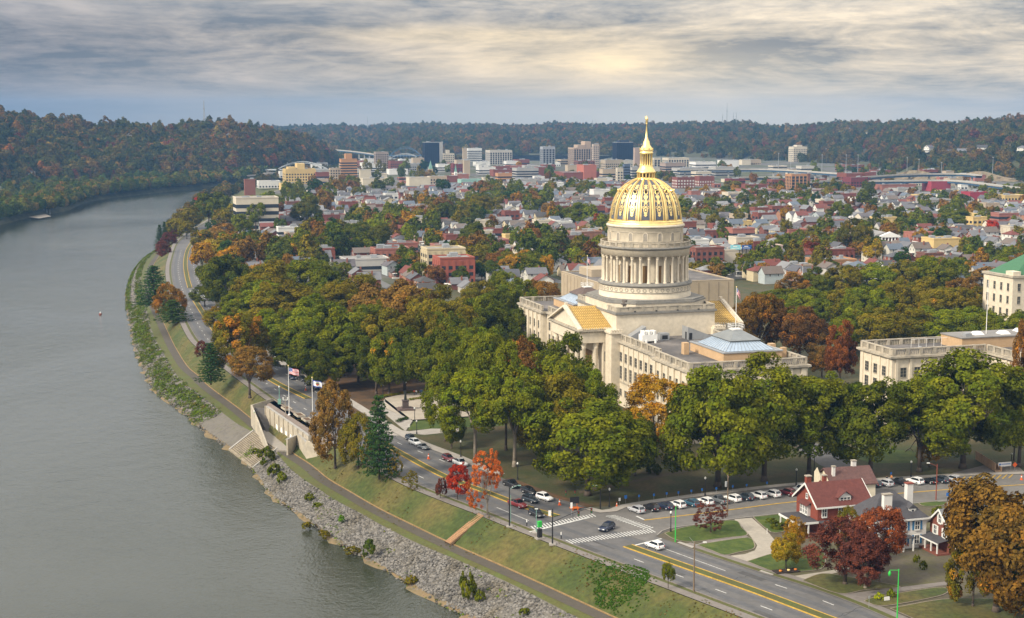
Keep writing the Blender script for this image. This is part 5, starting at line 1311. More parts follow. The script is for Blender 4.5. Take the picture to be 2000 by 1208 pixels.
HILLC = [(0.060,0.062,0.014),(0.048,0.058,0.014),(0.085,0.068,0.014),(0.115,0.072,0.016),(0.036,0.046,0.013),(0.125,0.062,0.014),(0.085,0.052,0.018),(0.16,0.080,0.014),(0.105,0.040,0.015),(0.028,0.040,0.014),(0.14,0.105,0.016),(0.12,0.028,0.016)]
HILLW = [.20,.18,.16,.10,.14,.05,.06,.025,.02,.06,.02,.008]
HILLW = [x/sum(HILLW) for x in HILLW]
# instance sources live in a collection that is not linked to the scene
build_crowns(M_leafi, 'wood', 0.10, 3)
SRC = bpy.data.collections.new('tree_sources')
for i, k in enumerate(['round', 'round', 'round', 'tall', 'tall']):
    me = CROWN['wood'][k][i % 3]; o = bpy.data.objects.new('wood_crown_%d' % i, me); SRC.objects.link(o)
def scatter(name, pts, sca, tint, label, src=SRC, nsrc=5, seed=0, cat='trees'):
    """one object: a point mesh whose points carry crowns through geometry nodes"""
    n = len(pts); g = np.random.default_rng(seed); me = bpy.data.meshes.new(name)
    me.vertices.add(n); me.vertices.foreach_set('co', np.asarray(pts, np.float32).ravel())
    def at(nm, tp, arr, key): a = me.attributes.new(nm, tp, 'POINT'); a.data.foreach_set(key, arr)
    at('sca', 'FLOAT_VECTOR', np.asarray(sca, np.float32).ravel(), 'vector')
    at('rotz', 'FLOAT', (g.random(n)*6.28).astype(np.float32), 'value')
    at('pick', 'INT', g.integers(0, nsrc, n).astype(np.int32), 'value')
    at('tint', 'FLOAT_COLOR', np.asarray(tint, np.float32).ravel(), 'color'); me.update()
    o = link(name, me); tag(o, label, cat, kind='stuff')
    ng = bpy.data.node_groups.new(name, 'GeometryNodeTree')
    ng.interface.new_socket('Geometry', in_out='INPUT', socket_type='NodeSocketGeometry'); ng.interface.new_socket('Geometry', in_out='OUTPUT', socket_type='NodeSocketGeometry')
    N = ng.nodes; Lk = ng.links; gi = N.new('NodeGroupInput'); go_ = N.new('NodeGroupOutput')
    mp = N.new('GeometryNodeMeshToPoints'); iop = N.new('GeometryNodeInstanceOnPoints'); ci = N.new('GeometryNodeCollectionInfo')
    ci.inputs['Collection'].default_value = src; ci.inputs['Separate Children'].default_value = True; ci.inputs['Reset Children'].default_value = True
    def na(nm, tp): q = N.new('GeometryNodeInputNamedAttribute'); q.data_type = tp; q.inputs['Name'].default_value = nm; return q.outputs['Attribute']
    cx = N.new('ShaderNodeCombineXYZ'); Lk.new(na('rotz', 'FLOAT'), cx.inputs['Z'])
    Lk.new(gi.outputs[0], mp.inputs['Mesh']); Lk.new(mp.outputs[0], iop.inputs['Points']); Lk.new(ci.outputs[0], iop.inputs['Instance'])
    iop.inputs['Pick Instance'].default_value = True; Lk.new(na('pick', 'INT'), iop.inputs['Instance Index']); Lk.new(cx.outputs[0], iop.inputs['Rotation']); Lk.new(na('sca', 'FLOAT_VECTOR'), iop.inputs['Scale'])
    Lk.new(iop.outputs[0], go_.inputs[0])
    md = o.modifiers.new('scatter', 'NODES'); md.node_group = ng
    return o
def on_ridge(G, n, g, rmax, wide=1.0):
    rows, nu, _ = G.shape; R_ = rmax
    A = G[:R_, :-1]; area = np.linalg.norm(np.cross(G[1:R_+1, :-1]-A, G[:R_, 1:]-A), axis=2).ravel(); pk = g.choice(len(area), n, p=area/area.sum())
    r, i = pk//(nu-1), pk % (nu-1); a, b = g.random(n), g.random(n)
    p = G[r, i]*((1-a)*(1-b))[:, None]+G[r+1, i]*(a*(1-b))[:, None]+G[r, i+1]*((1-a)*b)[:, None]+G[r+1, i+1]*(a*b)[:, None]
    return p, (r+a)/R_
def tints(p, g, n):
    """patchy colour: a species field over the ground"""
    f = np.sin(p[:, 0]*.013+1)+np.sin(p[:, 1]*.009+p[:, 0]*.006)+np.sin(p[:, 0]*.031-p[:, 1]*.017)
    ci = g.choice(len(HILLC), n, p=HILLW); c = np.array(HILLC)[ci]; warm = (f > .6)[:, None]
    c = np.where(warm & (g.random(n) < .45)[:, None], c*np.array([1.35, 1.02, .95]), c)
    c *= (.75+.5*g.random(n))[:, None]
    c = (c*.8+c.mean(1, keepdims=True)*.2)*np.array([.98, 1.04, .95])*1.04
    return np.column_stack([c, g.random(n)*.04])
g = np.random.default_rng(21)
p, t_ = on_ridge(GLH, 7200, g, 27); w_ = 4.2+7.5*g.random(len(p))**1.8
scatter('ridge_woodland', p-[0, 0, 3], np.column_stack([w_, w_, w_*g.uniform(.85, 1.25, len(p))]), tints(p, g, len(p))*[1.06, .98, .95, 1], 'autumn woodland covering the ridge across the river', seed=1, cat='woodland')
p, t_ = on_ridge(GFH, 26000, g, 35); keep = ~((t_ < .30) & (g.random(len(p)) < .35)); p = p[keep]; w_ = 4.5+7.5*g.random(len(p))**1.6
scatter('far_woodland', p-[0, 0, 3], np.column_stack([w_, w_, w_*g.uniform(.8, 1.2, len(p))]), tints(p, g, len(p)), 'autumn woodland covering the far hills behind the town', seed=2, cat='woodland')
# trees on the flat of the far bank and behind the downtown
pts = []
LTs = LT[(LT[:, 1] > 1250) & (LT[:, 1] < 3500)]
for k in range(2300):
    i = g.integers(0, len(LTs)-1); a = LTs[i]+g.uniform(-6, 6, 2); nn = -normals(LTs)[i]; d = -1+abs(g.normal())*13 if g.random() < .75 else g.uniform(20, 170)
    q_ = a+nn*d; pts.append((q_[0], q_[1], -4 if d < 12 else -1.5))
p = np.array(pts); w_ = g.uniform(3.5, 8.5, len(p)); tt = tints(p, g, len(p)); tt[:, 1] *= 1.25
scatter('far_bank_trees', p, np.column_stack([w_, w_, w_*g.uniform(.7, 1.1, len(p))]), tt, 'trees lining the far bank of the river', seed=3)
# the right bank upstream, past the bend
LSs = LR[(LR[:, 1] > 1150) & (LR[:, 1] < 3300)]
pts = []
for k in range(420):
    i = g.integers(0, len(LSs)-1); a = LSs[i]; nn = -normals(LSs)[i]*-1; q_ = a+normals(LSs)[i]*0+np.array([g.uniform(-2, 16), 0]); pts.append((q_[0], q_[1], -6))
p = np.array(pts); w_ = g.uniform(4, 8, len(p)); scatter('near_bank_trees', p, np.column_stack([w_, w_, w_*g.uniform(.8, 1.1, len(p))]), tints(p, g, len(p)), 'trees on the near bank upstream of the bend', seed=4)
# pale rock cut above the viaduct
def hill_z(G, x, y):
    d = ((G[..., 0]-x)**2+(G[..., 1]-y)**2); i = np.unravel_index(d.argmin(), d.shape); return G[i][2]
me = []
q = MB(); us = np.linspace(1640, 2150, 60); rr = np.random.default_rng(2)
rows_ = []
for j, (v, dy) in enumerate(((1.0, 0), (.8, 1), (.55, 3), (.3, 4), (0.0, 8))):
    row_ = []
    for u in us:
        Y = 2120+(1980-2120)*(u-1640)/510; h = 12*max(0, min(1, (u-1640)/90))*(0.8+.35*math.sin(u*.05))
        x, y, z = X_at(u, Y), Y+dy+rr.normal()*1.2, h*(1-v)-.5; row_.append((x, y, z))
    rows_.append(np.array(row_))
strip('rock_cut', rows_, mat('sandstone', (0.24, 0.185, 0.12), 0.95, 0.3, 0.05, col2=(0.12, 0.10, 0.06), fine=(0.25, .3)), 1)
# ------------------------------------------------------------------ town: houses one can count near, the rest as one field
def obj_mat(name, rough=.85, fine=(.8, .08)): return mat(name, (1, 1, 1), rough, .10, .2, objcol=True, fine=fine)
M_wall = obj_mat('painted_wall'); M_rf = obj_mat('shingle_roof', .9, (1.2, .14)); M_trim = mat('white_trim', (0.62, 0.61, 0.58), .7, .06, .8)
M_pane = mat('house_pane', (0.035, 0.04, 0.048), .2, .2, .6, spec=.5); M_flat = mat('flat_roof', (0.30, 0.29, 0.28), .9, .2, .06, col2=(0.16, 0.155, 0.15), fine=(.3, .12)); M_flatd = mat('dark_flat_roof', (0.10, 0.10, 0.10), .9, .2, .1)
M_chim = mat('chimney_brick', (0.22, 0.085, 0.055), .9, .15, 1.0)
def gable(q, w, d, z, h, ov=.5, axis='y'):
    """gable roof slab, ridge along axis"""
    hw, hd = w/2+ov, d/2+ov; t = .22; s = h/(w/2 if axis == 'y' else d/2)*ov
    if axis == 'y':
        for sg in (-1, 1):
            a = [(sg*hw, -hd, z-s), (sg*hw, hd, z-s), (0, hd, z+h), (0, -hd, z+h)]
            b = [(x, y, zz+t) for x, y, zz in a]; q.add(a+b, [(4, 5, 6, 7), (0, 3, 2, 1), (0, 1, 5, 4), (3, 7, 6, 2), (0, 4, 7, 3), (1, 2, 6, 5)])
    else:
        for sg in (-1, 1):
            a = [(-hw, sg*hd, z-s), (hw, sg*hd, z-s), (hw, 0, z+h), (-hw, 0, z+h)]
            b = [(x, y, zz+t) for x, y, zz in a]; q.add(a+b, [(4, 5, 6, 7), (0, 3, 2, 1), (0, 1, 5, 4), (3, 7, 6, 2), (0, 4, 7, 3), (1, 2, 6, 5)])
def hip(q, w, d, z, h, ov=.5):
    hw, hd = w/2+ov, d/2+ov; r = max(0, (hd-hw)) if d > w else 0; r2 = max(0, hw-hd)
    q.add([(-hw, -hd, z), (hw, -hd, z), (hw, hd, z), (-hw, hd, z), (-r2, -r, z+h), (r2, r, z+h)] if d > w else [(-hw, -hd, z), (hw, -hd, z), (hw, hd, z), (-hw, hd, z), (-r2, 0, z+h), (r2, 0, z+h)],
          [(0, 1, 4), (1, 2, 5, 4), (2, 3, 5), (3, 0, 4, 5), (3, 2, 1, 0)] if d > w else [(0, 1, 5, 4), (1, 2, 5), (2, 3, 4, 5), (3, 0, 4), (3, 2, 1, 0)])
PANE = MB(); PANE.box(-.45, .45, -.04, .04, 0, 1.35); PANE = PANE.mesh('pane', M_pane)
FRM = MB(); FRM.box(-.6, -.45, -.08, .04, -.12, 1.5); FRM.box(.45, .6, -.08, .04, -.12, 1.5); FRM.box(-.45, .45, -.08, .04, 1.35, 1.5); FRM.box(-.45, .45, -.08, .04, -.12, 0); FRM.box(-.45, .45, -.06, .0, .62, .70); FRM = FRM.mesh('pane_frame', M_trim)
def house_type(w, d, h, rh, kind, porch=True):
    out = {}
    q = MB(); q.box(-w/2, w/2, -d/2, d/2, 0, h)
    if kind == 'y':
        for sy in (-1, 1): q.add([(-w/2, sy*d/2, h), (w/2, sy*d/2, h), (0, sy*d/2, h+rh)], [(0, 1, 2) if sy < 0 else (0, 2, 1)])
    if kind == 'x':
        for sx in (-1, 1): q.add([(sx*w/2, -d/2, h), (sx*w/2, d/2, h), (sx*w/2, 0, h+rh)], [(0, 1, 2) if sx > 0 else (0, 2, 1)])
    out['walls'] = q.mesh('house_walls', M_wall)
    q = MB()
    if kind == 'hip': hip(q, w, d, h, rh)
    else: gable(q, w, d, h, rh, .5, kind)
    out['roof'] = q.mesh('house_roof', M_rf)
    q = MB(); q.box(w*.18, w*.18+.8, d*.1, d*.1+.8, h, h+rh+.9); out['chimney'] = q.mesh('chimney', M_chim)
    if porch:
        q = MB(); q.box(-w/2, w/2, -d/2-2.4, -d/2, 2.7, 2.9)
        q.box(-w/2, w/2, -d/2-2.4, -d/2-.01, 0, .5)
        for x in (-w/2+.15, 0, w/2-.15): q.box(x-.12, x+.12, -d/2-2.3, -d/2-2.06, .5, 2.7)
        out['porch'] = q.mesh('porch', M_trim)
    out['win'] = [(x, -d/2-.03, z, 0) for z in ([1.1, 4.1] if h > 5 else [1.1]) for x in (-w*.28, w*.28)]+([(0, -d/2-.03, h+.3, 0)] if kind == 'y' and h > 5 else [])+[(-w/2-.03, y, z, -math.pi/2) for z in ([4.1] if h > 5 else [1.1]) for y in (-d*.22, d*.22)]
    return out
HT = [house_type(7.5, 10, 5.8, 2.9, 'y'), house_type(8.5, 10.5, 5.8, 2.4, 'hip'), house_type(9.5, 8.5, 3.4, 2.6, 'x'), house_type(7, 11.5, 5.8, 3.3, 'y'), house_type(11, 8, 5.6, 2.6, 'x', False), house_type(7.8, 9, 3.3, 2.7, 'y')]
PROTO = {}
WALLC = [(.58,.57,.54,1),(.50,.48,.42,1),(.62,.60,.55,1),(.19,.06,.04,1),(.16,.055,.038,1),(.22,.085,.055,1),(.42,.40,.36,1),(.50,.42,.27,1),(.36,.40,.40,1),(.30,.15,.09,1),(.55,.50,.40,1)]
WNAME = ['white', 'pale grey', 'white', 'red brick', 'dark brick', 'brick', 'grey', 'cream', 'grey green', 'brown brick', 'cream']
ROOFC = [(.085,.085,.095,1),(.125,.125,.135,1),(.06,.057,.057,1),(.14,.042,.032,1),(.13,.105,.09,1),(.19,.19,.195,1),(.10,.092,.10,1),(.10,.12,.15,1),(.15,.15,.16,1)]
RNAME = ['grey', 'light grey', 'dark', 'red', 'brown', 'pale', 'grey', 'slate blue', 'silver']
M_city_wood = M_leafi
def house(x, y, rz, ti, wi, ri, label, group, sc=1.0):
    T_ = HT[ti]; r = empty('house', (x, y, 0), rz, label, 'house', group); r.scale = (sc, sc, sc)
    link('walls', T_['walls'], r, WALLC[wi]); rf = link('roof', T_['roof'], r, ROOFC[ri]); link('chimney', T_['chimney'], rf)
    if 'porch' in T_: link('porch', T_['porch'], r)
    for (wx, wy, wz, wr) in T_['win']:
        wn = link('window', PANE, r, loc=(wx, wy, wz), rz=wr); link('frame', FRM, wn)
    return r
# keep-outs: statehouse grounds, downtown, viaducts
def inside(pt, poly):
    x, y = pt; c = False; n = len(poly); j = n-1
    for i in range(n):
        xi, yi = poly[i]; xj, yj = poly[j]
        if (yi > y) != (yj > y) and x < (xj-xi)*(y-yi)/(yj-yi)+xi: c = not c
        j = i
    return c
KEEP = [px_poly([(390,660),(420,590),(560,552),(700,565),(840,580),(1000,570),(1080,562),(1120,555),(1340,550),(1450,548),(1560,560),(1700,545),(1900,560),(2100,560),(2400,1100),(900,1200)])]
ca, sa = math.cos(PHI), math.sin(PHI)
def loc2w(a, b): return (CX+a*ca-b*sa, CY+a*sa+b*ca)
g = np.random.default_rng(88)
BIG = []      # footprints of the larger buildings, filled below before houses
def clear(x, y, r=9):
    for (bx, by, br) in BIG:
        if (x-bx)**2+(y-by)**2 < (br+r)**2: return False
    return True

# ------------------------------------------------------------------ larger buildings, downtown and in the town
M_dark = mat('dark_curtain_wall', (0.008, 0.014, 0.030), .45, .2, .05, spec=.25)
def fmat(col): return mat('facade_%02d_%02d_%02d' % tuple(int(c*99) for c in col), col, .85, .10, .05, fine=(.3, .06))
def building(u0, u1, vt, vb, col, style, label, name='office_building', roof=M_flat, fl=3.6, depth=None, rot=PHI, cat=None, Y=None, band=(.025, .03, .04), group=None, top=None):
    """box building whose foot is at photo row vb and roof line at row vt, between columns u0 and u1"""
    Yf = P((u0+u1)/2, vb, 0)[1] if Y is None else Y
    x0, x1 = X_at(u0, Yf), X_at(u1, Yf); W_ = abs(x1-x0); h = Q((u0+u1)/2, vt, Yf)[2]; th = math.atan2((x0+x1)/2, Yf); rel = rot+th
    d = depth or W_*.6
    w = max(4.0, (W_-d*abs(math.sin(rel)))/math.cos(rel)); 
    if w < W_*.45: w = W_*.6; d = (W_-w*math.cos(rel))/max(.05, abs(math.sin(rel)))
    t_ = empty(name, ((x0+x1)/2, Yf+d*.5, 0), rot, label, cat or name.replace('_', ' '), group)
    BIG.append(((x0+x1)/2, Yf+d*.5, max(w, d)*.62))
    m = fmat(col); q = MB(); hw, hd = w/2, d/2
    bm_ = mat('facade_band_%d' % int(band[0]*1000), band, .25, .2, .1, spec=.5)
    if style == 'plain': q.box(-hw, hw, -hd, hd, 0, h); part('walls', q, m, t_)
    elif style == 'dark':
        q.box(-hw, hw, -hd, hd, 0, h); part('walls', q, M_dark, t_)
        q = MB(); n = int(w/3.2)
        for k in range(n+1): q.box(-hw+k*w/n-.12, -hw+k*w/n+.12, -hd-.12, -hd, 0, h)
        n = int(d/3.2)
        for k in range(n+1): q.box(-hw-.12, -hw, -hd+k*d/n-.12, -hd+k*d/n+.12, 0, h)
        part('mullions', q, mat('dark_mullion', (.012, .02, .04), .4, .1, .5), t_)
    else:
        q.box(-hw, hw, -hd, hd, 0, h)
        nf = max(1, int((h-1.2)/fl)); 
        if style in ('grid', 'piers'):
            n = max(2, int(w/ (3.4 if style == 'grid' else 4.4)))
            for k in range(n+1):
                x = -hw+k*w/n; a, b = max(-hw-.25, x-.75), min(hw+.25, x+.75); q.box(a, b, -hd-.28, -hd+.02, 0, h-.9)
            n = max(2, int(d/3.8))
            for k in range(n+1): y = -hd+k*d/n; a, b = max(-hd-.26, y-.75), min(hd+.25, y+.75); q.box(-hw-.28, -hw+.02, a, b, 0, h-.9); q.box(hw-.02, hw+.28, a, b, 0, h-.9)
        part('walls', q, m, t_)
        bb = MB(); frac = .52 if style != 'piers' else .82
        bb.box(-hw-.10, hw+.10, -hd-.10, hd+.10, 0, fl*frac); bme = bb.mesh('window_band', bm_)
        for k in range(nf): link('window_band', bme, t_, loc=(0, 0, .9+k*fl))
    q = MB(); q.box(-hw-.2, hw+.2, -hd-.2, -hd+.5, h, h+.9); q.box(-hw-.2, hw+.2, hd-.5, hd+.2, h, h+.9); q.box(-hw-.2, -hw+.5, -hd+.5, hd-.5, h, h+.9); q.box(hw-.5, hw+.2, -hd+.5, hd-.5, h, h+.9)
    part('parapet', q, m if style != 'dark' else M_grey, t_)
    q = MB(); q.box(-hw+.5, hw-.5, -hd+.5, hd-.5, h, h+.25); part('roof', q, roof, t_)
    g_ = np.random.default_rng(int(u0*7+vt)); q = MB(); 
    for _ in range(int(2+w/14)):
        a, b = g_.uniform(-hw*.7, hw*.6), g_.uniform(-hd*.7, hd*.6); s_ = g_.uniform(1.2, 3.2); q = MB(); q.box(a, a+s_*1.5, b, b+s_, h+.25, h+.25+g_.uniform(.9, 2.4)); part('roof_unit', q, M_grey, t_)
    if top:
        q = MB()
        for (fx0, fx1, hh) in top: q.box(-hw+w*fx0, -hw+w*fx1, -hd*.7, hd*.7, h+.2, h+hh)
        part('penthouse', q, m, t_)
    return t_
BR_ = (.19, .06, .042); TN = (.40, .32, .23); CRM = (.52, .46, .36); WH = (.62, .61, .58); GY = (.34, .33, .31); YB = (.55, .40, .17); MR = (.16, .035, .038); DB = (.17, .075, .055); OB = (.40, .21, .10)
DT = [
 (825,858,279,324,(.02,.03,.06),'dark','black glass slab tower left of centre downtown',{}),(858,865,279,322,GY,'plain','narrow grey service tower against the black slab',{}),
 (1197,1237,279,326,(.02,.03,.06),'dark','black glass tower directly behind the dome spire',{'top':[(.2,.8,4.0)]}),
 (1055,1084,288,330,(.30,.31,.33),'piers','dark striped tower with light corner piers',{}),
 (1110,1168,290,324,(.36,.27,.20),'piers','broad tan tower of vertical strips right of centre',{'top':[(.2,.55,6),(.5,.75,12)]}),(1156,1170,283,326,(.42,.34,.27),'grid','slim beige tower attached to the broad tan one',{}),
 (662,697,312,352,OB,'bands','orange brown banded tower by the arch bridge',{'top':[(.3,.7,8)]}),(730,758,298,330,(.30,.24,.20),'grid','square brown office block beyond the river bend',{}),
 (550,614,332,360,YB,'grid','yellow stepped apartment house before the arch bridge',{'top':[(.1,.35,3.5),(.4,.65,8)]}),(614,642,338,360,BR_,'bands','red and white banded block beside the yellow house',{}),(642,664,330,352,TN,'grid','tan block below the orange brown tower',{}),
 (903,912,291,318,TN,'plain','brown slab beside the white banded building',{}),(909,941,291,316,WH,'bands','white banded office building',{}),(948,1000,295,322,(.45,.42,.37),'piers','grey courthouse-like block with tall pillars',{}),
 (862,887,301,322,CRM,'grid','cream old hotel tower right of the black slab',{'top':[(.3,.6,7)]}),(803,828,310,330,TN,'plain','tan block left of the black slab',{}),(757,795,316,332,BR_,'grid','low red brick block near the blue bridge',{}),
 (850,884,322,335,WH,'bands','low white banded block',{}),(880,912,322,342,MR,'grid','maroon grid facade block',{}),(904,918,315,345,TN,'plain','tall tan blank wall',{}),(1456-500,1000,333,345,BR_,'plain','plain brick hall below the pillared block',{}),
 (967,1000,340,360,OB,'bands','orange brick apartment block',{}),(1000,1052,330,348,GY,'bands','grey parking structure at the centre',{'roof':M_flatd}),(1044,1078,328,345,BR_,'plain','red brick cube by the striped tower',{}),(1083,1180,338,352,BR_,'plain','long red brick mall',{}),(1127,1166,324,352,(.36,.12,.08),'plain','large plain red brick box',{'depth':30}),
 (1104,1130,324,336,TN,'plain','tan box behind the red brick one',{}),(1174,1218,314,332,(.36,.30,.22),'grid','tan square office block left of the black glass tower',{}),(1171,1202,332,354,TN,'bands','beige block with dark base',{}),(1203,1217,330,356,CRM,'grid','slim cream tower in the downtown skyline',{}),(1216,1231,322,356,(.09,.12,.18),'bands','slim blue tower with red top',{}),(1231,1248,328,352,GY,'bands','grey white slatted block',{}),
 (1237,1250,290,330,(.35,.26,.21),'plain','brown slab just left of the lantern',{}),(1274,1290,310,335,CRM,'piers','cream block right of the lantern',{}),(1295,1347,310,330,CRM,'piers','cream hospital block with dark strips',{}),(1290,1340,320,338,(.30,.23,.19),'bands','brown banded block in front of the hospital',{}),(1348,1400,318,334,WH,'bands','white long low block',{}),(1314,1385,330,343,GY,'bands','grey parking deck in the downtown skyline',{}),(1386,1441,328,345,GY,'bands','large parking deck right of the dome',{}),
 (1314,1358,348,368,BR_,'grid','red block with white zigzag windows',{'band':(.6,.58,.55)}),(1358,1396,346,364,BR_,'grid','second red block beside the zigzag one',{'band':(.5,.48,.45)}),(1417,1457,351,364,MR,'bands','maroon school building in the downtown skyline',{}),(1542,1577,288,317,CRM,'grid','cream apartment tower standing alone at the hill foot',{'top':[(.3,.7,4)]}),
 (1536,1578,342,375,OB,'piers','tan brick cold store with dark joints',{}),(1575,1582,341,372,DB,'plain','brown wall beside the tan cold store',{}),(1639,1700,340,362,BR_,'grid','tall red brick warehouse',{}),(1650,1702,348,366,MR,'grid','deep red warehouse wing',{}),(1806,1860,356,374,(.30,.045,.06),'plain','big crimson shed left of the ramp',{}),(1882,1933,377,397,(.30,.035,.055),'plain','second crimson shed lower right',{}),(1947,2010,383,400,YB,'grid','yellow brick factory with small windows',{}),(1826,1880,374,384,YB,'plain','low yellow shed in the downtown skyline',{}),
 (1500,1536,352,372,BR_,'grid','red brick row by the cold store',{}),(1450,1500,362,380,BR_,'grid','long red brick row right of the dome',{}),(1440,1520,372,386,(.28,.12,.09),'plain','long brick shed in the downtown skyline',{}),(1700,1795,362,376,(.28,.12,.09),'plain','long brown brick shed',{}),(1740,1800,370,380,GY,'bands','grey shed with dark openings',{'roof':M_flatd}),(1560,1640,372,384,BR_,'grid','brick shops left of the warehouse',{}),
 (1345,1368,375,396,(.30,.13,.10),'grid','brick institutional building just right of the dome',{}),(1180,1220,362,374,BR_,'bands','red building left of the dome',{}),(1152,1192,372,392,WH,'plain','white warehouse left of the dome',{}),(1177,1197,388,408,BR_,'bands','striped brick building beside the dome',{}),
 (476,498,352,382,(.20,.075,.05),'plain','brown windowless brick tower block by the river',{}),(452,540,388,450,CRM,'bands','cream riverside apartment block behind trees',{'fl':5.5}),(500,545,355,368,WH,'grid','white long low building behind the brown block',{}),(543,590,360,372,YB,'plain','low yellow building in the downtown skyline',{}),
 (1000,1050,352,366,GY,'plain','grey shed downtown edge',{}),(700,760,350,362,CRM,'plain','cream flat building in the downtown skyline',{}),(792,840,348,364,CRM,'plain','yellow cream flat building with white roof',{}),(834,872,346,360,TN,'grid','sand coloured arcade building',{}),(893,940,352,358,(.25,.42,.36),'plain','pale green roofed market',{}),(720,752,322,336,WH,'bands','small white block by the tan tower',{}),(700,724,333,352,CRM,'plain','cream cube near the arch bridge',{}),
 (604,652,488,512,BR_,'grid','two-storey red brick building with a tiled edge',{'roof':M_rf if False else M_flatd}),(660,758,508,530,(.42,.40,.37),'bands','low building with white banded roof',{}),(821,908,488,545,(.50,.42,.27),'grid','yellow brick apartment house behind the red one',{}),(844,926,506,556,(.30,.085,.055),'grid','red brick apartment house with a front gable',{'depth':16}),(912,962,500,520,(.50,.42,.28),'plain','low cream annexe in the downtown skyline',{}),(960,1010,490,512,BR_,'grid','red brick terrace in the downtown skyline',{}),(1102,1176,455,486,(.24,.12,.08),'grid','brown brick school left of the drum',{}),
 (1344,1416,486,526,(.20,.075,.055),'grid','dark brick apartment building right of the drum',{}),(1362,1420,452,468,BR_,'grid','red brick shops by the drum',{}),(1400,1467,490,520,CRM,'plain','cream blank building carrying the billboards',{}),(1425,1484,466,492,CRM,'plain','cream store with red sign band',{}),(1463,1500,474,500,BR_,'grid','brick store with blue roof edge',{}),(1486,1530,482,512,(.50,.38,.33),'plain','pale pink plain building',{}),(1579,1678,510,526,OB,'plain','long low pharmacy-like store with yellow corner',{}),(1706,1716,470,492,DB,'plain','dark brick wing beside the white portico',{}),(1806,1880,468,490,YB,'plain','low yellow building right of the white portico',{}),(1660,1718,388,402,WH,'plain','pale warehouse in the houses',{}),(1795,1870,392,410,(.30,.28,.26),'plain','grey broad shed in the downtown skyline',{'roof':M_flat}),(1710,1740,400,416,CRM,'grid','cream church hall in the houses',{}),(1970,2020,470,486,(.40,.37,.34),'plain','dark roofed hall at right edge',{'roof':M_flatd}),
 (1530,1590,520,534,(.35,.27,.2),'plain','small tan shop behind the park',{}),(1880,1918,524,540,DB,'plain','brown shed at the park edge',{}),
]
for (u0, u1, vt, vb, col, st_, lb, kw) in DT: building(u0, u1, vt, vb, col, st_, lb, **kw)
# infill of low downtown blocks
g = np.random.default_rng(17)
for k in range(150):
    u = g.uniform(560, 1990); v = g.uniform(322, 366 if u < 1000 else 382); Y = P(u, v, 0)[1]; x = X_at(u, Y)
    if not clear(x, Y, 12): continue
    wpx = g.uniform(16, 42); hpx = g.uniform(4, 14)
    c = [BR_, TN, CRM, WH, GY, DB, (.30,.12,.09), (.45,.42,.36)][g.integers(0, 8)]
    building(u-wpx/2, u+wpx/2, v-hpx, v, c, ['plain', 'bands', 'grid'][g.integers(0, 3)], 'low %s commercial block %s' % (['brick', 'tan', 'cream', 'white', 'grey', 'dark brick', 'rusty', 'stone'][[BR_, TN, CRM, WH, GY, DB, (.30,.12,.09), (.45,.42,.36)].index(c)], 'left of the black slab tower' if u < 820 else 'between the two black towers' if u < 1190 else 'behind the dome' if u < 1340 else 'between dome and lone tower' if u < 1540 else 'near the warehouses' if u < 1760 else 'near the crimson sheds')+(', higher up' if v < 345 else ', lower down'), name='commercial_building', group='low blocks of the downtown', roof=[M_flat, M_flatd, M_white][g.integers(0, 3)])
for k in range(130):
    u = g.uniform(860, 1990) if k % 3 else g.uniform(560, 1100); v = g.uniform(388, 520); Y = P(u, v, 0)[1]; x = X_at(u, Y)
    if not clear(x, Y, 14) or any(inside((x, Y), K) for K in KEEP): continue
    s_ = (v-225)/90; c = [BR_, DB, BR_, TN, CRM, (.30,.12,.09), YB, WH][g.integers(0, 8)]
    building(u-s_*g.uniform(6, 13), u+s_*g.uniform(6, 13), v-s_*g.uniform(5, 10), v, c, ['grid', 'bands', 'grid'][g.integers(0, 3)], 'flat-roofed %s block among the homes %s, %s' % (['red brick', 'dark brick', 'red brick', 'tan', 'cream', 'rusty brick', 'yellow brick', 'white'][[BR_, DB, BR_, TN, CRM, (.30,.12,.09), YB, WH].index(c)], 'left of the dome' if u < 1180 else 'right of the dome' if u < 1560 else 'far right of the dome', 'farther rows' if v < 430 else 'middle rows' if v < 475 else 'nearest rows'), name='apartment_block', group='flat-roofed blocks among the homes', roof=[M_flat, M_flatd, M_flat][g.integers(0, 3)])
# ------------------------------------------------------------------ houses on their lots
spots = []
a_ = -520.0
while a_ < 1150:
    for side in (0, 1):
        aa = a_+ (0 if side == 0 else 20)
        b_ = 95.0
        while b_ < 1720:
            x, y = loc2w(aa+g.normal()*1.2, b_+g.normal()*1.0)
            if 640 < y < 2150 and abs(x)/y < .40:
                spots.append((x, y, side))
            b_ += 13.0+g.random()*3.0
            if int((b_-95)/125) != int((b_-112)/125): b_ += 13
    a_ += 47.0
EL = LF[(LF[:, 1] > 500)]
def road_x(y): 
    o_ = np.argsort(EL[:, 1]); return np.interp(y, EL[o_, 1], EL[o_, 0])
good = []
for (x, y, sd) in spots:
    u, v = proj(x, y, 0)
    if u < -60 or u > 2060: continue
    if x < road_x(y)+22 or x < road_x(min(y, EL[:,1].max()))+22: continue
    if y > 1350 and u < np.interp(v, [320, 345, 370, 395, 440], [1000, 640, 520, 470, 400]): continue
    if any(inside((x, y), K) for K in KEEP): continue
    if v < 366+8*math.sin(u*.01) and u < 1300: continue
    if v < 384 and u >= 1300: continue
    if not clear(x, y): continue
    if any((x-tx)**2+(y-ty)**2 < 36 for tx, ty, _, _ in TREES): pass
    good.append((x, y, sd, v, u))
good.sort(key=lambda q: -q[3])
nI = 0
hx = []
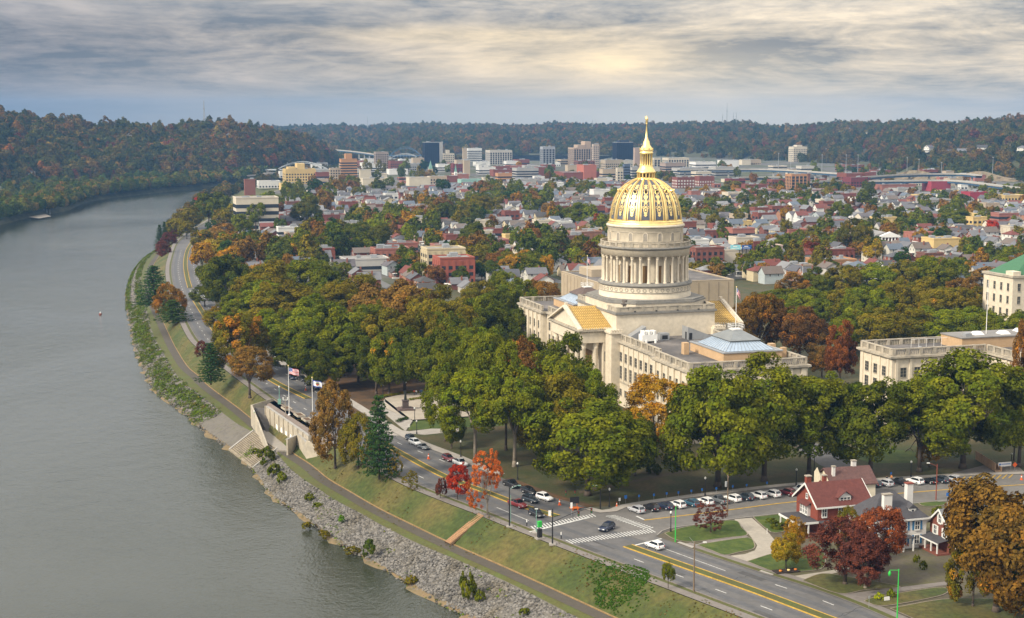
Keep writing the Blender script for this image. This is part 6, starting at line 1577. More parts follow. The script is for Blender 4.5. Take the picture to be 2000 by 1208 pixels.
for (x, y, sd, v, u) in good:
    wi, ri, ti = int(g.integers(0, len(WALLC))), int(g.integers(0, len(ROOFC))), int(g.integers(0, len(HT)))
    rz = PHI+(math.pi/2 if sd == 0 else -math.pi/2)+g.normal()*.03
    if g.random() < .35: rz = PHI+g.normal()*.03
    hx.append((x, y, rz, ti, wi, ri, v, u))
def where(u, v):
    s_ = 'far left of the dome' if u < 700 else 'left of the dome' if u < 1160 else 'right of the dome' if u < 1560 else 'far right of the dome'
    return s_
for (x, y, rz, ti, wi, ri, v, u) in hx[:290]:
    lb = '%s %s house with %s roof, %s, %s' % (['two-storey', 'hip-roofed', 'low', 'steep-gabled', 'broad', 'small'][ti], WNAME[wi], RNAME[ri], where(u, v), 'nearest rows' if v > 480 else 'middle rows' if v > 450 else 'farther rows')
    house(x, y, rz, ti, wi, ri, lb, 'houses of the town beyond the grove')
HOUSES = hx
# the rest of the houses as one field
def far_houses(lst):
    V = []; F = []; colr = []
    def addq(vs, fs, c):
        o_ = len(V); V.extend(vs)
        for f in fs: F.append([o_+i for i in f]); colr.append(c)
    for (x, y, rz, ti, wi, ri, v, u) in lst:
        w, d, h, rh = [(7.5,10,5.8,2.9),(8.5,10.5,5.8,2.4),(9.5,8.5,3.4,2.6),(7,11.5,5.8,3.3),(11,8,5.6,2.6),(7.8,9,3.3,2.7)][ti]
        c, s = math.cos(rz), math.sin(rz); Tm = lambda p: (x+p[0]*c-p[1]*s, y+p[0]*s+p[1]*c, p[2])
        wc, rc = WALLC[wi], ROOFC[ri]
        addq([Tm(p) for p in [(-w/2,-d/2,0),(w/2,-d/2,0),(w/2,d/2,0),(-w/2,d/2,0),(-w/2,-d/2,h),(w/2,-d/2,h),(w/2,d/2,h),(-w/2,d/2,h),(0,-d/2,h+rh),(0,d/2,h+rh)]], [(0,1,5,4),(1,2,6,5),(2,3,7,6),(3,0,4,7),(4,5,8),(6,7,9)], wc)
        o = .5; addq([Tm(p) for p in [(-w/2-o,-d/2-o,h-.2),(0,-d/2-o,h+rh+.15),(0,d/2+o,h+rh+.15),(-w/2-o,d/2+o,h-.2),(w/2+o,-d/2-o,h-.2),(w/2+o,d/2+o,h-.2)]], [(0,1,2,3),(1,4,5,2)], rc)
        for zz in (1.1, 4.0):
            if zz < h:
                for xx in (-w*.25, w*.25): addq([Tm(p) for p in [(xx-.5,-d/2-.05,zz),(xx+.5,-d/2-.05,zz),(xx+.5,-d/2-.05,zz+1.4),(xx-.5,-d/2-.05,zz+1.4)]], [(0,1,2,3)], (.03,.035,.04,1))
                for yy in (-d*.22, d*.22): addq([Tm(p) for p in [(-w/2-.05,yy+.5,zz),(-w/2-.05,yy-.5,zz),(-w/2-.05,yy-.5,zz+1.4),(-w/2-.05,yy+.5,zz+1.4)]], [(0,1,2,3)], (.03,.035,.04,1))
        if ti in (0, 2, 3): addq([Tm(p) for p in [(-w/2,-d/2-2.2,2.6),(w/2,-d/2-2.2,2.6),(w/2,-d/2,3.0),(-w/2,-d/2,3.0)]], [(0,1,2,3)], rc)
    me = bpy.data.meshes.new('distant_houses'); me.from_pydata(V, [], F); a = me.attributes.new('tone', 'FLOAT_COLOR', 'FACE'); a.data.foreach_set('color', np.array(colr, np.float32).ravel())
    m = bpy.data.materials.new('distant_house_paint'); m.use_nodes = True; m.node_tree.nodes.clear(); t = NT(m.node_tree); b = t.new('ShaderNodeBsdfPrincipled'); o = t.new('ShaderNodeOutputMaterial'); t.l.new(b.outputs[0], o.inputs[0])
    at = t.new('ShaderNodeAttribute', attribute_type='GEOMETRY', attribute_name='tone').outputs['Color']; geo = t.new('ShaderNodeNewGeometry').outputs['Position']; f = t.mapr(t.noise(geo, .4, 3, .6), .25, .75, .85, 1.15)
    t.put(b.inputs['Base Color'], t.mix(1.0, at, t.comb(f, f, f), 'MULTIPLY')); b.inputs['Roughness'].default_value = .9
    me.materials.append(m); me.update(); o = link('distant_houses', me); return tag(o, 'crowded small houses filling the town behind the nearer homes', 'houses', kind='stuff')
far_houses(hx[290:])
# streets between the rows
M_street = mat('town_street', (0.13, 0.128, 0.125), .9, .12, .05, fine=(.5, .1))
a_ = -520.0
while a_ < 1150:
    p0, p1 = loc2w(a_-13.5, 150), loc2w(a_-13.5, 1700); m_ = []
    for k in range(60):
        f = k/59; x, y = p0[0]+(p1[0]-p0[0])*f, p0[1]+(p1[1]-p0[1])*f
        if y > 690 and y < 2200 and x > road_x(y)+20 and not any(inside((x, y), K) for K in KEEP): m_.append((x, y))
    if len(m_) > 3:
        L_ = np.array(m_); band('street', L_, -3.2, 3.2, .03, M_street)
    a_ += 47.0
# town trees: the nearest ones each a thing, the rest one mass
TC = [GR, GR, GD, GL, OL, OL, (0.08,.09,.015), TA, OR, GO, OL, DG, GD, (0.06,.075,.016), (0.05,.07,.012), (0.05,.07,.012), OL, GR, GL, BR]
named = [(645,432,52,485,(.075,.11,.01),.2,'round','bright yellow green tree among the houses left'),(742,436,70,500,(.06,.065,.012),.15,'round','broad olive tree in the houses'),(700,430,55,490,GD,.1,'round','dark tree left of the broad olive one'),(601,382,66,445,(.055,.06,.014),.2,'round','very broad olive crown above the houses'),(928,432,68,492,GD,.05,'round','large dark green tree above the cream apartment house'),(872,396,52,440,GD,.03,'round','round dark tree near the downtown edge'),(936,378,56,430,OL,.1,'round','olive tree group near the downtown edge'),(1029,438,36,480,GO,.3,'fine','golden tree among houses left of the drum'),(1083,402,40,436,GO,.15,'round','golden round tree left of the dome'),(1130,395,70,440,GR,.05,'round','green tree left of the dome'),(1172,418,34,450,(.15,.04,.015),.3,'round','red brown tree touching the dome outline'),(1668,428,72,500,(.065,.062,.012),.25,'round','very large olive tree before the white portico'),(1702,462,44,515,YE,.0,'tall','yellow green tree right of the very large olive one'),(1586,470,58,512,(.13,.03,.012),.3,'round','dark red tree before the pink building'),(1750,402,44,448,GD,.03,'round','round dark green tree in the houses right'),(1640,394,52,440,GR,.1,'round','green tree in the houses right of the dome'),(1690,368,50,415,GD,.1,'round','tall dark tree under the warehouse'),(1430,352,36,378,OL,.1,'round','olive tree by the zigzag block'),(1456,392,22,415,DG,0,'pine','dark conifer right of the dome'),(1937,430,30,462,RD,.2,'round','vivid red tree at the right'),(1535,425,28,470,OL,.1,'tall','olive tree in the houses'),(1870,408,60,445,GR,.05,'round','green tree beside the yellow factory'),(865,350,38,382,DG,.0,'round','round dark tree below the green spire'),(1360,418,20,445,OR,.3,'fine','small orange tree right of the drum'),(517,385,42,442,GD,.1,'sparse','pale-trunked tree before the cream riverside block')]
for (u, vt, wp, vb, c, a, kd, lb) in named: T(kd, u, vt, wp, vb, c, a, lb, 'trees standing among the houses of the town', lod='near' if wp > 50 else 'mid')
cand = []
g = np.random.default_rng(303)
for k in range(5200):
    v = 330+ (560-330)*g.random()**1.35; u = g.uniform(400, 2050); x, y, _ = P(u, v, 0)
    if x < road_x(y)+8: continue
    if any(inside((x, y), K) for K in KEEP): continue
    if not clear(x, y, 4): continue
    dens_ = .55+.45*math.sin(u*.013+v*.05)+.35*math.sin(u*.031-v*.09)
    dens_ -= .26 if u < 1100 else .16
    if v < 372: dens_ *= .45
    if u > 1340 and v > 400: dens_ -= .12
    if g.random() > dens_: continue
    cand.append((x, y, u, v))
cand.sort(key=lambda q: -q[3])
n_ind = max(0, 292-sum(1 for o in C.objects if o.get('category') == 'tree'))
GT = 'trees standing among the houses of the town'
for (x, y, u, v) in cand[:n_ind]:
    c = TC[g.integers(0, len(TC))]; s_ = 1.12 if u < 1100 else .95
    plant(['round', 'tall', 'round'][g.integers(0, 3)], x, y, 0, g.uniform(8, 15)*s_, g.uniform(8, 13)*s_, c, g.uniform(0, .14), '%s tree among the homes %s, %s' % (CN.get(c, 'dull green'), where(u, v), 'nearest rows' if v > 470 else 'middle rows' if v > 445 else 'farther rows'), GT, lod='mid', bare=.15)
rest = cand[n_ind:]; p = np.array([(x, y, 0) for x, y, _, _ in rest]); n = len(p); s_ = np.where(np.array([q[2] for q in rest]) < 1100, 1.2, .95)
w_ = g.uniform(4, 7.5, n)*s_; c = np.array(TC)[g.integers(0, len(TC), n)]*(.8+.4*g.random((n, 1)))
scatter('town_trees', p+[0, 0, 1], np.column_stack([w_, w_, w_*g.uniform(.85, 1.2, n)]), np.column_stack([c, g.random(n)*.05]), 'trees filling the streets and yards of the town', seed=8)
# houses on the hillsides
g = np.random.default_rng(5)
for (u, v) in [(122,271),(72,226),(20,228),(262,277),(452,276),(170,246),(1808,301),(1850,303),(1880,305),(1920,302),(1660,262),(1730,268),(1712,254),(1596,250),(1525,275),(1618,300),(1330,285),(1250,290),(1280,278),(1560,300),(1700,270),(1990,300),(1960,290),(1750,262),(1210,262),(60,352),(255,300),(380,240)]:
    G_, tab = (GLH, LEFT) if u < 640 else (GFH, FAR)
    # find the hill point seen at (u, v)
    best = None
    for r in range(1, G_.shape[0]-7):
        i = int(np.argmin([abs(proj(*G_[r, k])[0]-u) for k in range(0, G_.shape[1])])) if r == 1 else i0
        i0 = i
        pu, pv = proj(*G_[r, i])
        if best is None or abs(pv-v) < best[0]: best = (abs(pv-v), G_[r, i])
    q_ = best[1]; h_ = house(q_[0], q_[1]-8, g.normal()*.5, int(g.integers(0, 5)), [6, 2, 1, 7][g.integers(0, 4)], int(g.integers(0, 3)), 'pale house standing out of the woods on the '+('ridge across the river' if u < 640 else 'far hillside'), 'houses on the wooded hills', 1.15 if u < 640 else 1.4)
    h_.location.z = q_[2]+2
# ------------------------------------------------------------------ vehicles
M_paint = mat('car_paint', (1, 1, 1), .28, .02, 1.0, objcol=True, coat=.6, spec=.5)
M_cglass = mat('car_glass', (0.012, 0.015, 0.018), .08, .1, 1, spec=.7)
M_tyre = mat('tyre_rubber', (0.018, 0.018, 0.018), .9, .1, 2); M_rim = mat('wheel_rim', (0.42, 0.42, 0.43), .35, .1, 2, metal=.7)
M_lamp = mat('lamp_lens', (0.65, 0.65, 0.62), .2, .05, 1); M_tail = mat('tail_lens', (0.36, 0.012, 0.012), .25, .1, 1)
def loft(q, secs):
    """secs: list of (x, [(y,z)...]) cross-sections with equal counts, closed rings"""
    n = len(secs[0][1]); vs = [(x, y, z) for x, r in secs for y, z in r]; fs = []
    for k in range(len(secs)-1):
        for i in range(n): fs.append((k*n+i, k*n+(i+1) % n, (k+1)*n+(i+1) % n, (k+1)*n+i))
    fs += [tuple(reversed(range(n))), tuple(range((len(secs)-1)*n, len(secs)*n))]
    q.smooth = True; q.add(vs, fs); q.smooth = False
def ring(hw, z0, zb, zt): return [(-hw*.90, z0), (hw*.90, z0), (hw, z0+.18), (hw*1.0, zb-.12), (hw*.94, zb), (hw*.62, zt), (-hw*.62, zt), (-hw*.94, zb), (-hw, zb-.12), (-hw, z0+.18)]
def car_kit(kind):
    L = {'suv': 4.75, 'sedan': 4.7, 'pickup': 5.7, 'van': 5.4}[kind]; hw = {'suv': .93, 'sedan': .90, 'pickup': .98, 'van': .99}[kind]; h = L/2
    belt = {'suv': 1.08, 'sedan': .92, 'pickup': 1.15, 'van': 1.15}[kind]; top = {'suv': 1.68, 'sedan': 1.43, 'pickup': 1.85, 'van': 2.05}[kind]; hood = belt-.06
    q = MB(); z0 = .30
    S_ = [(-h, ring(hw*.86, z0+.12, belt-.18, belt-.12)), (-h+.12, ring(hw*.96, z0, belt-.04, belt)), (-h+.8, ring(hw, z0-.02, belt, belt+.02)), (h-1.5, ring(hw, z0-.02, belt-.02, belt)), (h-.9, ring(hw*.99, z0, hood-.06, hood)), (h-.25, ring(hw*.93, z0, hood-.18, hood-.10)), (h, ring(hw*.80, z0+.1, hood-.34, hood-.28))]
    loft(q, S_)
    cab = {'suv': (-h+.12, -h+.55, h-2.15, h-1.35), 'sedan': (-h+.75, -h+1.5, h-2.45, h-1.55), 'pickup': (-h+2.3, -h+2.5, h-2.35, h-1.65), 'van': (-h+.08, -h+.3, h-1.75, h-1.0)}[kind]
    b0, t0, t1, b1 = cab; tw = hw*.74
    def cabring(x, z, w): return (x, w, z)
    vs = [(b0, -hw*.92, belt-.02), (b1, -hw*.92, belt-.04), (b1, hw*.92, belt-.04), (b0, hw*.92, belt-.02), (t0, -tw, top-.05), (t1, -tw, top-.03), (t1, tw, top-.03), (t0, tw, top-.05), ((t0+t1)/2, -tw*.9, top), ((t0+t1)/2, tw*.9, top)]
    q.smooth = False; q.add(vs, [(0, 1, 5, 8, 4), (2, 3, 7, 9, 6), (1, 2, 6, 5), (3, 0, 4, 7), (4, 8, 9, 7), (8, 5, 6, 9)])
    if kind in ('suv', 'van'):
        for sy in (-1, 1): q.tube((t0+.25, sy*tw*.86, top+.04), (t1-.3, sy*tw*.86, top+.04), .03, n=4)
    if kind == 'pickup':
        q.mi = 1; q.box(-h+.25, -h+2.15, -hw*.78, hw*.78, belt-.03, belt+.035); q.mi = 0
    for sx in (-h+.95, h-1.0):
        for sy in (-1, 1): q.tube((sx, sy*hw*.70, .36), (sx, sy*hw*1.0, .36), .43, n=12)
    body = q.mesh('car_body', [M_paint, M_tyre])
    def lerp(a, b, t): return tuple(a[i]+(b[i]-a[i])*t for i in range(3))
    def pane(a, b, c, d, mrg=.10, out_=(0, 0, 0), nm='glass'):
        m = MB(); cen = tuple(sum(p[i] for p in (a, b, c, d))/4 for i in range(3))
        vs = [tuple(lerp(p, cen, mrg)[i]+out_[i] for i in range(3)) for p in (a, b, c, d)]; m.add(vs, [(0, 1, 2, 3)]); return m.mesh(nm, M_cglass)
    kit = {'body': body}
    kit['windshield'] = pane(vs[1], vs[2], vs[6], vs[5], .08, (.03, 0, .02)); kit['rear_window'] = pane(vs[3], vs[0], vs[4], vs[7], .12, (-.03, 0, .02))
    kit['side_window'] = [pane(vs[0], vs[1], vs[5], vs[4], .13, (0, -.025, .01)), pane(vs[2], vs[3], vs[7], vs[6], .13, (0, .025, .01))]
    m = MB(); m.tube((0, -.12, 0), (0, .12, 0), .345, n=16); kit['tyre'] = m.mesh('tyre', M_tyre)
    m = MB(); m.tube((0, -.13, 0), (0, .13, 0), .22, n=10); kit['rim'] = m.mesh('rim', M_rim)
    kit['wheels'] = [(sx, sy*(hw-.10), .345) for sx in (-h+.95, h-1.0) for sy in (-1, 1)]
    m = MB(); m.box(-.09, .05, -.2, .2, -.09, .09); kit['headlight'] = m.mesh('headlight', M_lamp); m = MB(); m.box(-.05, .07, -.11, .11, -.16, .16); kit['taillight'] = m.mesh('taillight', M_tail)
    kit['hl'] = [(h-.05, s*hw*.62, hood-.30) for s in (-1, 1)]; kit['tl'] = [(-h+.04, s*hw*.76, belt-.22) for s in (-1, 1)]
    m = MB(); m.box(-.05, .05, -.22, .22, -.06, .06); kit['plate'] = m.mesh('number_plate', M_white); kit['pl'] = (-h-.0, 0, .62)
    return kit
KITS = {k: car_kit(k) for k in ('suv', 'sedan', 'pickup', 'van')}
CC = {'white': (.72, .72, .71), 'silver': (.38, .39, .41), 'black': (.012, .012, .014), 'navy': (.018, .026, .055), 'grey': (.11, .12, .13), 'teal': (.03, .085, .13), 'maroon': (.11, .012, .018), 'red': (.20, .018, .02), 'dark': (.02, .03, .042)}
def car(kind, x, y, rz, colr, label, group=None, z=0.02):
    K = KITS[kind]; t_ = empty({'suv': 'parked_car', 'sedan': 'parked_car', 'pickup': 'pickup_truck', 'van': 'van'}[kind], (x, y, z), rz, label, {'pickup': 'pickup truck', 'van': 'van'}.get(kind, 'car'), group)
    link('body', K['body'], t_, (*CC[colr], 1)); link('windshield', K['windshield'], t_); link('rear_window', K['rear_window'], t_)
    for m in K['side_window']: link('side_window', m, t_)
    for p in K['wheels']: wv = link('wheel', K['tyre'], t_, loc=p); link('rim', K['rim'], wv)
    for p in K['hl']: link('headlight', K['headlight'], t_, loc=p)
    for p in K['tl']: link('taillight', K['taillight'], t_, loc=p)
    link('number_plate', K['plate'], t_, loc=K['pl']); return t_
HD = math.atan2(.84, -.54)
row1 = [(1243, 998, 'suv', 'silver', 'silver car first in the angled row, beside the crossing'), (1272, 994, 'suv', 'black', 'black car second from the crossing in the angled row'), (1299, 991, 'suv', 'navy', 'navy car third from the crossing'), (1323, 988, 'suv', 'white', 'white car fourth from the crossing'), (1350, 985, 'suv', 'teal', 'boxy teal car above the burgundy ornamental maple'), (1377, 982, 'suv', 'white', 'white car right behind the burgundy maple'), (1404, 979, 'pickup', 'grey', 'grey pickup beside the utility pole'), (1431, 976, 'suv', 'white', 'white car with roof rails right of the utility pole'), (1456, 973, 'suv', 'dark', 'dark blue car between two white ones'), (1481, 970, 'suv', 'white', 'white car left of the brighter white one'), (1508, 967, 'suv', 'white', 'white car beside the maroon one'), (1538, 964, 'suv', 'maroon', 'maroon car beside the white van'), (1568, 960, 'van', 'white', 'white van behind the brick house chimney'), (1596, 957, 'suv', 'silver', 'silver car half hidden behind the brick house roof'), (1705, 947, 'suv', 'dark', 'dark car just right of the purple roof'), (1728, 946, 'suv', 'silver', 'silver car second right of the purple roof'), (1757, 944, 'pickup', 'black', 'black pickup with a light load in the row'), (1787, 942, 'suv', 'white', 'white car left of the brown lamp pole'), (1813, 941, 'sedan', 'black', 'black car under the lamp pole'), (1836, 939, 'suv', 'dark', 'dark car right of the lamp pole'), (1860, 938, 'suv', 'silver', 'silver car last in the row beside the hatching')]
for (u, v, k, c, lb) in row1:
    x, y, _ = P(u, v+3, 0); car(k, x, y, HD, c, lb, 'cars parked at an angle along the side street', .04)
def road_dir(y): i = int(np.argmin(abs(LF[:, 1]-y))); d = LF[min(i+1, len(LF)-1)]-LF[i-1]; return math.atan2(d[1], d[0])
row2 = [(803, 861, 'suv', 'dark', 'dark car first in the file below the plaza'), (811, 869, 'suv', 'white', 'white car behind the dark one below the plaza'), (827, 877, 'sedan', 'grey', 'grey saloon third below the plaza'), (876, 900, 'suv', 'maroon', 'maroon car parked left of the white pickup'), (899, 909, 'pickup', 'white', 'white pickup behind the red maple'), (999, 951, 'pickup', 'black', 'black pickup parked at the verge before the crossing'), (1034, 965, 'suv', 'black', 'black car parked next to the white one before the crossing'), (1064, 977, 'suv', 'white', 'white car at the head of the file before the message board'), (571, 741, 'suv', 'navy', 'navy car under the striped flag'), (591, 744, 'suv', 'black', 'black car between the two flagpoles'), (601, 752, 'suv', 'black', 'black car second between the flagpoles'), (618, 760, 'sedan', 'dark', 'dark saloon behind the blue and white flag'), (638, 771, 'suv', 'silver', 'pale car half hidden by the brown trees'), (508, 669, 'suv', 'white', 'white car under the golden olive tree'), (436, 612, 'suv', 'white', 'white car alone at the far right kerb')]
for (u, v, k, c, lb) in row2:
    x, y, _ = P(u, v, 0); car(k, x, y, road_dir(y)+math.pi, c, lb, 'cars parked along the boulevard')
for (u, v, k, c, lb, rz) in [(1011, 990, 'pickup', 'red', 'red pickup driving towards the crossing', math.pi), (1048, 1009, 'suv', 'black', 'black car waiting at the stop line', math.pi), (1036, 981, 'suv', 'dark', 'dark car moving in the inner lane beside the median', math.pi), (1278, 1071, 'suv', 'white', 'white car waiting at the stop line of the lower carriageway', 0)]:
    x, y, _ = P(u, v, 0); car(k, x, y, road_dir(y)+rz, c, lb)
x, y, _ = P(1185, 1036, 0); car('suv', x, y, math.radians(235), 'navy', 'dark blue car turning in the middle of the crossing')
x, y, _ = P(1996, 1077, 0); car('suv', x, y, .4, 'white', 'white car behind the huge orange tree at the right edge')
x, y, _ = P(1983, 1086, 0)

# ------------------------------------------------------------------ lamps, signals, poles
M_green = mat('green_wrap', (0.03, 0.42, 0.06), .6, .1, 2); M_wood = mat('pole_wood', (0.16, 0.115, 0.075), .9, .2, 2); M_globe = mat('lamp_globe', (0.60, 0.60, 0.56), .4, .05, 1); M_teal = mat('patina_green', (0.16, 0.30, 0.25), .7, .1, 1)
M_redb = mat('rust_paint', (0.20, 0.05, 0.03), .7, .15, 1)
lp = MB(); lp.cyl(0, 0, 0, .7, .24, .15, 10); lp.cyl(0, 0, .7, 4.1, .10, .07, 8); lp.cyl(0, 0, 4.1, 4.25, .16, .16, 8); lpm = lp.mesh('lamp_post', M_black)
lg = MB(); lg.lathe([(.10, 4.25), (.22, 4.42), (.24, 4.62), (.15, 4.85), (.03, 4.98)], 10); lgm = lg.mesh('lamp_globe', M_globe)
def lamp(u, v, lb, vt=None, z=0.0):
    x, y, _ = P(u, v, z); t_ = empty('street_lamp', (x, y, z), 0, lb, 'street lamp', 'black post lamps of the statehouse grounds'); link('post', lpm, t_); link('globe', lgm, t_)
    if vt is not None: s = (Q(u, vt, y)[2]-z)/4.98; t_.scale = (1.1, 1.1, s)
for (u, v, vt, lb) in [(1011, 937, 903, 'black globe lamp left of the pale trunk by the boulevard'), (900, 893, 860, 'black globe lamp behind the maroon car'), (1190, 991, 953, 'black globe lamp on the corner by the crossing'), (1377, 969, 931, 'black globe lamp over the middle of the angled row'), (1555, 948, 915, 'black globe lamp above the maroon car'), (1590, 924, 886, 'black globe lamp beside the drive, left side'), (1671, 919, 886, 'black globe lamp right of the drive on the lawn'), (1779, 932, 900, 'black globe lamp behind the white parked car'), (1975, 905, 885, 'black globe lamp by the construction banner'), (748, 772, 751, 'black globe lamp left behind the statue'), (793, 768, 746, 'black globe lamp right behind the statue'), (810, 823, 796, 'black globe lamp at the plaza front, upper one'), (814, 848, 821, 'black globe lamp at the pavement below the plaza lawn'), (859, 816, 797, 'black globe lamp at the right end of the plaza'), (1310, 1040, 998, 'black signal-side lamp at the corner lawn')]:
    lamp(u, v, lb, vt)
def pole(name, u, v, vt, m, r, lb, cat, extra=None, z=0.0):
    x, y, _ = P(u, v, z); hh = Q(u, vt, y)[2]-z; t_ = empty(name, (x, y, z), 0, lb, cat); q = MB(); q.cyl(0, 0, 0, hh, r, r*.65, 8); q.build('post', m, t_); return t_, hh
def arm(t_, p0, p1, r, m, nm='arm', lift_=0.0):
    q = MB(); a = np.array(p0, float); b = np.array(p1, float); n = 6; pr = a
    for i in range(1, n+1):
        f = i/n; c = a+(b-a)*f+np.array([0, 0, lift_*math.sin(f*math.pi/2)]); q.tube(tuple(pr), tuple(c), r, n=6); pr = c
    return q.build(nm, m, t_), tuple(pr)
def cobra(t_, p, m, dx=1):
    q = MB(); q.box(p[0]-.35, p[0]+.35, p[1]-.16, p[1]+.16, p[2]-.12, p[2]+.06); return q.build('lamp_head', m, t_)
sigm = MB(); sigm.box(-.2, .2, -.16, .16, -1.1, 0); sigm = sigm.mesh('signal_head', M_black)
def signals(t_, pts):
    for p in pts:
        h_ = link('signal_head', sigm, t_, loc=p)
        for k, c in enumerate(((.30, .01, .01), (.30, .14, .01), (.01, .25, .06))):
            m = MB(); m.tube((0, -.17, -.2-.35*k), (0, -.2, -.2-.35*k), .11, n=8); m.build('lens', mat('lens_%d' % k, c, .4, .05, 1), h_)
t_, hh = pole('traffic_signal', 1079, 1064, 994, M_black, .17, 'black signal mast with a curved arm beside the riverside walk', 'traffic signal')
q = MB(); q.box(-.7, .7, -.7, .7, -.1, .25); q.build('footing', M_walk, t_)
A_, e_ = arm(t_, (0, 0, hh*.62), (8.6, 4.0, hh*.62), .07, M_black, lift_=2.0); signals(t_, [(8.4, 3.9, hh*.62+2.1), (5.6, 2.6, hh*.62+1.8)])
q = MB(); q.box(-.9, -.3, -.05, .05, hh*.80, hh*.95); q.build('sign', M_white, t_)
t_, hh = pole('traffic_signal', 1172.5, 994, 934, M_black, .16, 'black signal mast with a green street sign on the far corner', 'traffic signal')
A_, e_ = arm(t_, (0, 0, hh*.52), (-8.2, -1.0, hh*.55), .06, M_black, lift_=.9); signals(t_, [(-8.0, -1, hh*.62+.1), (-5.9, -.7, hh*.62)])
q = MB(); q.box(-1.9, -.3, -.05, .05, hh*.73, hh*.80); sgn = q.build('street_sign', mat('sign_green', (.01, .22, .10), .5, .05, 1), t_)
q = MB(); q.box(-1.75, -.45, -.07, -.05, hh*.755, hh*.775); q.build('lettering', M_white, sgn)
cobra(t_, (.5, 0, hh-.6), M_globe)
t_, hh = pole('street_lamp', 995, 1029, 952, M_black, .17, 'tall black lamp standard with a pale green arm before the stop line', 'street lamp'); q = MB(); q.box(-.7, .7, -.7, .7, -.1, .2); q.build('footing', M_walk, t_); A_, e_ = arm(t_, (0, 0, hh-.5), (2.2, 1.2, hh-.7), .06, M_teal, lift_=.8); cobra(t_, e_, M_teal)
q = MB(); q.cyl(.28, 0, 1.0, hh*.8, .06); q.build('conduit', M_teal, t_)
t_, hh = pole('utility_pole', 1047.5, 1041, 994, M_teal, .10, 'slim grey green pole beside the signal cabinet', 'pole'); q = MB(); q.box(-.9, .9, -.7, .7, -.05, .2); q.build('footing', M_walk, t_); cobra(t_, (0, 0, hh), M_globe)
x, y, _ = P(1054, 1052, 0); cb = empty('signal_cabinet', (x, y, 0), .4, 'black roadside cabinet with a bright green box on top', 'cabinet')
q = MB(); q.box(-.9, .9, -.8, .8, -.1, .25); q.build('footing', M_walk, cb); q = MB(); q.box(-.45, .45, -.4, .4, .25, 2.0); q.box(-.5, .5, -.45, .45, 2.0, 2.08); q.build('case', M_black, cb); q = MB(); q.box(-.42, .42, -.3, .3, 2.5, 3.8); q.build('green_box', M_green, cb)
for (u, v, vt, lb, hd) in [(1319, 1059, 989, 'bright green wrapped pole on the corner lawn edge', 0), (1752, 1212, 1112, 'bright green lamp pole at the bottom right', 1), (497.5, 841, 806, 'bright green lamp pole at the head of the river ramp', 0)]:
    zz = -5.4 if u < 600 else 0
    t_, hh = pole('street_lamp', u, v, vt, M_green, .13, lb, 'street lamp', z=zz)
    if hd: A_, e_ = arm(t_, (0, 0, hh-.2), (-1.6, 0, hh-.2), .06, M_green); q = MB(); q.lathe([(.1, hh-.3), (.3, hh-.7), (.22, hh-1.2), (.05, hh-1.3)], 8, -1.6, 0); q.build('lantern', M_green, t_)
    else: q = MB(); q.lathe([(.12, hh), (.25, hh+.2), (.18, hh+.55), (.04, hh+.65)], 8); q.build('lantern', M_globe, t_)
t_, hh = pole('street_lamp', 1355, 1156, 1058, M_wood, .17, 'weathered wooden lamp pole between the walk and the boulevard', 'street lamp'); A_, e_ = arm(t_, (0, 0, hh-.8), (2.0, .6, hh-.3), .05, M_grey); cobra(t_, e_, M_globe); A_, e2 = arm(t_, (0, 0, hh-.4), (-1.0, -.3, hh+.9), .04, M_grey)
t_, hh = pole('utility_pole', 1420.5, 1009, 927, M_wood, .17, 'wooden utility pole with a transformer behind the burgundy maple', 'utility pole'); q = MB(); q.cyl(-.42, -.1, hh-2.8, hh-1.6, .28, .28, 10); q.build('transformer', M_grey, t_); q = MB(); q.box(-.06, .06, -1.0, 1.0, hh-.5, hh-.38); q.build('crossarm', M_wood, t_)
t_, hh = pole('street_lamp', 1828, 977, 907, M_redb, .15, 'red brown lamp pole right of the tall white chimney', 'street lamp'); A_, e_ = arm(t_, (0, 0, hh-.6), (-2.0, .4, hh-.3), .05, M_redb, lift_=.5); cobra(t_, e_, M_globe)
t_, hh = pole('street_lamp', 546, 790, 758, M_teal, .15, 'pale green lamp at the terrace kerb', 'street lamp'); q = MB(); q.lathe([(.1, hh), (.3, hh+.2), (.2, hh+.6), (.04, hh+.7)], 8); q.build('lantern', M_globe, t_); q = MB(); q.box(-.5, .5, -.4, .4, 0, 1.6); q.build('base', M_teal, t_)
t_, hh = pole('street_lamp', 558, 818, 777, M_conc, .14, 'stone coloured double lamp on the terrace', 'street lamp'); q = MB(); q.box(-.7, .7, -.08, .08, hh-.8, hh-.65); q.box(-.8, -.5, -.15, .15, hh-.6, hh+.1); q.box(.5, .8, -.15, .15, hh-.6, hh+.1); q.build('lantern', M_globe, t_)
# small street things
cone = MB(); cone.cyl(0, 0, .04, .95, .2, .04, 10); cone.box(-.25, .25, -.25, .25, 0, .05); conem = cone.mesh('cone', mat('safety_orange', (.62, .10, .015), .6, .05, 2)); cb_ = MB(); cb_.lathe([(.135, .5), (.10, .68)], 10); cbm = cb_.mesh('cone_band', M_white)
for (u, v, lb, s_) in [(837, 897, 'orange traffic cone in the lane below the plaza', 1.5), (1093, 987, 'orange traffic cone between the white car and the message board', 1.5), (1204.5, 990, 'orange traffic cone on the corner pavement', 1.1), (597, 763, 'orange traffic cone in the lane by the flags', 1.5), (1995, 938, 'orange traffic cone at the right edge of the side street', 1.4)]:
    x, y, _ = P(u, v, 0); t_ = empty('traffic_cone', (x, y, .04), 0, lb, 'traffic cone'); t_.scale = (s_, s_, s_); link('cone', conem, t_); link('band', cbm, t_)
x, y, _ = P(1122, 996, 0); mbd = empty('message_board', (x, y, 0), .3, 'dark electronic message board on an orange trailer by the crossing', 'message board')
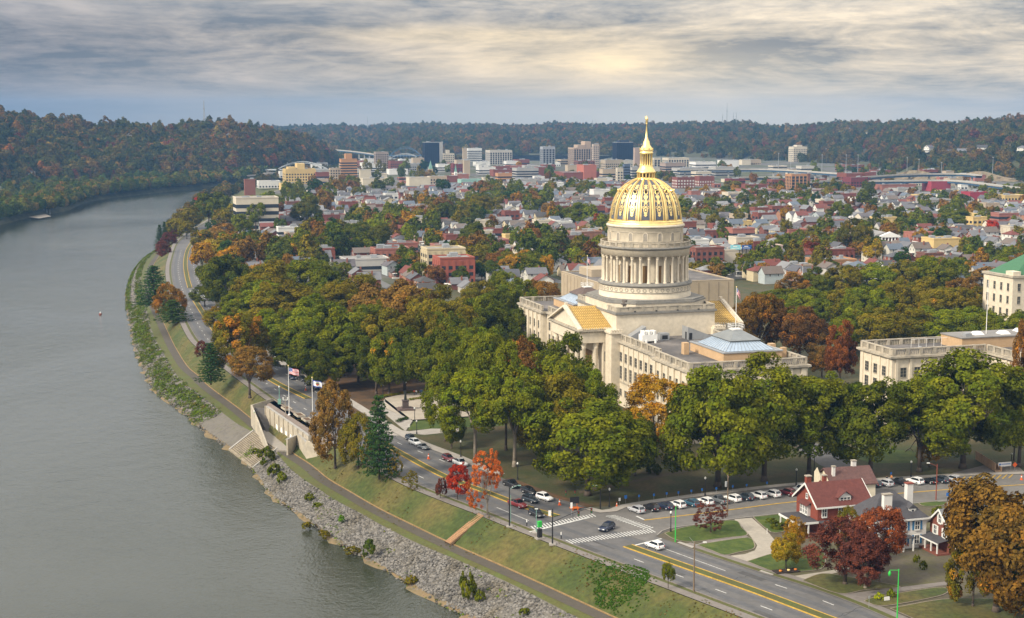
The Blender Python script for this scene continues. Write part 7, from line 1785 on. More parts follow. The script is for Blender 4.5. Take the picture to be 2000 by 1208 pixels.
q = MB(); q.box(-1.1, 1.1, -.1, .1, 1.5, 3.0); q.build('panel', M_black, mbd); q = MB(); q.box(-1.0, 1.0, -.6, .6, .35, .6); q.tube((-.6, 0, .6), (-.6, 0, 1.5), .06); q.tube((.6, 0, .6), (.6, 0, 1.5), .06); q.box(-.7, -.5, -.7, -.5, 0, .4); q.box(.5, .7, -.7, -.5, 0, .4); q.tube((1, 0, .45), (2.3, 0, .4), .05); q.build('trailer', mat('trailer_orange', (.55, .13, .02), .6, .1, 2), mbd)
for k, (u, v) in enumerate([(1222, 984), (1248, 981), (1277, 979), (1302, 976), (1325, 974), (1350, 971), (1371, 968.5), (1399, 966), (1431, 962), (1458, 959.5), (1498, 955), (1700, 938), (1740, 936)]):
    x, y, _ = P(u, v, 0); t_ = empty('parking_sign', (x, y, 0), .3, 'small blue parking sign on the lawn edge behind the angled cars', 'sign', 'small blue parking signs'); q = MB(); q.cyl(0, 0, 0, 1.5, .035, n=5); q.build('post', M_grey, t_); q = MB(); s_ = 1.5 if k in (0, 11) else 1; q.box(-.22*s_, .22*s_, -.03, .03, 1.2, 1.2+.55*s_); q.build('panel', mat('sign_blue', (.02, .13, .42), .5, .05, 1), t_)
x, y, _ = P(1826, 972, 0); 
for (u, v, lb, c, w_, h_, z_) in [(1210, 986, 'white notice panel on the corner pavement', M_white, .5, .7, .9), (1851, 974, 'blue parking panel by the lot entrance', MAT['sign_blue'], .8, .8, .6), (799, 838, 'small white notice on the plaza lawn', M_white, .5, .8, .5), (1732, 1176, 'low white house sign between two bushes', M_white, 1.1, .7, .3), (1697, 1188, 'slim grey bus stop post at the kerb', M_grey, .3, .5, 1.8), (1498, 1044, 'white post at the driveway hedge', M_white, .12, 1.2, .1), (1116, 1008, 'white bus stop panel on the median tip', M_white, .5, 1.3, 1.8)]:
    x, y, _ = P(u, v, 0); t_ = empty('sign', (x, y, 0), .25, lb, 'sign'); q = MB(); q.cyl(0, 0, 0, z_+h_*.9, .04, n=5); q.build('post', M_grey, t_); q = MB(); q.box(-w_/2, w_/2, -.05, .03, z_, z_+h_); q.build('panel', c, t_)
for (u, v, lb) in [(1029, 1028, 'white topped bollard at the stop line kerb'), (1096, 1053, 'white topped bollard at the crosswalk kerb')]:
    x, y, _ = P(u, v, 0); t_ = empty('bollard', (x, y, 0), 0, lb, 'bollard'); q = MB(); q.cyl(0, 0, 0, .9, .12, .12, 8); q.build('post', M_black, t_); q = MB(); q.cyl(0, 0, .9, 1.5, .12, .1, 8); q.build('cap', M_white, t_)
# banner and ramp of the building site
x, y, _ = P(1962, 918, 0); t_ = empty('site_banner', (x, y, 0), .28, 'white banner with blue lettering on the site fence', 'banner'); q = MB(); q.box(-1.9, 1.9, -.05, .05, .9, 2.0); q.build('cloth', M_white, t_); q = MB(); q.box(-1.7, -1.2, -.07, -.05, 1.25, 1.75)
for k in range(9): q.box(-1.0+k*.3, -.80+k*.3, -.07, -.05, 1.35, 1.65)
q.build('lettering', MAT['sign_blue'], t_); q = MB(); q.box(-1.9, -1.8, -.02, .06, 0, .9); q.box(1.8, 1.9, -.02, .06, 0, .9); q.build('post', M_grey, t_)
x, y, _ = P(1971, 920, 0); t_ = empty('work_sign', (x+1.4, y, 0), .28, 'orange diamond work sign right of the banner', 'sign'); q = MB(); q.prism([(-.6, -.02), (.6, -.02), (.6, .02), (-.6, .02)], 0, .1); q.cyl(0, 0, 0, 1.2, .04, n=5); q.build('stand', M_grey, t_); q = MB(); q.add([(-.7, -.03, 1.6), (0, -.03, .9), (.7, -.03, 1.6), (0, -.03, 2.3), (-.7, .03, 1.6), (0, .03, .9), (.7, .03, 1.6), (0, .03, 2.3)], [(0, 1, 2, 3), (7, 6, 5, 4)]); q.build('panel', MAT['safety_orange'], t_)
a_ = P(1912, 898, 0); b_ = P(1950, 922, 0); dd = np.array([b_[0]-a_[0], b_[1]-a_[1]]); L_ = np.linalg.norm(dd); t_ = empty('construction_walkway', (a_[0], a_[1], 0), math.atan2(dd[1], dd[0]), 'raw timber covered walkway leading up to the office building', 'walkway')
M_ply = mat('plywood', (.38, .25, .15), .9, .15, 1); q = MB(); q.box(0, L_, -.9, -.8, .1, 2.3); q.box(0, L_, .8, .9, .1, 1.2)
for k in range(7): q.box(k*L_/7, k*L_/7+.12, -.98, -.9, 0, 2.5)
q.build('side_wall', M_ply, t_); q = MB(); q.box(0, L_, -.8, .8, .0, .15); q.build('deck', M_ply, t_)

# ------------------------------------------------------------------ wooden steps down the bank
x0, y0, _ = P(940, 1009, -.2); x1, y1, _ = P(874, 1063, -5.3); dv = np.array([x1-x0, y1-y0]); L_ = np.linalg.norm(dv); t_ = empty('bank_steps', (x0, y0, -.1), math.atan2(dv[1], dv[0]), 'straight flight of orange timber steps down the grassy bank', 'steps')
q = MB(); n = 26
for k in range(n): q.box(L_*k/n, L_*(k+.72)/n, -1.0, 1.0, -5.2*k/n+.12, -5.2*k/n+.34)
q.build('tread', mat('step_timber', (.36, .21, .11), .9, .15, 1.5), t_); q = MB()
for sy in (-1, 1): q.add([(0, sy*1.05, .40), (L_, sy*1.05, -4.85), (L_, sy*1.05, -5.4), (0, sy*1.05, -.2), (0, sy*1.2, .40), (L_, sy*1.2, -4.85), (L_, sy*1.2, -5.4), (0, sy*1.2, -.2)], [(0, 1, 2, 3), (4, 7, 6, 5), (0, 4, 5, 1)])
q.build('stringer', mat('stringer_timber', (.25, .15, .08), .9, .15, 1.5), t_)

# ------------------------------------------------------------------ terrace at the river: retaining wall with arches, stairs, ramp of broad steps
M_terr = mat('terrace_stone', (.48, .42, .32), .9, .2, .25, col2=(.28, .25, .20), fine=(.8, .15)); M_cop = mat('terrace_coping', (.30, .285, .26), .9, .15, .6); M_brickp = mat('paver', (.19, .15, .125), .9, .15, .4, fine=(1.2, .15))
tr = empty('river_terrace', (0, 0, 0), 0, 'stone terrace with arched retaining wall and stairs above the river ramp', 'terrace')
tp = [P(u, v, 0)[:2] for u, v in [(532, 778), (519, 794), (600, 851), (628, 872), (660, 858), (600, 820)]]
q = MB(); pp = tp if sum(tp[i][0]*tp[(i+1) % 6][1]-tp[(i+1) % 6][0]*tp[i][1] for i in range(6)) > 0 else tp[::-1]; q.prism(pp, -.25, .06); q.build('terrace_floor', M_brickp, tr)
W0 = np.array(P(519, 795, 1)[:2]); W1 = np.array(P(602, 853, 1)[:2]); W2 = np.array(P(648, 850, 1)[:2])
def wall(q, a, b, z0, z1, th=.5, side=1):
    a, b = np.array(a), np.array(b); d = (b-a)/np.linalg.norm(b-a); n = np.array([-d[1], d[0]]); c = (a+b)/2+n*th/2*side; q.obox(tuple(c), tuple(d), tuple(n), np.linalg.norm(b-a)/2, th/2, z0, z1)
q = MB(); wall(q, W0, W1, -5.6, 1.05, .6); wall(q, W1, W2, -5.6, 1.0, .6); q.build('retaining_wall', M_terr, tr)
q = MB(); wall(q, W0, W1, 1.05, 1.25, .8); wall(q, W1, W2, 1.0, 1.2, .8); q.build('coping', M_cop, tr)
d_ = (W1-W0)/np.linalg.norm(W1-W0); n_ = np.array([-d_[1], d_[0]]); LW = np.linalg.norm(W1-W0)
outn = n_ if (n_@(np.array([-90, 400])-W0)) > 0 else -n_
q = MB(); q2 = MB()
for k in range(9):
    s = LW*(k+.5)/9; c = W0+d_*(s-LW/18); q2.obox(tuple(c+outn*(.70 if outn@n_ > 0 else .12)), tuple(d_), tuple(outn), .28, .16, -5.6, 1.3)
    if k >= 2:
        c = W0+d_*s; ar = [(1.0*math.cos(t), -2.9+1.0*math.sin(t)) for t in np.linspace(0, math.pi, 9)]; pts = [(1.0, -5.5)]+ar+[(-1.0, -5.5)]
        oo = .64 if outn@n_ > 0 else .04; q.add([(c[0]+outn[0]*oo+d_[0]*a, c[1]+outn[1]*oo+d_[1]*a, z) for a, z in pts], [tuple(range(len(pts)))])
q2.build('pier', M_terr, tr); 
af = q.build('arch_recess', mat('pale_render', (.78, .76, .70), .9, .15, .5), tr)
# outer stair: parapet wall curving out and down
q = MB(); o0, o1, o2, o3 = [np.array(P(u, v, 1)[:2]) for u, v in ((532, 779), (491, 791), (505, 812), (521, 836))]
q.prism([tuple(o0), tuple(o1), tuple(np.array(o1)+np.array([.5, .3])), tuple(np.array(o0)+np.array([.3, .6]))][::-1], -5.6, 1.0)
for a, b, za, zb in ((o1, o2, 1.0, -1.2), (o2, o3, -1.2, -4.2)):
    d = (b-a)/np.linalg.norm(b-a); n = np.array([-d[1], d[0]])*.25; q.add([(*(a-n), -5.6), (*(b-n), -5.6), (*(b+n), -5.6), (*(a+n), -5.6), (*(a-n), za), (*(b-n), zb), (*(b+n), zb), (*(a+n), za)], [(4, 5, 6, 7), (0, 1, 5, 4), (1, 2, 6, 5), (2, 3, 7, 6), (3, 0, 4, 7)])
q.build('stair_wall', M_terr, tr)
q = MB(); s0, s1, s2, s3 = [np.array(P(u, v, z)[:2]) for u, v, z in ((497, 797, 0), (519, 797, 0), (548, 843, -5.3), (522, 846, -5.3))]
for k in range(20):
    f0, f1 = k/20, (k+1)/20; pz_ = [s0+(s3-s0)*f0, s1+(s2-s1)*f0, s1+(s2-s1)*f1, s0+(s3-s0)*f1]; ar_ = sum(pz_[i][0]*pz_[(i+1) % 4][1]-pz_[(i+1) % 4][0]*pz_[i][1] for i in range(4)); pz_ = pz_ if ar_ > 0 else pz_[::-1]; q.prism([tuple(p) for p in pz_], -5.6, -5.3*f0)
q.build('stair', mat('stair_stone', (.14, .13, .12), .9, .15, .6), tr)
# lower projecting bastion
q = MB(); bz = [P(u, v, 0)[:2] for u, v in ((560, 862), (578, 852), (602, 868), (640, 900), (600, 905))]; bz = bz if sum(bz[i][0]*bz[(i+1) % 5][1]-bz[(i+1) % 5][0]*bz[i][1] for i in range(5)) > 0 else bz[::-1]
q = MB()
b0_, b1_, b2_ = [np.array(P(u, v, -1.2)[:2]) for u, v in ((562, 861), (580, 853), (598, 872))]; wall(q, b0_, b1_, -5.6, -1.0, .5); wall(q, b1_, b2_, -5.6, -.3, .5); b3_ = np.array(P(640, 880, -1)[:2]); wall(q, b2_, b3_, -5.6, .3, .5); q.build('bastion_wall', M_terr, tr)
q = MB(); wall(q, b0_, b1_, -1.0, -.8, .7); wall(q, b1_, b2_, -.3, -.1, .7); q.build('bastion_coping', M_cop, tr)
# planters
for (u, v, lb) in ((560, 800, 'first terrace planter from the stairs'), (585, 813, 'terrace planter at the striped flag'), (600, 822, 'terrace planter right of the striped flagpole'), (628, 835, 'terrace planter hidden behind the brown tree')):
    x, y, _ = P(u, v, 0); t_ = empty('planter', (x, y, .06), math.atan2(d_[1], d_[0]), lb, 'planter'); q = MB(); q.box(-2.4, 2.4, -1.2, -.95, 0, .5); q.box(-2.4, 2.4, .95, 1.2, 0, .5); q.box(-2.4, -2.15, -.95, .95, 0, .5); q.box(2.15, 2.4, -.95, .95, 0, .5); q.build('kerb', M_terr, t_); q = MB(); q.box(-2.15, 2.15, -.95, .95, 0, .38); q.build('soil', mat('soil', (.10, .06, .035), .95, .2, 1), t_)
# broad steps into the river
rp = [np.array(P(u, v, z)[:2]) for u, v, z in ((495, 845, -5.4), (541, 880, -5.4), (493, 917, -10), (448, 881, -10))]
q = MB(); n = 16
for k in range(n):
    f0, f1 = k/n, (k+1)/n; a, b, c, d = rp[0]+(rp[3]-rp[0])*f0, rp[1]+(rp[2]-rp[1])*f0, rp[1]+(rp[2]-rp[1])*f1, rp[0]+(rp[3]-rp[0])*f1; zz = -5.0-4.75*f0; pz_ = [a, b, c, d]; ar_ = sum(pz_[i][0]*pz_[(i+1) % 4][1]-pz_[(i+1) % 4][0]*pz_[i][1] for i in range(4)); pz_ = pz_ if ar_ > 0 else pz_[::-1]; q.prism([tuple(p) for p in pz_], -11, zz)
q.build('ramp_step', mat('step_concrete', (.34, .29, .21), .9, .25, .5, col2=(.18, .15, .11), fine=(1.2, .15)), tr)
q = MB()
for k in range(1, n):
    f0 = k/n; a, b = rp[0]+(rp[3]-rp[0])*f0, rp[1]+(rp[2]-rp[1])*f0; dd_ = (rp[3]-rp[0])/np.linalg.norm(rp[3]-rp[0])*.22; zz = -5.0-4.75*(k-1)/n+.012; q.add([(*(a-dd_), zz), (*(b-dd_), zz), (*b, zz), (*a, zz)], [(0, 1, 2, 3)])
q.build('step_edge', mat('step_joint_dirt', (.085, .07, .05), .95, .3, 1), tr)  # thin dark strips for the dirty joints between the broad steps
q = MB(); e0 = np.array(P(487, 843, -5)[:2]); e1 = np.array(P(440, 880, -10)[:2]); 
def slab(q, a, b, za, zb, w_, th):
    d = (b-a)/np.linalg.norm(b-a); n = np.array([-d[1], d[0]])*w_/2; q.add([(*(a-n), za-th), (*(b-n), zb-th), (*(b+n), zb-th), (*(a+n), za-th), (*(a-n), za), (*(b-n), zb), (*(b+n), zb), (*(a+n), za)], [(4, 5, 6, 7), (0, 1, 5, 4), (1, 2, 6, 5), (2, 3, 7, 6), (3, 0, 4, 7)])
slab(q, rp[0], rp[3], -4.6, -9.4, .7, 1.5); slab(q, rp[1], rp[2], -4.6, -9.4, .5, 1.5); q.build('ramp_kerb', M_cop, tr)
pl = [P(u, v, -5.3)[:2] for u, v in ((494, 845), (520, 842), (548, 842), (604, 876), (600, 886), (560, 882), (541, 881))]; pl = pl if sum(pl[i][0]*pl[(i+1) % 7][1]-pl[(i+1) % 7][0]*pl[i][1] for i in range(7)) > 0 else pl[::-1]
q = MB(); q.prism(pl, -6.2, -5.02); q.build('landing', mat('landing_concrete', (.30, .27, .235), .9, .2, .4, col2=(.22, .2, .17), fine=(.8, .12)), tr)
for (u, v, s_) in ((548, 846, 1.1), (557, 856, 1.2), (566, 864, 1.1), (505, 834, 1.1)):
    x, y, _ = P(u, v, -5.3); plant('bush', x, y, -5.3, 1.6, 3.4*s_, DG, 0, 'narrow clipped evergreen against the terrace wall', 'evergreens along the terrace wall', name='shrub')
# flagpoles and flags
x, y, _ = P(565, 811, .06); flagpole('tall white flagpole on the terrace with the striped flag', x, y, .06, Q(565, 716, y)[2]); flag('striped flag with a blue canton flying over the boulevard', x+.2, y, Q(565, 719, y)[2], 2.9, 1.9, 'stripes', -.15, .6)
x, y, _ = P(611, 826, .06); flagpole('white flagpole right of the striped flag, by the brown tree', x, y, .06, Q(611, 739, y)[2]); flag('white flag with blue border and a crest over the boulevard', x+.2, y, Q(611, 743, y)[2], 2.8, 1.9, 'crest', -.15, 1.6)

# ------------------------------------------------------------------ people and the plaza statue
def person_mesh(name, stride=.10, arm_out=.22, skirt=False):
    V_ = [(0, 0, .95), (0, 0, 1.15), (0, 0, 1.38), (0, 0, 1.50), (0, .02, 1.62), (0, .02, 1.72),
          (.19, 0, 1.42), (.19+arm_out*.5, .02, 1.14), (.19+arm_out*.6, .08, .90), (-.19, 0, 1.42), (-.19-arm_out*.5, .02, 1.14), (-.19-arm_out*.6, .05, .90),
          (.10, 0, .88), (.11, stride, .48), (.11, stride*1.1-.06, .08), (.11, stride*1.1+.12, .03), (-.10, 0, .88), (-.11, -stride, .48), (-.11, -stride*1.5-.06, .08), (-.11, -stride*1.5+.12, .03)]
    E_ = [(0, 1), (1, 2), (2, 3), (3, 4), (4, 5), (2, 6), (6, 7), (7, 8), (2, 9), (9, 10), (10, 11), (0, 12), (12, 13), (13, 14), (14, 15), (0, 16), (16, 17), (17, 18), (18, 19)]
    Rr_ = [.15, .14, .16, .06, .095, .085, .075, .055, .038, .075, .055, .038, .09, .065, .045, .045, .09, .065, .045, .045]
    me = bpy.data.meshes.new(name+'_cage'); me.from_pydata(V_, E_, []); o = bpy.data.objects.new('cage', me); C.objects.link(o)
    sk = o.modifiers.new('s', 'SKIN'); 
    for i, r in enumerate(Rr_): me.skin_vertices[0].data[i].radius = (r*(1.25 if i in (0, 1, 2) else 1), r*.85)
    me.skin_vertices[0].data[0].use_root = True; o.modifiers.new('u', 'SUBSURF').levels = 1
    dg = bpy.context.evaluated_depsgraph_get(); m2 = bpy.data.meshes.new_from_object(o.evaluated_get(dg)); bpy.data.objects.remove(o); m2.name = name; return m2
PM = [person_mesh('person_body', .10), person_mesh('person_body', .22, .3), person_mesh('person_body', .04, .15)]
def dress(me, shirt, trousers, skin=(.45, .27, .18)):
    me = me.copy(); me.materials.clear()
    for c in (skin, shirt, trousers, (.03, .02, .015)): me.materials.append(mat('cloth_%02d%02d%02d' % tuple(int(a*99) for a in c), c, .9, .1, 3))
    for p in me.polygons:
        z = p.center.z; x = abs(p.center.x)
        p.material_index = 2 if z < .95 else 1 if (z < 1.46 and not (x > .26 and z < 1.05)) else 0
        if z < .09: p.material_index = 3
    return me
hair = MB(); hair.lathe([(.105, 1.62), (.118, 1.70), (.10, 1.78), (.05, 1.82), (.01, 1.825)], 10, 0, .0); hairm = hair.mesh('hair', mat('hair', (.05, .03, .02), .9, .1, 3))
def person(u, v, z, k, shirt, tr_, lb, rz):
    x, y, _ = P(u, v, z); t_ = empty('person', (x, y, z+.02), rz, lb, 'person'); link('body', dress(PM[k], shirt, tr_), t_); link('hair', hairm, t_)
person(809, 772, .4, 0, (.55, .12, .06), (.08, .08, .1), 'person in a red orange top leftmost of the group at the plaza flower bed', .3)
person(813, 772, .4, 2, (.65, .62, .6), (.03, .03, .04), 'person in a white top and black trousers second in the plaza group', -.2)
person(821, 771, .4, 0, (.05, .09, .25), (.03, .05, .12), 'person in dark blue in the middle of the plaza group', .1)
person(824, 771, .4, 2, (.06, .16, .30), (.05, .07, .15), 'person in lighter blue beside the dark blue one', .6)
person(829, 769, .4, 1, (.50, .20, .08), (.25, .3, .4), 'person in an orange top rightmost of the plaza group', -.5)
person(292.5, 626, -5.6, 1, (.02, .02, .02), (.02, .02, .02), 'person dressed in black walking on the grass beside the riverside path', 2.0)
person(1732, 943, .05, 2, (.04, .04, .05), (.04, .04, .06), 'person in dark clothes standing behind the silver car', .4)
person(1741, 941, .05, 0, (.55, .22, .06), (.05, .05, .06), 'person in an orange jacket behind the black pickup', 0)
x, y, _ = P(792, 800, .4); stt = empty('statue', (x, y, .4), .2, 'dark bronze standing figure on a tall stepped pedestal in the plaza', 'statue')
q = MB(); q.box(-2.6, 2.6, -2.6, 2.6, 0, .25); q.box(-2.1, 2.1, -2.1, 2.1, .25, .5); q.build('base_step', mat('granite_step', (.12, .085, .075), .8, .15, .8), stt); q = MB(); q.box(-1.1, 1.1, -1.1, 1.1, .5, .9); q.box(-.9, .9, -.9, .9, .9, 2.7); q.box(-1.05, 1.05, -1.05, 1.05, 2.7, 2.95); q.build('pedestal', mat('granite', (.085, .065, .06), .6, .15, .8), stt)
mb_ = PM[2].copy(); mb_.materials.clear(); mb_.materials.append(mat('dark_bronze', (.03, .035, .032), .5, .2, 2, metal=.3)); fo = link('figure', mb_, stt, loc=(0, 0, 2.95)); fo.scale = (1.9, 1.9, 1.75)
q = MB(); q.lathe([(.42, 0), (.40, .8), (.30, 1.6), (.25, 2.0)], 10); cl_ = q.build('cloak', MAT['dark_bronze'], stt, loc=(0, .05, 2.95))
# flower beds of the plaza
for (pp_, lb) in (([(748, 775), (790, 769), (822, 767)], 'long yellow flower bed along the back of the plaza'), ([(800, 782), (818, 779), (838, 778)], 'oval yellow bed behind the statue'), ([(834, 806), (852, 802), (868, 800)], 'yellow bed at the right of the plaza'), ([(777, 824), (786, 820), (796, 818)], 'dark clipped hedge at the plaza steps')):
    L_ = smooth([P(u, v, .4) for u, v in pp_], .5); cl = []
    for p_ in L_:
        for _ in range(4): cl.append((p_[0]+random.gauss(0, .3), p_[1]+random.gauss(0, .55), .65, .5, .7))
    dk = 'hedge' in lb; mm_ = brush_mat('hedge_leaves' if dk else 'flower_leaves', *(((.03, .05, .01),)*3 if dk else ((.22, .2, .02), (.12, .13, .015), (.3, .2, .02)))); o = link('hedge' if dk else 'flower_bed', leaf_cloud('flower_bed', np.array(cl), len(cl)*22, .13, np.random.default_rng(4), mm_, soft=False)); tag(o, lb, 'hedge' if dk else 'flower bed', kind='stuff')
# ------------------------------------------------------------------ yards of the near corner
sheet('yard_ground', px_poly([(1283,1048),(1309,1034),(1434,1016),(1553,1003),(1700,992),(1874,978),(2060,966),(2150,1208),(2000,1320),(1850,1258),(1673,1180),(1570,1143),(1445,1104),(1300,1054)]), 0.010, mat('yard_earth', (.10, .082, .060), .95, .25, .2, col2=(.075, .07, .03), fine=(1.2, .2)))
M_drive = mat('drive_concrete', (.30, .27, .225), .9, .12, .3, fine=(1, .1))
M_stonew = mat('stone_kerb', (.24, .2, .16), .95, .25, 1.5)
def lawn(px, m=M_grassg, z=.16):
    pts = px_poly(px); L_ = smooth([(*p, 0) for p in pts]+[(*pts[0], 0)], 1.0); a = sum(L_[i][0]*L_[(i+1) % len(L_)][1]-L_[(i+1) % len(L_)][0]*L_[i][1] for i in range(len(L_)))
    if a < 0: L_ = L_[::-1]
    sheet('yard_lawn', [tuple(p) for p in L_[:-1]], z, m); band('lawn_edging', L_, -.02, .22, z-.02, M_stonew)
lawn([(1299,1043),(1330,1033),(1380,1024),(1434,1018),(1448,1032),(1458,1046),(1420,1051),(1374,1057),(1341,1059),(1315,1053)])
lawn([(1363,1066),(1410,1058),(1461,1052),(1472,1062),(1470,1073),(1440,1080),(1415,1085),(1390,1076)])
sheet('driveway', px_poly([(1434,1015),(1468,1012),(1482,1024),(1502,1042),(1521,1066),(1508,1081),(1452,1106),(1412,1088),(1455,1083),(1474,1076),(1479,1066),(1468,1051),(1450,1030)]), .045, M_drive)
lawn([(1472,1011),(1550,1006),(1550,1030),(1515,1042),(1500,1036),(1484,1023)])
lawn([(1460,1098),(1512,1082),(1560,1074),(1602,1071),(1607,1109),(1550,1118),(1514,1118)])
lawn([(1568,1135),(1607,1122),(1655,1128),(1702,1136),(1757,1148),(1690,1153),(1638,1160)], M_slope)
lawn([(1689,1176),(1702,1170),(1770,1158),(1840,1149),(1840,1163),(1730,1184)], M_slope)
lawn([(1740,1190),(1846,1172),(1950,1171),(2100,1171),(2100,1250),(1860,1250),(1790,1212)], M_slope)
lawn([(1795,984),(1830,981),(1850,983),(1840,988),(1806,990)], M_grassg)
sheet('parking_lot', px_poly([(1850,992),(1905,983),(2060,975),(2080,1000),(1880,1008)]), .05, M_asphc)
sheet('drive_strip', px_poly([(1604,1118),(1640,1112),(1660,1108),(1662,1112),(1640,1118),(1612,1124),(1575,1132),(1548,1126)]), .04, M_drive)
sheet('drive_strip', px_poly([(1640,1162),(1700,1155),(1850,1136),(1850,1143),(1705,1164),(1688,1172),(1665,1176)]), .04, M_walkd)
sheet('front_walk', px_poly([(1374,1058),(1458,1047),(1462,1050),(1376,1062)]), .10, M_walkd)
sheet('kerb_ramp', px_poly([(1322,1061),(1328,1059),(1356,1069),(1352,1072)]), .12, M_walk); sheet('kerb_ramp', px_poly([(1480,1118),(1487,1115),(1512,1123),(1506,1126)]), .12, M_walk)
band('street_lawn_walk', cut(LF, 238, 304), .2, 1.6, .07, M_verge)

# ------------------------------------------------------------------ near houses
M_rb = mat('red_brick', (.19, .046, .028), .9, .10, 1.5, fine=(3, .1)); M_rb2 = mat('brown_brick', (.17, .055, .036), .9, .10, 1.5, fine=(3, .1)); M_redroof = mat('red_tile_roof', (.105, .032, .026), .85, .2, 1.0, fine=(2.2, .12)); M_purp = mat('purple_shingle', (.10, .052, .046), .9, .16, 1.0, fine=(2, .12))
M_slate = mat('slate_roof', (.058, .056, .062), .85, .15, .8, fine=(2, .15)); M_greyr = mat('grey_shingle', (.15, .155, .16), .9, .12, .8, fine=(2, .12)); M_sid = mat('white_siding', (.60, .58, .55), .8, .06, 1); M_cream = mat('cream_stucco', (.58, .52, .40), .85, .1, 1); M_blue = mat('blue_shutter', (.04, .16, .32), .7, .1, 1)
KN = win_mesh(1.0, 1.7, bars=(1, 1), fr=.16, frm=M_trim, dark=M_pane); KS = win_mesh(.7, .9, bars=(0, 1), fr=.12, frm=M_trim, dark=M_pane)
def hwin(kit, x, y, z, rz, par): g_ = link('window', kit[0], par, loc=(x, y, z), rz=rz); link('frame', kit[1], g_); return g_
def chimney(par, x, y, z0, z1, sx, sy, m, cap_m=M_conc):
    q = MB(); q.box(x-sx/2, x+sx/2, y-sy/2, y+sy/2, z0, z1); c = q.build('chimney', m, par); q = MB(); q.box(x-sx/2-.12, x+sx/2+.12, y-sy/2-.12, y+sy/2+.12, z1, z1+.22); q.build('chimney_cap', cap_m, c)
# 1: red brick, red gable roof (ridge along a), origin near-left corner
p0 = Q(1597, 1003, 312); RH = PHI
h1 = empty('brick_house', (p0[0], 312, 0), RH, 'red brick house with a red gabled roof, white trim and a white dormer', 'house')
q = MB(); w, d, h, rh = 12.6, 9.6, 6.4, 3.7; q.box(0, w, 0, d, 0, h)
q.add([(0, 0, h), (0, d, h), (0, d/2, h+rh)], [(0, 2, 1)]); q.add([(w, 0, h), (w, d, h), (w, d/2, h+rh)], [(0, 1, 2)]); q.build('walls', M_rb, h1)
def slope_roof(q, x0, x1, y0, y1, h, rh, ov=.7, t=.25):
    s = rh/((y1-y0)/2)*ov; ym = (y0+y1)/2
    for (ya, sg) in ((y0-ov, 1), (y1+ov, -1)):
        a = [(x0-ov, ya, h-s), (x1+ov, ya, h-s), (x1+ov, ym, h+rh), (x0-ov, ym, h+rh)]; 
        if sg < 0: a = a[::-1]
        q.add(a+[(x, y, z+t) for x, y, z in a], [(4, 5, 6, 7), (3, 2, 1, 0), (0, 1, 5, 4), (1, 2, 6, 5), (3, 0, 4, 7)])
q = MB(); slope_roof(q, 0, w, 0, d, h+.05, rh); rf = q.build('roof', M_redroof, h1)
q = MB(); 
for xx in (-.78, w+.66):
    for sg in (0, 1):
        ya, yb = ((-.75, d/2) if sg == 0 else (d+.75, d/2)); za = h+.05-rh/(d/2)*.7; q.add([(xx, ya, za-.1), (xx, yb, h+rh-.1), (xx, yb, h+rh+.36), (xx, ya, za+.36), (xx+.12, ya, za-.1), (xx+.12, yb, h+rh-.1), (xx+.12, yb, h+rh+.36), (xx+.12, ya, za+.36)], [(0, 3, 2, 1), (4, 5, 6, 7), (3, 7, 6, 2), (0, 1, 5, 4), (0, 4, 7, 3)])
q.box(-.7, w+.7, -.80, -.70, h-.62, h-.25); q.build('fascia', M_trim, h1)
dr = empty('dormer', (0, 0, 0)); bpy.data.objects.remove(dr)
q = MB(); q.box(5.4, 8.3, .5, 3.6, h-.1, h+1.5); q.add([(5.4, .5, h+1.5), (8.3, .5, h+1.5), (6.85, .5, h+2.5)], [(0, 1, 2)]); dm_ = q.build('dormer', M_trim, rf)
q = MB()
for sg in (-1, 1): q.add([(6.85+sg*1.95, .1, h+1.2), (6.85, .1, h+2.62), (6.85, 4.2, h+2.62), (6.85+sg*1.95, 3.4, h+1.2), (6.85+sg*1.95, .1, h+1.32), (6.85, .1, h+2.75), (6.85, 4.2, h+2.75), (6.85+sg*1.95, 3.4, h+1.32)], [(4, 5, 6, 7) if sg > 0 else (7, 6, 5, 4), (0, 4, 7, 3), (0, 1, 5, 4)])
q.build('dormer_roof', M_redroof, h1)
for k in range(3): hwin(KS, 6.05+k*.8, .47, h+.35, 0, h1)
for x in (1.6, 5.6, 9.6): hwin(KN, x, -.03, 3.9, 0, h1)
for x in (3, 8): hwin(KN, x, -.03, .9, 0, h1)
q = MB(); q.box(-.65, 0, 3.2, 6.6, 3.3, 5.7); q.build('bay', M_trim, h1)
for y in (3.9, 4.9, 5.9): hwin(KN, -.68, y, 3.7, -math.pi/2, h1)
hwin(KS, -.03, 4.8, 7.0, -math.pi/2, h1)
q = MB(); q.add([(-1.2, 2.8, 5.7), (-1.2, 7.0, 5.7), (0, 7.0, 6.4), (0, 2.8, 6.4), (-1.2, 2.8, 5.6), (-1.2, 7.0, 5.6)], [(0, 3, 2, 1), (0, 1, 5, 4)]); q.build('awning', M_redroof, h1)
q = MB(); q.box(-5.0, 0, -.6, d*.85, 2.9, 3.1); q.box(0, w+1, -3.0, 0, 2.9, 3.05); q.build('porch_roof', M_slate, h1)
q = MB(); q.box(-5.1, -.05, -.7, -.6, 2.65, 3.1); q.box(-5.1, -5.0, -.6, d*.85, 2.65, 3.1); q.box(0, w+1, -3.1, -3.0, 2.7, 3.1)
for (x, y) in ((-4.9, -.5), (-4.9, 3.5), (-4.9, 7.5), (-2.4, -.5), (.3, -2.8), (4, -2.8), (8, -2.8), (12.8, -2.8)): q.box(x-.13, x+.13, y-.13, y+.13, 0, 2.9)
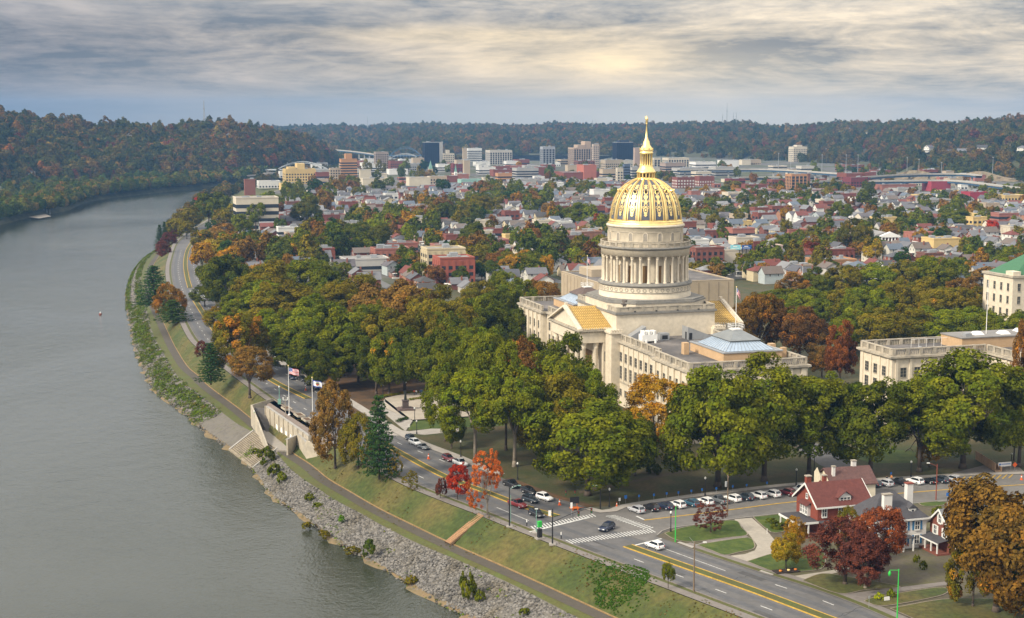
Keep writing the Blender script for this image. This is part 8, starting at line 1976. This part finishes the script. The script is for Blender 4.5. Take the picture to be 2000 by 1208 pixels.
q.build('porch_post', M_trim, h1); q = MB(); q.box(-5, 0, -.5, 8, 0, .5); q.box(0, 13, -2.9, 0, 0, .5); q.build('porch_floor', M_rb2, h1)
chimney(h1, .9, 6.3, h, h+5.0, 1.1, 1.0, M_rb); chimney(h1, 5.6, 7.6, h+1, h+4.5, .8, .8, M_rb)
q = MB(); q.add([(2.6, 6, h+1.5), (6.6, 6, h+1.5), (6.6, 9.8, h+.3), (2.6, 9.8, h+.3), (4.6, 7.6, h+3.6)], [(0, 1, 4), (1, 2, 4), (2, 3, 4), (3, 0, 4)]); q.build('rear_roof', M_redroof, h1)
# 1b: purple roof house behind
p0 = P(1631, 985, 0); h4 = empty('rear_house', (p0[0]-.5, p0[1]+1, 0), RH-.06, 'pale house with a dull purple gabled roof behind the red one', 'house')
q = MB(); w, d, h, rh = 11.0, 8.5, 4.3, 2.9; q.box(0, w, 0, d, 0, h); q.add([(0, 0, h), (0, d, h), (0, d/2, h+rh)], [(0, 2, 1)]); q.add([(w, 0, h), (w, d, h), (w, d/2, h+rh)], [(0, 1, 2)]); q.build('walls', M_cream, h4)
q = MB(); slope_roof(q, 0, w, 0, d, h, rh, .5); q.build('roof', M_purp, h4); chimney(h4, 7.5, 4.6, h+2, h+4.3, 1.0, .9, M_sid); chimney(h4, 1.2, 2.2, h+1, h+3.8, .7, .6, M_sid)
q = MB(); q.box(-1.6, 1.0, 3.4, 6.6, 3, h+1.6); q.add([(-1.6, 3.2, h+1.6), (-1.6, 6.8, h+1.6), (-1.6, 5, h+3.2)], [(0, 2, 1)]); q.build('cross_gable', M_cream, h4)
hwin(KN, 8, -.03, 2.0, 0, h4); hwin(KN, 4, -.03, 2.0, 0, h4)
# 2: white house, dark hip roof, two white chimneys
p0 = Q(1814, 1024, 303); h2 = empty('white_house', (p0[0]-.5, 303, 0), RH, 'white sided house with a dark hipped roof, blue shutters and tall white chimneys', 'house')
q = MB(); w, d, h, rh = 13.0, 9.5, 6.4, 4.8; q.box(-w, 0, 0, d, 0, h); q.build('walls', M_sid, h2)
q = MB(); o_ = .5; q.add([(-w-o_, -o_, h), (o_, -o_, h), (o_, d+o_, h), (-w-o_, d+o_, h), (-w+4.9, d/2, h+rh), (-4.9, d/2, h+rh)], [(0, 1, 5, 4), (1, 2, 5), (2, 3, 4, 5), (3, 0, 4), (3, 2, 1, 0)]); rf2 = q.build('roof', M_slate, h2)
q = MB(); q.box(-w-.55, .55, -.58, -.5, h-.3, h+.06); q.box(.5, .58, -.5, d+.5, h-.3, h+.06); q.build('gutter', M_trim, h2)
q = MB(); q.box(-3.6, -1.9, 1.0, 3.2, h+.3, h+2.0); q.build('dormer', M_trim, rf2); q = MB(); q.add([(-3.9, .8, h+1.9), (-1.6, .8, h+1.9), (-1.6, 4.2, h+2.5), (-3.9, 4.2, h+2.5), (-2.75, .8, h+2.7), (-2.75, 4.2, h+3.0)], [(0, 1, 4), (1, 2, 5, 4), (3, 0, 4, 5)]); q.build('dormer_roof', M_slate, h2); hwin(KS, -2.75, .97, h+.7, 0, h2)
for x in (-2.2, -5.2, -8.4, -11.2):
    hwin(KN, x, -.03, 4.0, 0, h2); hwin(KN, x, -.03, 1.0, 0, h2)
    for z_ in (4.0, 1.0):
        for sg in (-1, 1): q = MB(); q.box(x+sg*.95-.22, x+sg*.95+.22, -.09, -.01, z_-.1, z_+1.8); q.build('shutter', M_blue, h2)
chimney(h2, -8.6, 1.6, h-1, h+5.1, 1.9, 1.0, M_sid); chimney(h2, -.2, 6.8, 0, h+5.6, 1.4, 1.2, M_sid, M_rb)
q = MB(); q.box(-9, -4, -2.2, 0, 2.8, 3.0); q.build('porch_roof', M_slate, h2); q = MB(); 
for x in (-8.8, -6.5, -4.2): q.box(x-.12, x+.12, -2.1, -1.86, 0, 2.8)
q.build('porch_post', M_trim, h2)
# 3: smaller brick house, gable to the left, grey roof, porch
p0 = Q(1856, 1036, 297); h3 = empty('small_brick_house', (p0[0], 297, 0), RH, 'brown brick house with white shutters, a grey roof and a white pillared porch', 'house')
q = MB(); w, d, h, rh = 13, 7.4, 5.3, 3.3; q.box(0, w, 0, d, 0, h); q.add([(0, 0, h), (0, d, h), (0, d/2, h+rh)], [(0, 2, 1)]); q.add([(w, 0, h), (w, d, h), (w, d/2, h+rh)], [(0, 1, 2)]); q.build('walls', M_rb2, h3)
q = MB(); slope_roof(q, 0, w, 0, d, h, rh, .5); q.build('roof', M_greyr, h3)
q = MB(); xx = -.6
for sg in (0, 1):
    ya, yb = ((-.55, d/2) if sg == 0 else (d+.55, d/2)); za = h-rh/(d/2)*.5; q.add([(xx, ya, za-.15), (xx, yb, h+rh-.15), (xx, yb, h+rh+.3), (xx, ya, za+.3), (xx+.14, ya, za-.15), (xx+.14, yb, h+rh-.15), (xx+.14, yb, h+rh+.3), (xx+.14, ya, za+.3)], [(0, 3, 2, 1), (4, 5, 6, 7), (3, 7, 6, 2), (0, 1, 5, 4), (0, 4, 7, 3)])
q.build('fascia', M_trim, h3)
for y, z_ in ((1.9, 3.2), (5.3, 3.2), (d/2, 5.9)):
    hwin(KN, -.03, y, z_, -math.pi/2, h3)
    for sg in (-1, 1): q = MB(); q.box(-.09, -.01, y+sg*.85-.2, y+sg*.85+.2, z_-.1, z_+1.8); q.build('shutter', M_trim, h3)
q = MB(); q.add([(-2.8, .2, 2.6), (-2.8, d+.2, 2.6), (0, d+.2, 3.1), (0, .2, 3.1), (-2.8, .2, 2.5), (-2.8, d+.2, 2.5)], [(0, 3, 2, 1), (0, 1, 5, 4)]); q.build('porch_roof', M_slate, h3); q = MB(); q.box(-2.85, -2.6, .2, d+.2, 2.3, 2.6)
for y in (.4, 2.6, 4.8, 7.2): q.box(-2.8, -2.55, y-.12, y+.12, 0, 2.4)
q.build('porch_post', M_trim, h3); q = MB(); q.box(-2.9, 0, 0, d, 0, .4); q.build('porch_floor', M_rb2, h3)
for x in (2, 5, 8): hwin(KN, x, -.03, 3.0, 0, h3); hwin(KN, x, -.03, .8, 0, h3)
# pumpkins and trimmings in the flower bed
x, y, _ = P(1535, 1117, 0); t_ = empty('flower_bed', (x, y, 0), RH, 'dark mulch bed with two pumpkins under the yellow green tree', 'flower bed'); q = MB(); q.box(-2.6, 2.6, -1.2, 1.2, .14, .24); q.build('mulch', mat('mulch', (.03, .02, .015), .95, .2, 2), t_)
for xx, c in ((-1.4, (.55, .18, .02)), (1.9, (.5, .15, .02)), (.4, (.65, .5, .2))): q = MB(); q.lathe([(.02, .22), (.3, .3), (.34, .45), (.26, .6), (.03, .62)], 10, xx, -.4); q.build('pumpkin', mat('pumpkin_%d' % int(c[1]*100), c, .6, .1, 2), t_)

# ------------------------------------------------------------------ landmarks of the distant town
def at_v(u, v, Y): return Q(u, v, Y)
def arch_bridge(name, u0, u1, vdeck, vtop, Y, m, lb, dark=None, dy=0):
    xa, xb = X_at(u0, Y), X_at(u1, Y); zd = Q(u0, vdeck, Y)[2]; zt = Q((u0+u1)/2, vtop, Y)[2]; L_ = xb-xa; t_ = empty(name, (xa, Y, 0), math.atan2(dy, L_), lb, 'bridge')
    q = MB(); q.box(-L_*.25, L_*1.3, -5, 5, zd-1.6, zd); q.build('deck', dark or m, t_)
    for sy in (-5, 5):
        q = MB(); n = 20; top = [(L_*i/n, sy, zd+(zt-zd)*(1-(2*i/n-1)**2)) for i in range(n+1)]; low = [(L_*i/n, sy, zd+(zt-zd)*.80*(1-(2*i/n-1)**2)) for i in range(n+1)]
        for i in range(n): q.tube(top[i], top[i+1], .38, n=4); q.tube(low[i], low[i+1], .25, n=4); q.tube(top[i], low[i+1], .12, n=4)
        for i in range(1, n, 2): q.tube(low[i], (L_*i/n, sy, zd), .12, n=4)
        q.build('arch', m, t_)
    q = MB()
    for i in range(5): q.tube((L_*(.2+.15*i), -5, zd+(zt-zd)*.8), (L_*(.2+.15*i), 5, zd+(zt-zd)*.8), .4, n=4)
    q.build('bracing', m, t_); q = MB()
    for f in (-.2, 0, 1.0, 1.22): q.box(L_*f-2, L_*f+2, -4.5, 4.5, -11, zd-1.6)
    q.build('pier', M_conc, t_)
M_silver = mat('silver_steel', (.40, .42, .43), .5, .08, .1, metal=.2); M_bsteel = mat('blue_steel', (.07, .13, .20), .5, .1, .1)
arch_bridge('arch_bridge', 542, 640, 331, 316, 2330, M_silver, 'silver steel arch bridge across the river before the yellow apartment house')
arch_bridge('arch_bridge', 762, 822, 304, 287, 3150, M_bsteel, 'blue steel arch bridge in front of the far hills')
arch_bridge('arch_bridge', 762, 820, 310, 300, 3000, M_silver, 'pale arch bridge just below the blue one')
def viaduct(pts, zd, lb, w_=9, every=34):
    L_ = smooth([P(u, v, zd) for u, v in pts], 12.0); t_ = empty('viaduct', (float(L_[0][0]), float(L_[0][1]), 0), 0, lb, 'viaduct'); o3 = np.array([L_[0][0], L_[0][1]]); M_ = L_-o3
    def bx(nm, r0, r1, z0, z1, m):
        a, b = offset(M_, r0), offset(M_, r1); n = len(M_); vs = [(*p, z) for z in (z0, z1) for p in np.vstack([a, b])]; V = [(float(x), float(y), float(z)) for x, y, z in vs]; F = []
        for i in range(n-1): F += [(i, i+1, n+i+1, n+i)[::-1], (2*n+i, 2*n+i+1, 3*n+i+1, 3*n+i), (i, i+1, 2*n+i+1, 2*n+i), (n+i, 3*n+i, 3*n+i+1, n+i+1)]
        me = bpy.data.meshes.new(nm); me.from_pydata(V, [], F); me.materials.append(m); me.update(); link(nm, me, t_)
    bx('deck', -w_/2, w_/2, zd-.5, zd, M_conc); bx('girder', -w_/2+.6, w_/2-.6, zd-2.6, zd-.5, M_bgird); bx('parapet', w_/2-.3, w_/2, zd, zd+1.2, M_vpar); bx('parapet', -w_/2, -w_/2+.3, zd, zd+1.2, M_vpar)
    d = np.r_[0, np.cumsum(np.linalg.norm(np.diff(M_, axis=0), axis=1))]; s = 10
    q = MB()
    while s < d[-1]:
        x, y = np.interp(s, d, M_[:, 0]), np.interp(s, d, M_[:, 1]); p_ = MB(); p_.box(x-1.1, x+1.1, y-1.1, y+1.1, 0, zd-3.2); p_.box(x-1.2, x+1.2, y-3.6, y+3.6, zd-3.2, zd-2.6); p_.build('pier', M_vpar, t_); s += every
M_bgird = mat('blue_girder', (.035, .085, .15), .6, .1, .1); M_vpar = mat('pale_parapet', (.36, .35, .32), .8, .1, .1)
viaduct([(1325,333),(1420,332),(1500,332),(1560,335),(1620,339),(1660,342)], 11, 'pale elevated highway running in from the left of the warehouse')
viaduct([(1440,348),(1500,347),(1540,347)], 8, 'short elevated ramp behind the maroon school')
viaduct([(1690,347),(1750,343),(1820,341),(1885,341),(1912,344)], 12, 'upper elevated highway below the rock cut', 9)
viaduct([(1700,355),(1780,354),(1860,354),(1920,360),(1985,368)], 12, 'lower elevated highway over the crimson shed', 9)
viaduct([(1580,358),(1610,355),(1640,354)], 9, 'curved ramp between cold store and warehouse')
viaduct([(616,292),(660,294),(700,298),(735,303)], 14, 'pale highway bridge across the far valley mouth', 6, 60)
for (u, v, vt, lb) in [(1520,340,300,'tall light mast left of the lone tower'),(1544,340,305,'tall light mast at the foot of the lone tower'),(1605,340,303,'tall light mast near the warehouse'),(1652,342,303,'tall light mast behind the warehouse, left'),(1675,345,303,'tall light mast behind the warehouse, right'),(1771,346,308,'tall light mast at the upper highway, left'),(1794,348,312,'tall light mast at the upper highway, middle'),(1838,350,318,'tall light mast at the upper highway, right'),(1938,352,308,'tall light mast before the rock cut')]:
    x, y, _ = P(u, v, 0); hh = Q(u, vt, y)[2]; t_ = empty('light_mast', (x, y, 0), 0, lb, 'light mast'); q = MB(); q.cyl(0, 0, 0, hh, .5, .25, 6); q.build('mast', M_grey, t_); q = MB(); q.cyl(0, 0, hh-.4, hh+.5, 1.2, 1.2, 8); q.build('lamp_ring', M_grey, t_)
def crest_tower(u, vt, vb, lb, r=.9):
    Y = 4300 if u > 660 else 2300; z0 = Q(u, vb, Y)[2]; z1 = Q(u, vt, Y)[2]; x = X_at(u, Y, z0); t_ = empty('radio_mast', (x, Y, z0), 0, lb, 'radio mast'); hh = z1-z0; q = MB(); q.tube((-r*1.3, 0, 0), (0, 0, hh), r*.6, r*.35, 5); q.tube((r*1.3, 0, 0), (0, 0, hh), r*.6, r*.35, 5)
    for k in range(1, 8): zz = hh*k/8; ww = r*1.3*(1-k/8); q.tube((-ww, 0, zz), (ww, 0, zz), r*.3, n=4)
    q.build('lattice', M_grey, t_); q = MB(); q.cyl(0, 0, hh*.55, hh*.6, r*1.6, r*1.6, 8); q.build('dish_ring', M_grey, t_)
for a_ in [(1419.5,201,240,'tallest radio mast on the hill crest right of the dome'),(1411,222,240,'short radio mast left of the tallest'),(1432,220,240,'radio mast just right of the tallest'),(1438,219,240,'rightmost of the close radio masts'),(718,228,250,'radio mast on the far hill left of the dome'),(1157,234,248,'radio mast on the crest left of the spire'),(399,196,236,'thin radio mast on the ridge across the river')]: crest_tower(*a_)
def steeple(u, vt, vmid, vb, wpx, mt, mw, lb, name='church_tower'):
    x, y, _ = P(u, vb, 0); s = wpx/FPX*y; zm = Q(u, vmid, y)[2]; zt = Q(u, vt, y)[2]; t_ = empty(name, (x, y, 0), PHI, lb, 'church tower'); q = MB(); q.box(-s/2, s/2, -s/2, s/2, 0, zm); q.build('tower', mw, t_); q = MB(); q.add([(-s*.42, -s*.42, zm), (s*.42, -s*.42, zm), (s*.42, s*.42, zm), (-s*.42, s*.42, zm), (0, 0, zt)], [(0, 1, 4), (1, 2, 4), (2, 3, 4), (3, 0, 4)]); q.build('spire', mt, t_)
    q = MB(); q.box(-s*.15, s*.15, -s/2-.08, -s/2, zm*.6, zm*.85); q.build('louvre', M_black, t_)
steeple(841, 313, 330, 349, 8, M_teal, M_tan, 'stone church tower with a green spire'); steeple(890, 320, 336, 352, 5, M_teal, M_white, 'white church steeple with a green tip'); steeple(429, 441, 458, 470, 5, M_white, M_white, 'slim white steeple rising from the golden trees')
# white columned lodge
x, y, _ = P(1719, 489, 0); t_ = empty('columned_hall', (x, y, 0), .12, 'white temple-fronted brick hall among the houses', 'hall'); wd = 38/FPX*y; q = MB(); q.box(-wd*.4, wd, 1.5, 26, 0, 9.0); q.build('walls', M_rb2, t_)
q = MB(); q.box(-.3, wd+.3, -1.5, 1.5, 8.6, 9.6); q.add([(-.3, -1.5, 9.6), (wd+.3, -1.5, 9.6), (wd/2, -1.5, 12.3), (-.3, 1.5, 9.6), (wd+.3, 1.5, 9.6), (wd/2, 1.5, 12.3)], [(0, 1, 2), (0, 2, 5, 3), (1, 4, 5, 2)]); q.build('pediment', M_white, t_)
for k in range(6): q = MB(); q.cyl(.8+k*(wd-1.6)/5, -.6, 0, 8.6, .55, .48, 10); q.build('column', M_white, t_)
q = MB(); q.add([(-wd*.4, 1.5, 9.2), (wd, 1.5, 9.2), (wd, 26, 9.2), (-wd*.4, 26, 9.2), (wd*.3, 1.5, 12), (wd*.3, 26, 12)], [(0, 1, 4), (1, 2, 5, 4), (3, 0, 4, 5)]); q.build('roof', M_flat, t_)
# billboards over the cream building
def text_mesh(body, size, m, ext=.02):
    c = bpy.data.curves.new('txt', 'FONT'); c.body = body; c.size = size; c.extrude = ext; c.align_x = 'CENTER'; o = bpy.data.objects.new('txt', c); C.objects.link(o); dg = bpy.context.evaluated_depsgraph_get(); me = bpy.data.meshes.new_from_object(o.evaluated_get(dg)); bpy.data.objects.remove(o); me.materials.clear(); me.materials.append(m); return me
for (u0, u1, v0, v1, c, lb) in ((1426, 1446, 479, 488, (.22, .50, .55), 'pale turquoise billboard above the cream building'), (1448, 1467, 479, 487, (.02, .08, .25), 'dark blue billboard right of the turquoise one')):
    Y = P(1440, 519, 0)[1]-3; xa, xb = X_at(u0, Y), X_at(u1, Y); z1 = Q(u0, v0, Y)[2]; z0 = Q(u0, v1, Y)[2]; t_ = empty('billboard', ((xa+xb)/2, Y, 0), .05, lb, 'billboard'); hw = (xb-xa)/2
    q = MB(); q.box(-hw, hw, -.25, .25, z0, z1); q.build('panel', mat('board_%d' % int(c[0]*100), c, .6, .12, .4), t_); q = MB(); q.box(-hw*.5, hw*.3, -.28, -.25, z0+(z1-z0)*.6, z0+(z1-z0)*.75); q.box(-hw*.8, hw*.7, -.28, -.25, z0+(z1-z0)*.25, z0+(z1-z0)*.33); q.build('lettering', M_white, t_)
    for xx in (-hw*.8, 0, hw*.8): q = MB(); q.cyl(xx, .5, 0, z0, .22, n=6); q.build('post', M_black, t_)
    q = MB(); q.tube((-hw*.8, .5, z0*.35), (0, .5, z0*.95), .1, n=4); q.tube((0, .5, z0*.35), (-hw*.8, .5, z0*.95), .1, n=4); q.build('brace', M_black, t_)
# filling station and corner store signs
Y = P(1620, 533, 0)[1]; xa, xb = X_at(1612, Y), X_at(1664, Y); z0, z1 = Q(1612, 526, Y)[2], Q(1612, 523.5, Y)[2]; t_ = empty('fuel_canopy', (xa, Y, 0), 0, 'filling station canopy with a bright green edge behind the park', 'canopy'); q = MB(); q.box(0, xb-xa, 0, 8, z0, z1); q.build('canopy_roof', M_green, t_); q = MB(); q.box(.05, xb-xa-.05, .05, 7.9, z1, z1+.08); q.build('canopy_top', M_flat, t_)
for xx in (1.5, (xb-xa)/2, xb-xa-1.5): q = MB(); q.cyl(xx, 4, 0, z0, .25, n=8); q.build('post', M_white, t_)
xs = X_at(1607, Y-4); zc = Q(1607, 522, Y-4)[2]; t_ = empty('store_sign', (xs, Y-4, 0), 0, 'white pole sign with a red and orange 7 and a green foot', 'sign'); q = MB(); q.box(-1.1, 1.1, -.2, .2, zc-1.4, zc+1.4); q.build('panel', M_white, t_); q = MB(); q.add([(-1.15, -.22, zc-1.0), (1.15, -.22, zc-1.0), (.6, -.22, zc-1.9), (-.6, -.22, zc-1.9)], [(0, 1, 2, 3)]); q.build('green_foot', mat('sign_green2', (.01, .2, .08), .5, .05, 1), t_)
o = link('numeral', text_mesh('7', 2.6, mat('sign_red', (.6, .05, .02), .5, .05, 1)), t_, loc=(0, -.25, zc-.75)); o.rotation_euler = (math.pi/2, 0, 0); q = MB(); q.cyl(0, 0, 0, zc-1.4, .2, n=6); q.build('post', M_grey, t_)
xs = X_at(1616, Y-4); zc = Q(1616, 522.5, Y-4)[2]; t_ = empty('fuel_sign', (xs, Y-4, 0), 0, 'green and white fuel sign right of the 7 sign', 'sign'); q = MB(); q.box(-.9, .9, -.2, .2, zc-.1, zc+1.4); q.build('panel', M_white, t_); q = MB(); q.box(-1.0, 1.0, -.2, .2, zc-1.6, zc-.1); g_ = q.build('green_panel', M_green, t_); o = link('lettering', text_mesh('bp', 1.1, M_white), t_, loc=(0, -.25, zc-1.1)); o.rotation_euler = (math.pi/2, 0, 0)
q = MB()
for k in range(10):
    a0, a1 = 6.283*k/10, 6.283*(k+.6)/10; q.add([(.25*math.cos(a0), -.24, zc+.65+.25*math.sin(a0)), (.55*math.cos(a0), -.24, zc+.65+.55*math.sin(a0)), (.55*math.cos(a1), -.24, zc+.65+.55*math.sin(a1)), (.25*math.cos(a1), -.24, zc+.65+.25*math.sin(a1))], [(0, 1, 2, 3)])
q.build('emblem', mat('emblem_lime', (.25, .55, .04), .5, .05, 1), t_); q = MB(); q.cyl(0, 0, 0, zc-1.6, .18, n=6); q.build('post', M_grey, t_)
# flagpole behind the park and a buoy in the river
x, y, _ = P(1567, 560, 0); flagpole('white flagpole among the park treetops', x, y, 0, Q(1567, 521, y)[2])
x, y, _ = P(196, 615, -10); t_ = empty('buoy', (x, y, -10), 0, 'small dark red buoy alone on the river', 'buoy'); q = MB(); q.cyl(0, 0, -.3, .7, .75, .7, 10); q.build('float', M_redb, t_); q = MB(); q.cyl(0, 0, .7, 1.6, .25, .1, 8); q.build('top', M_white, t_)
for k, (u, v) in enumerate([(27, 1)]): pass
x, y, _ = P(86, 415, -8); t_ = empty('mooring_piles', (x, y, -10), 0, 'pale mooring piles by the sandbar across the river', 'mooring'); 
for k in range(3): q = MB(); q.cyl(k*3.0, 0, -1, 5, .35, .35, 6); q.build('pile', M_grey, t_)
# ------------------------------------------------------------------ air
hz = bpy.data.materials.new('haze'); hz.use_nodes = True; hz.node_tree.nodes.clear(); t = NT(hz.node_tree)
pv = t.new('ShaderNodeVolumePrincipled'); pv.inputs['Color'].default_value = (0.25, 0.52, 0.95, 1); pv.inputs['Density'].default_value = 0.000068; pv.inputs['Anisotropy'].default_value = 0.1
o = t.new('ShaderNodeOutputMaterial'); t.l.new(pv.outputs[0], o.inputs['Volume'])
q = MB(); q.box(-4200, 4200, -60, 6700, -15.5, 158); o = q.build('haze', hz); tag(o, 'thin pale air that fades the far hills', 'haze', kind='stuff')
S.cycles.volume_step_rate = 1.0
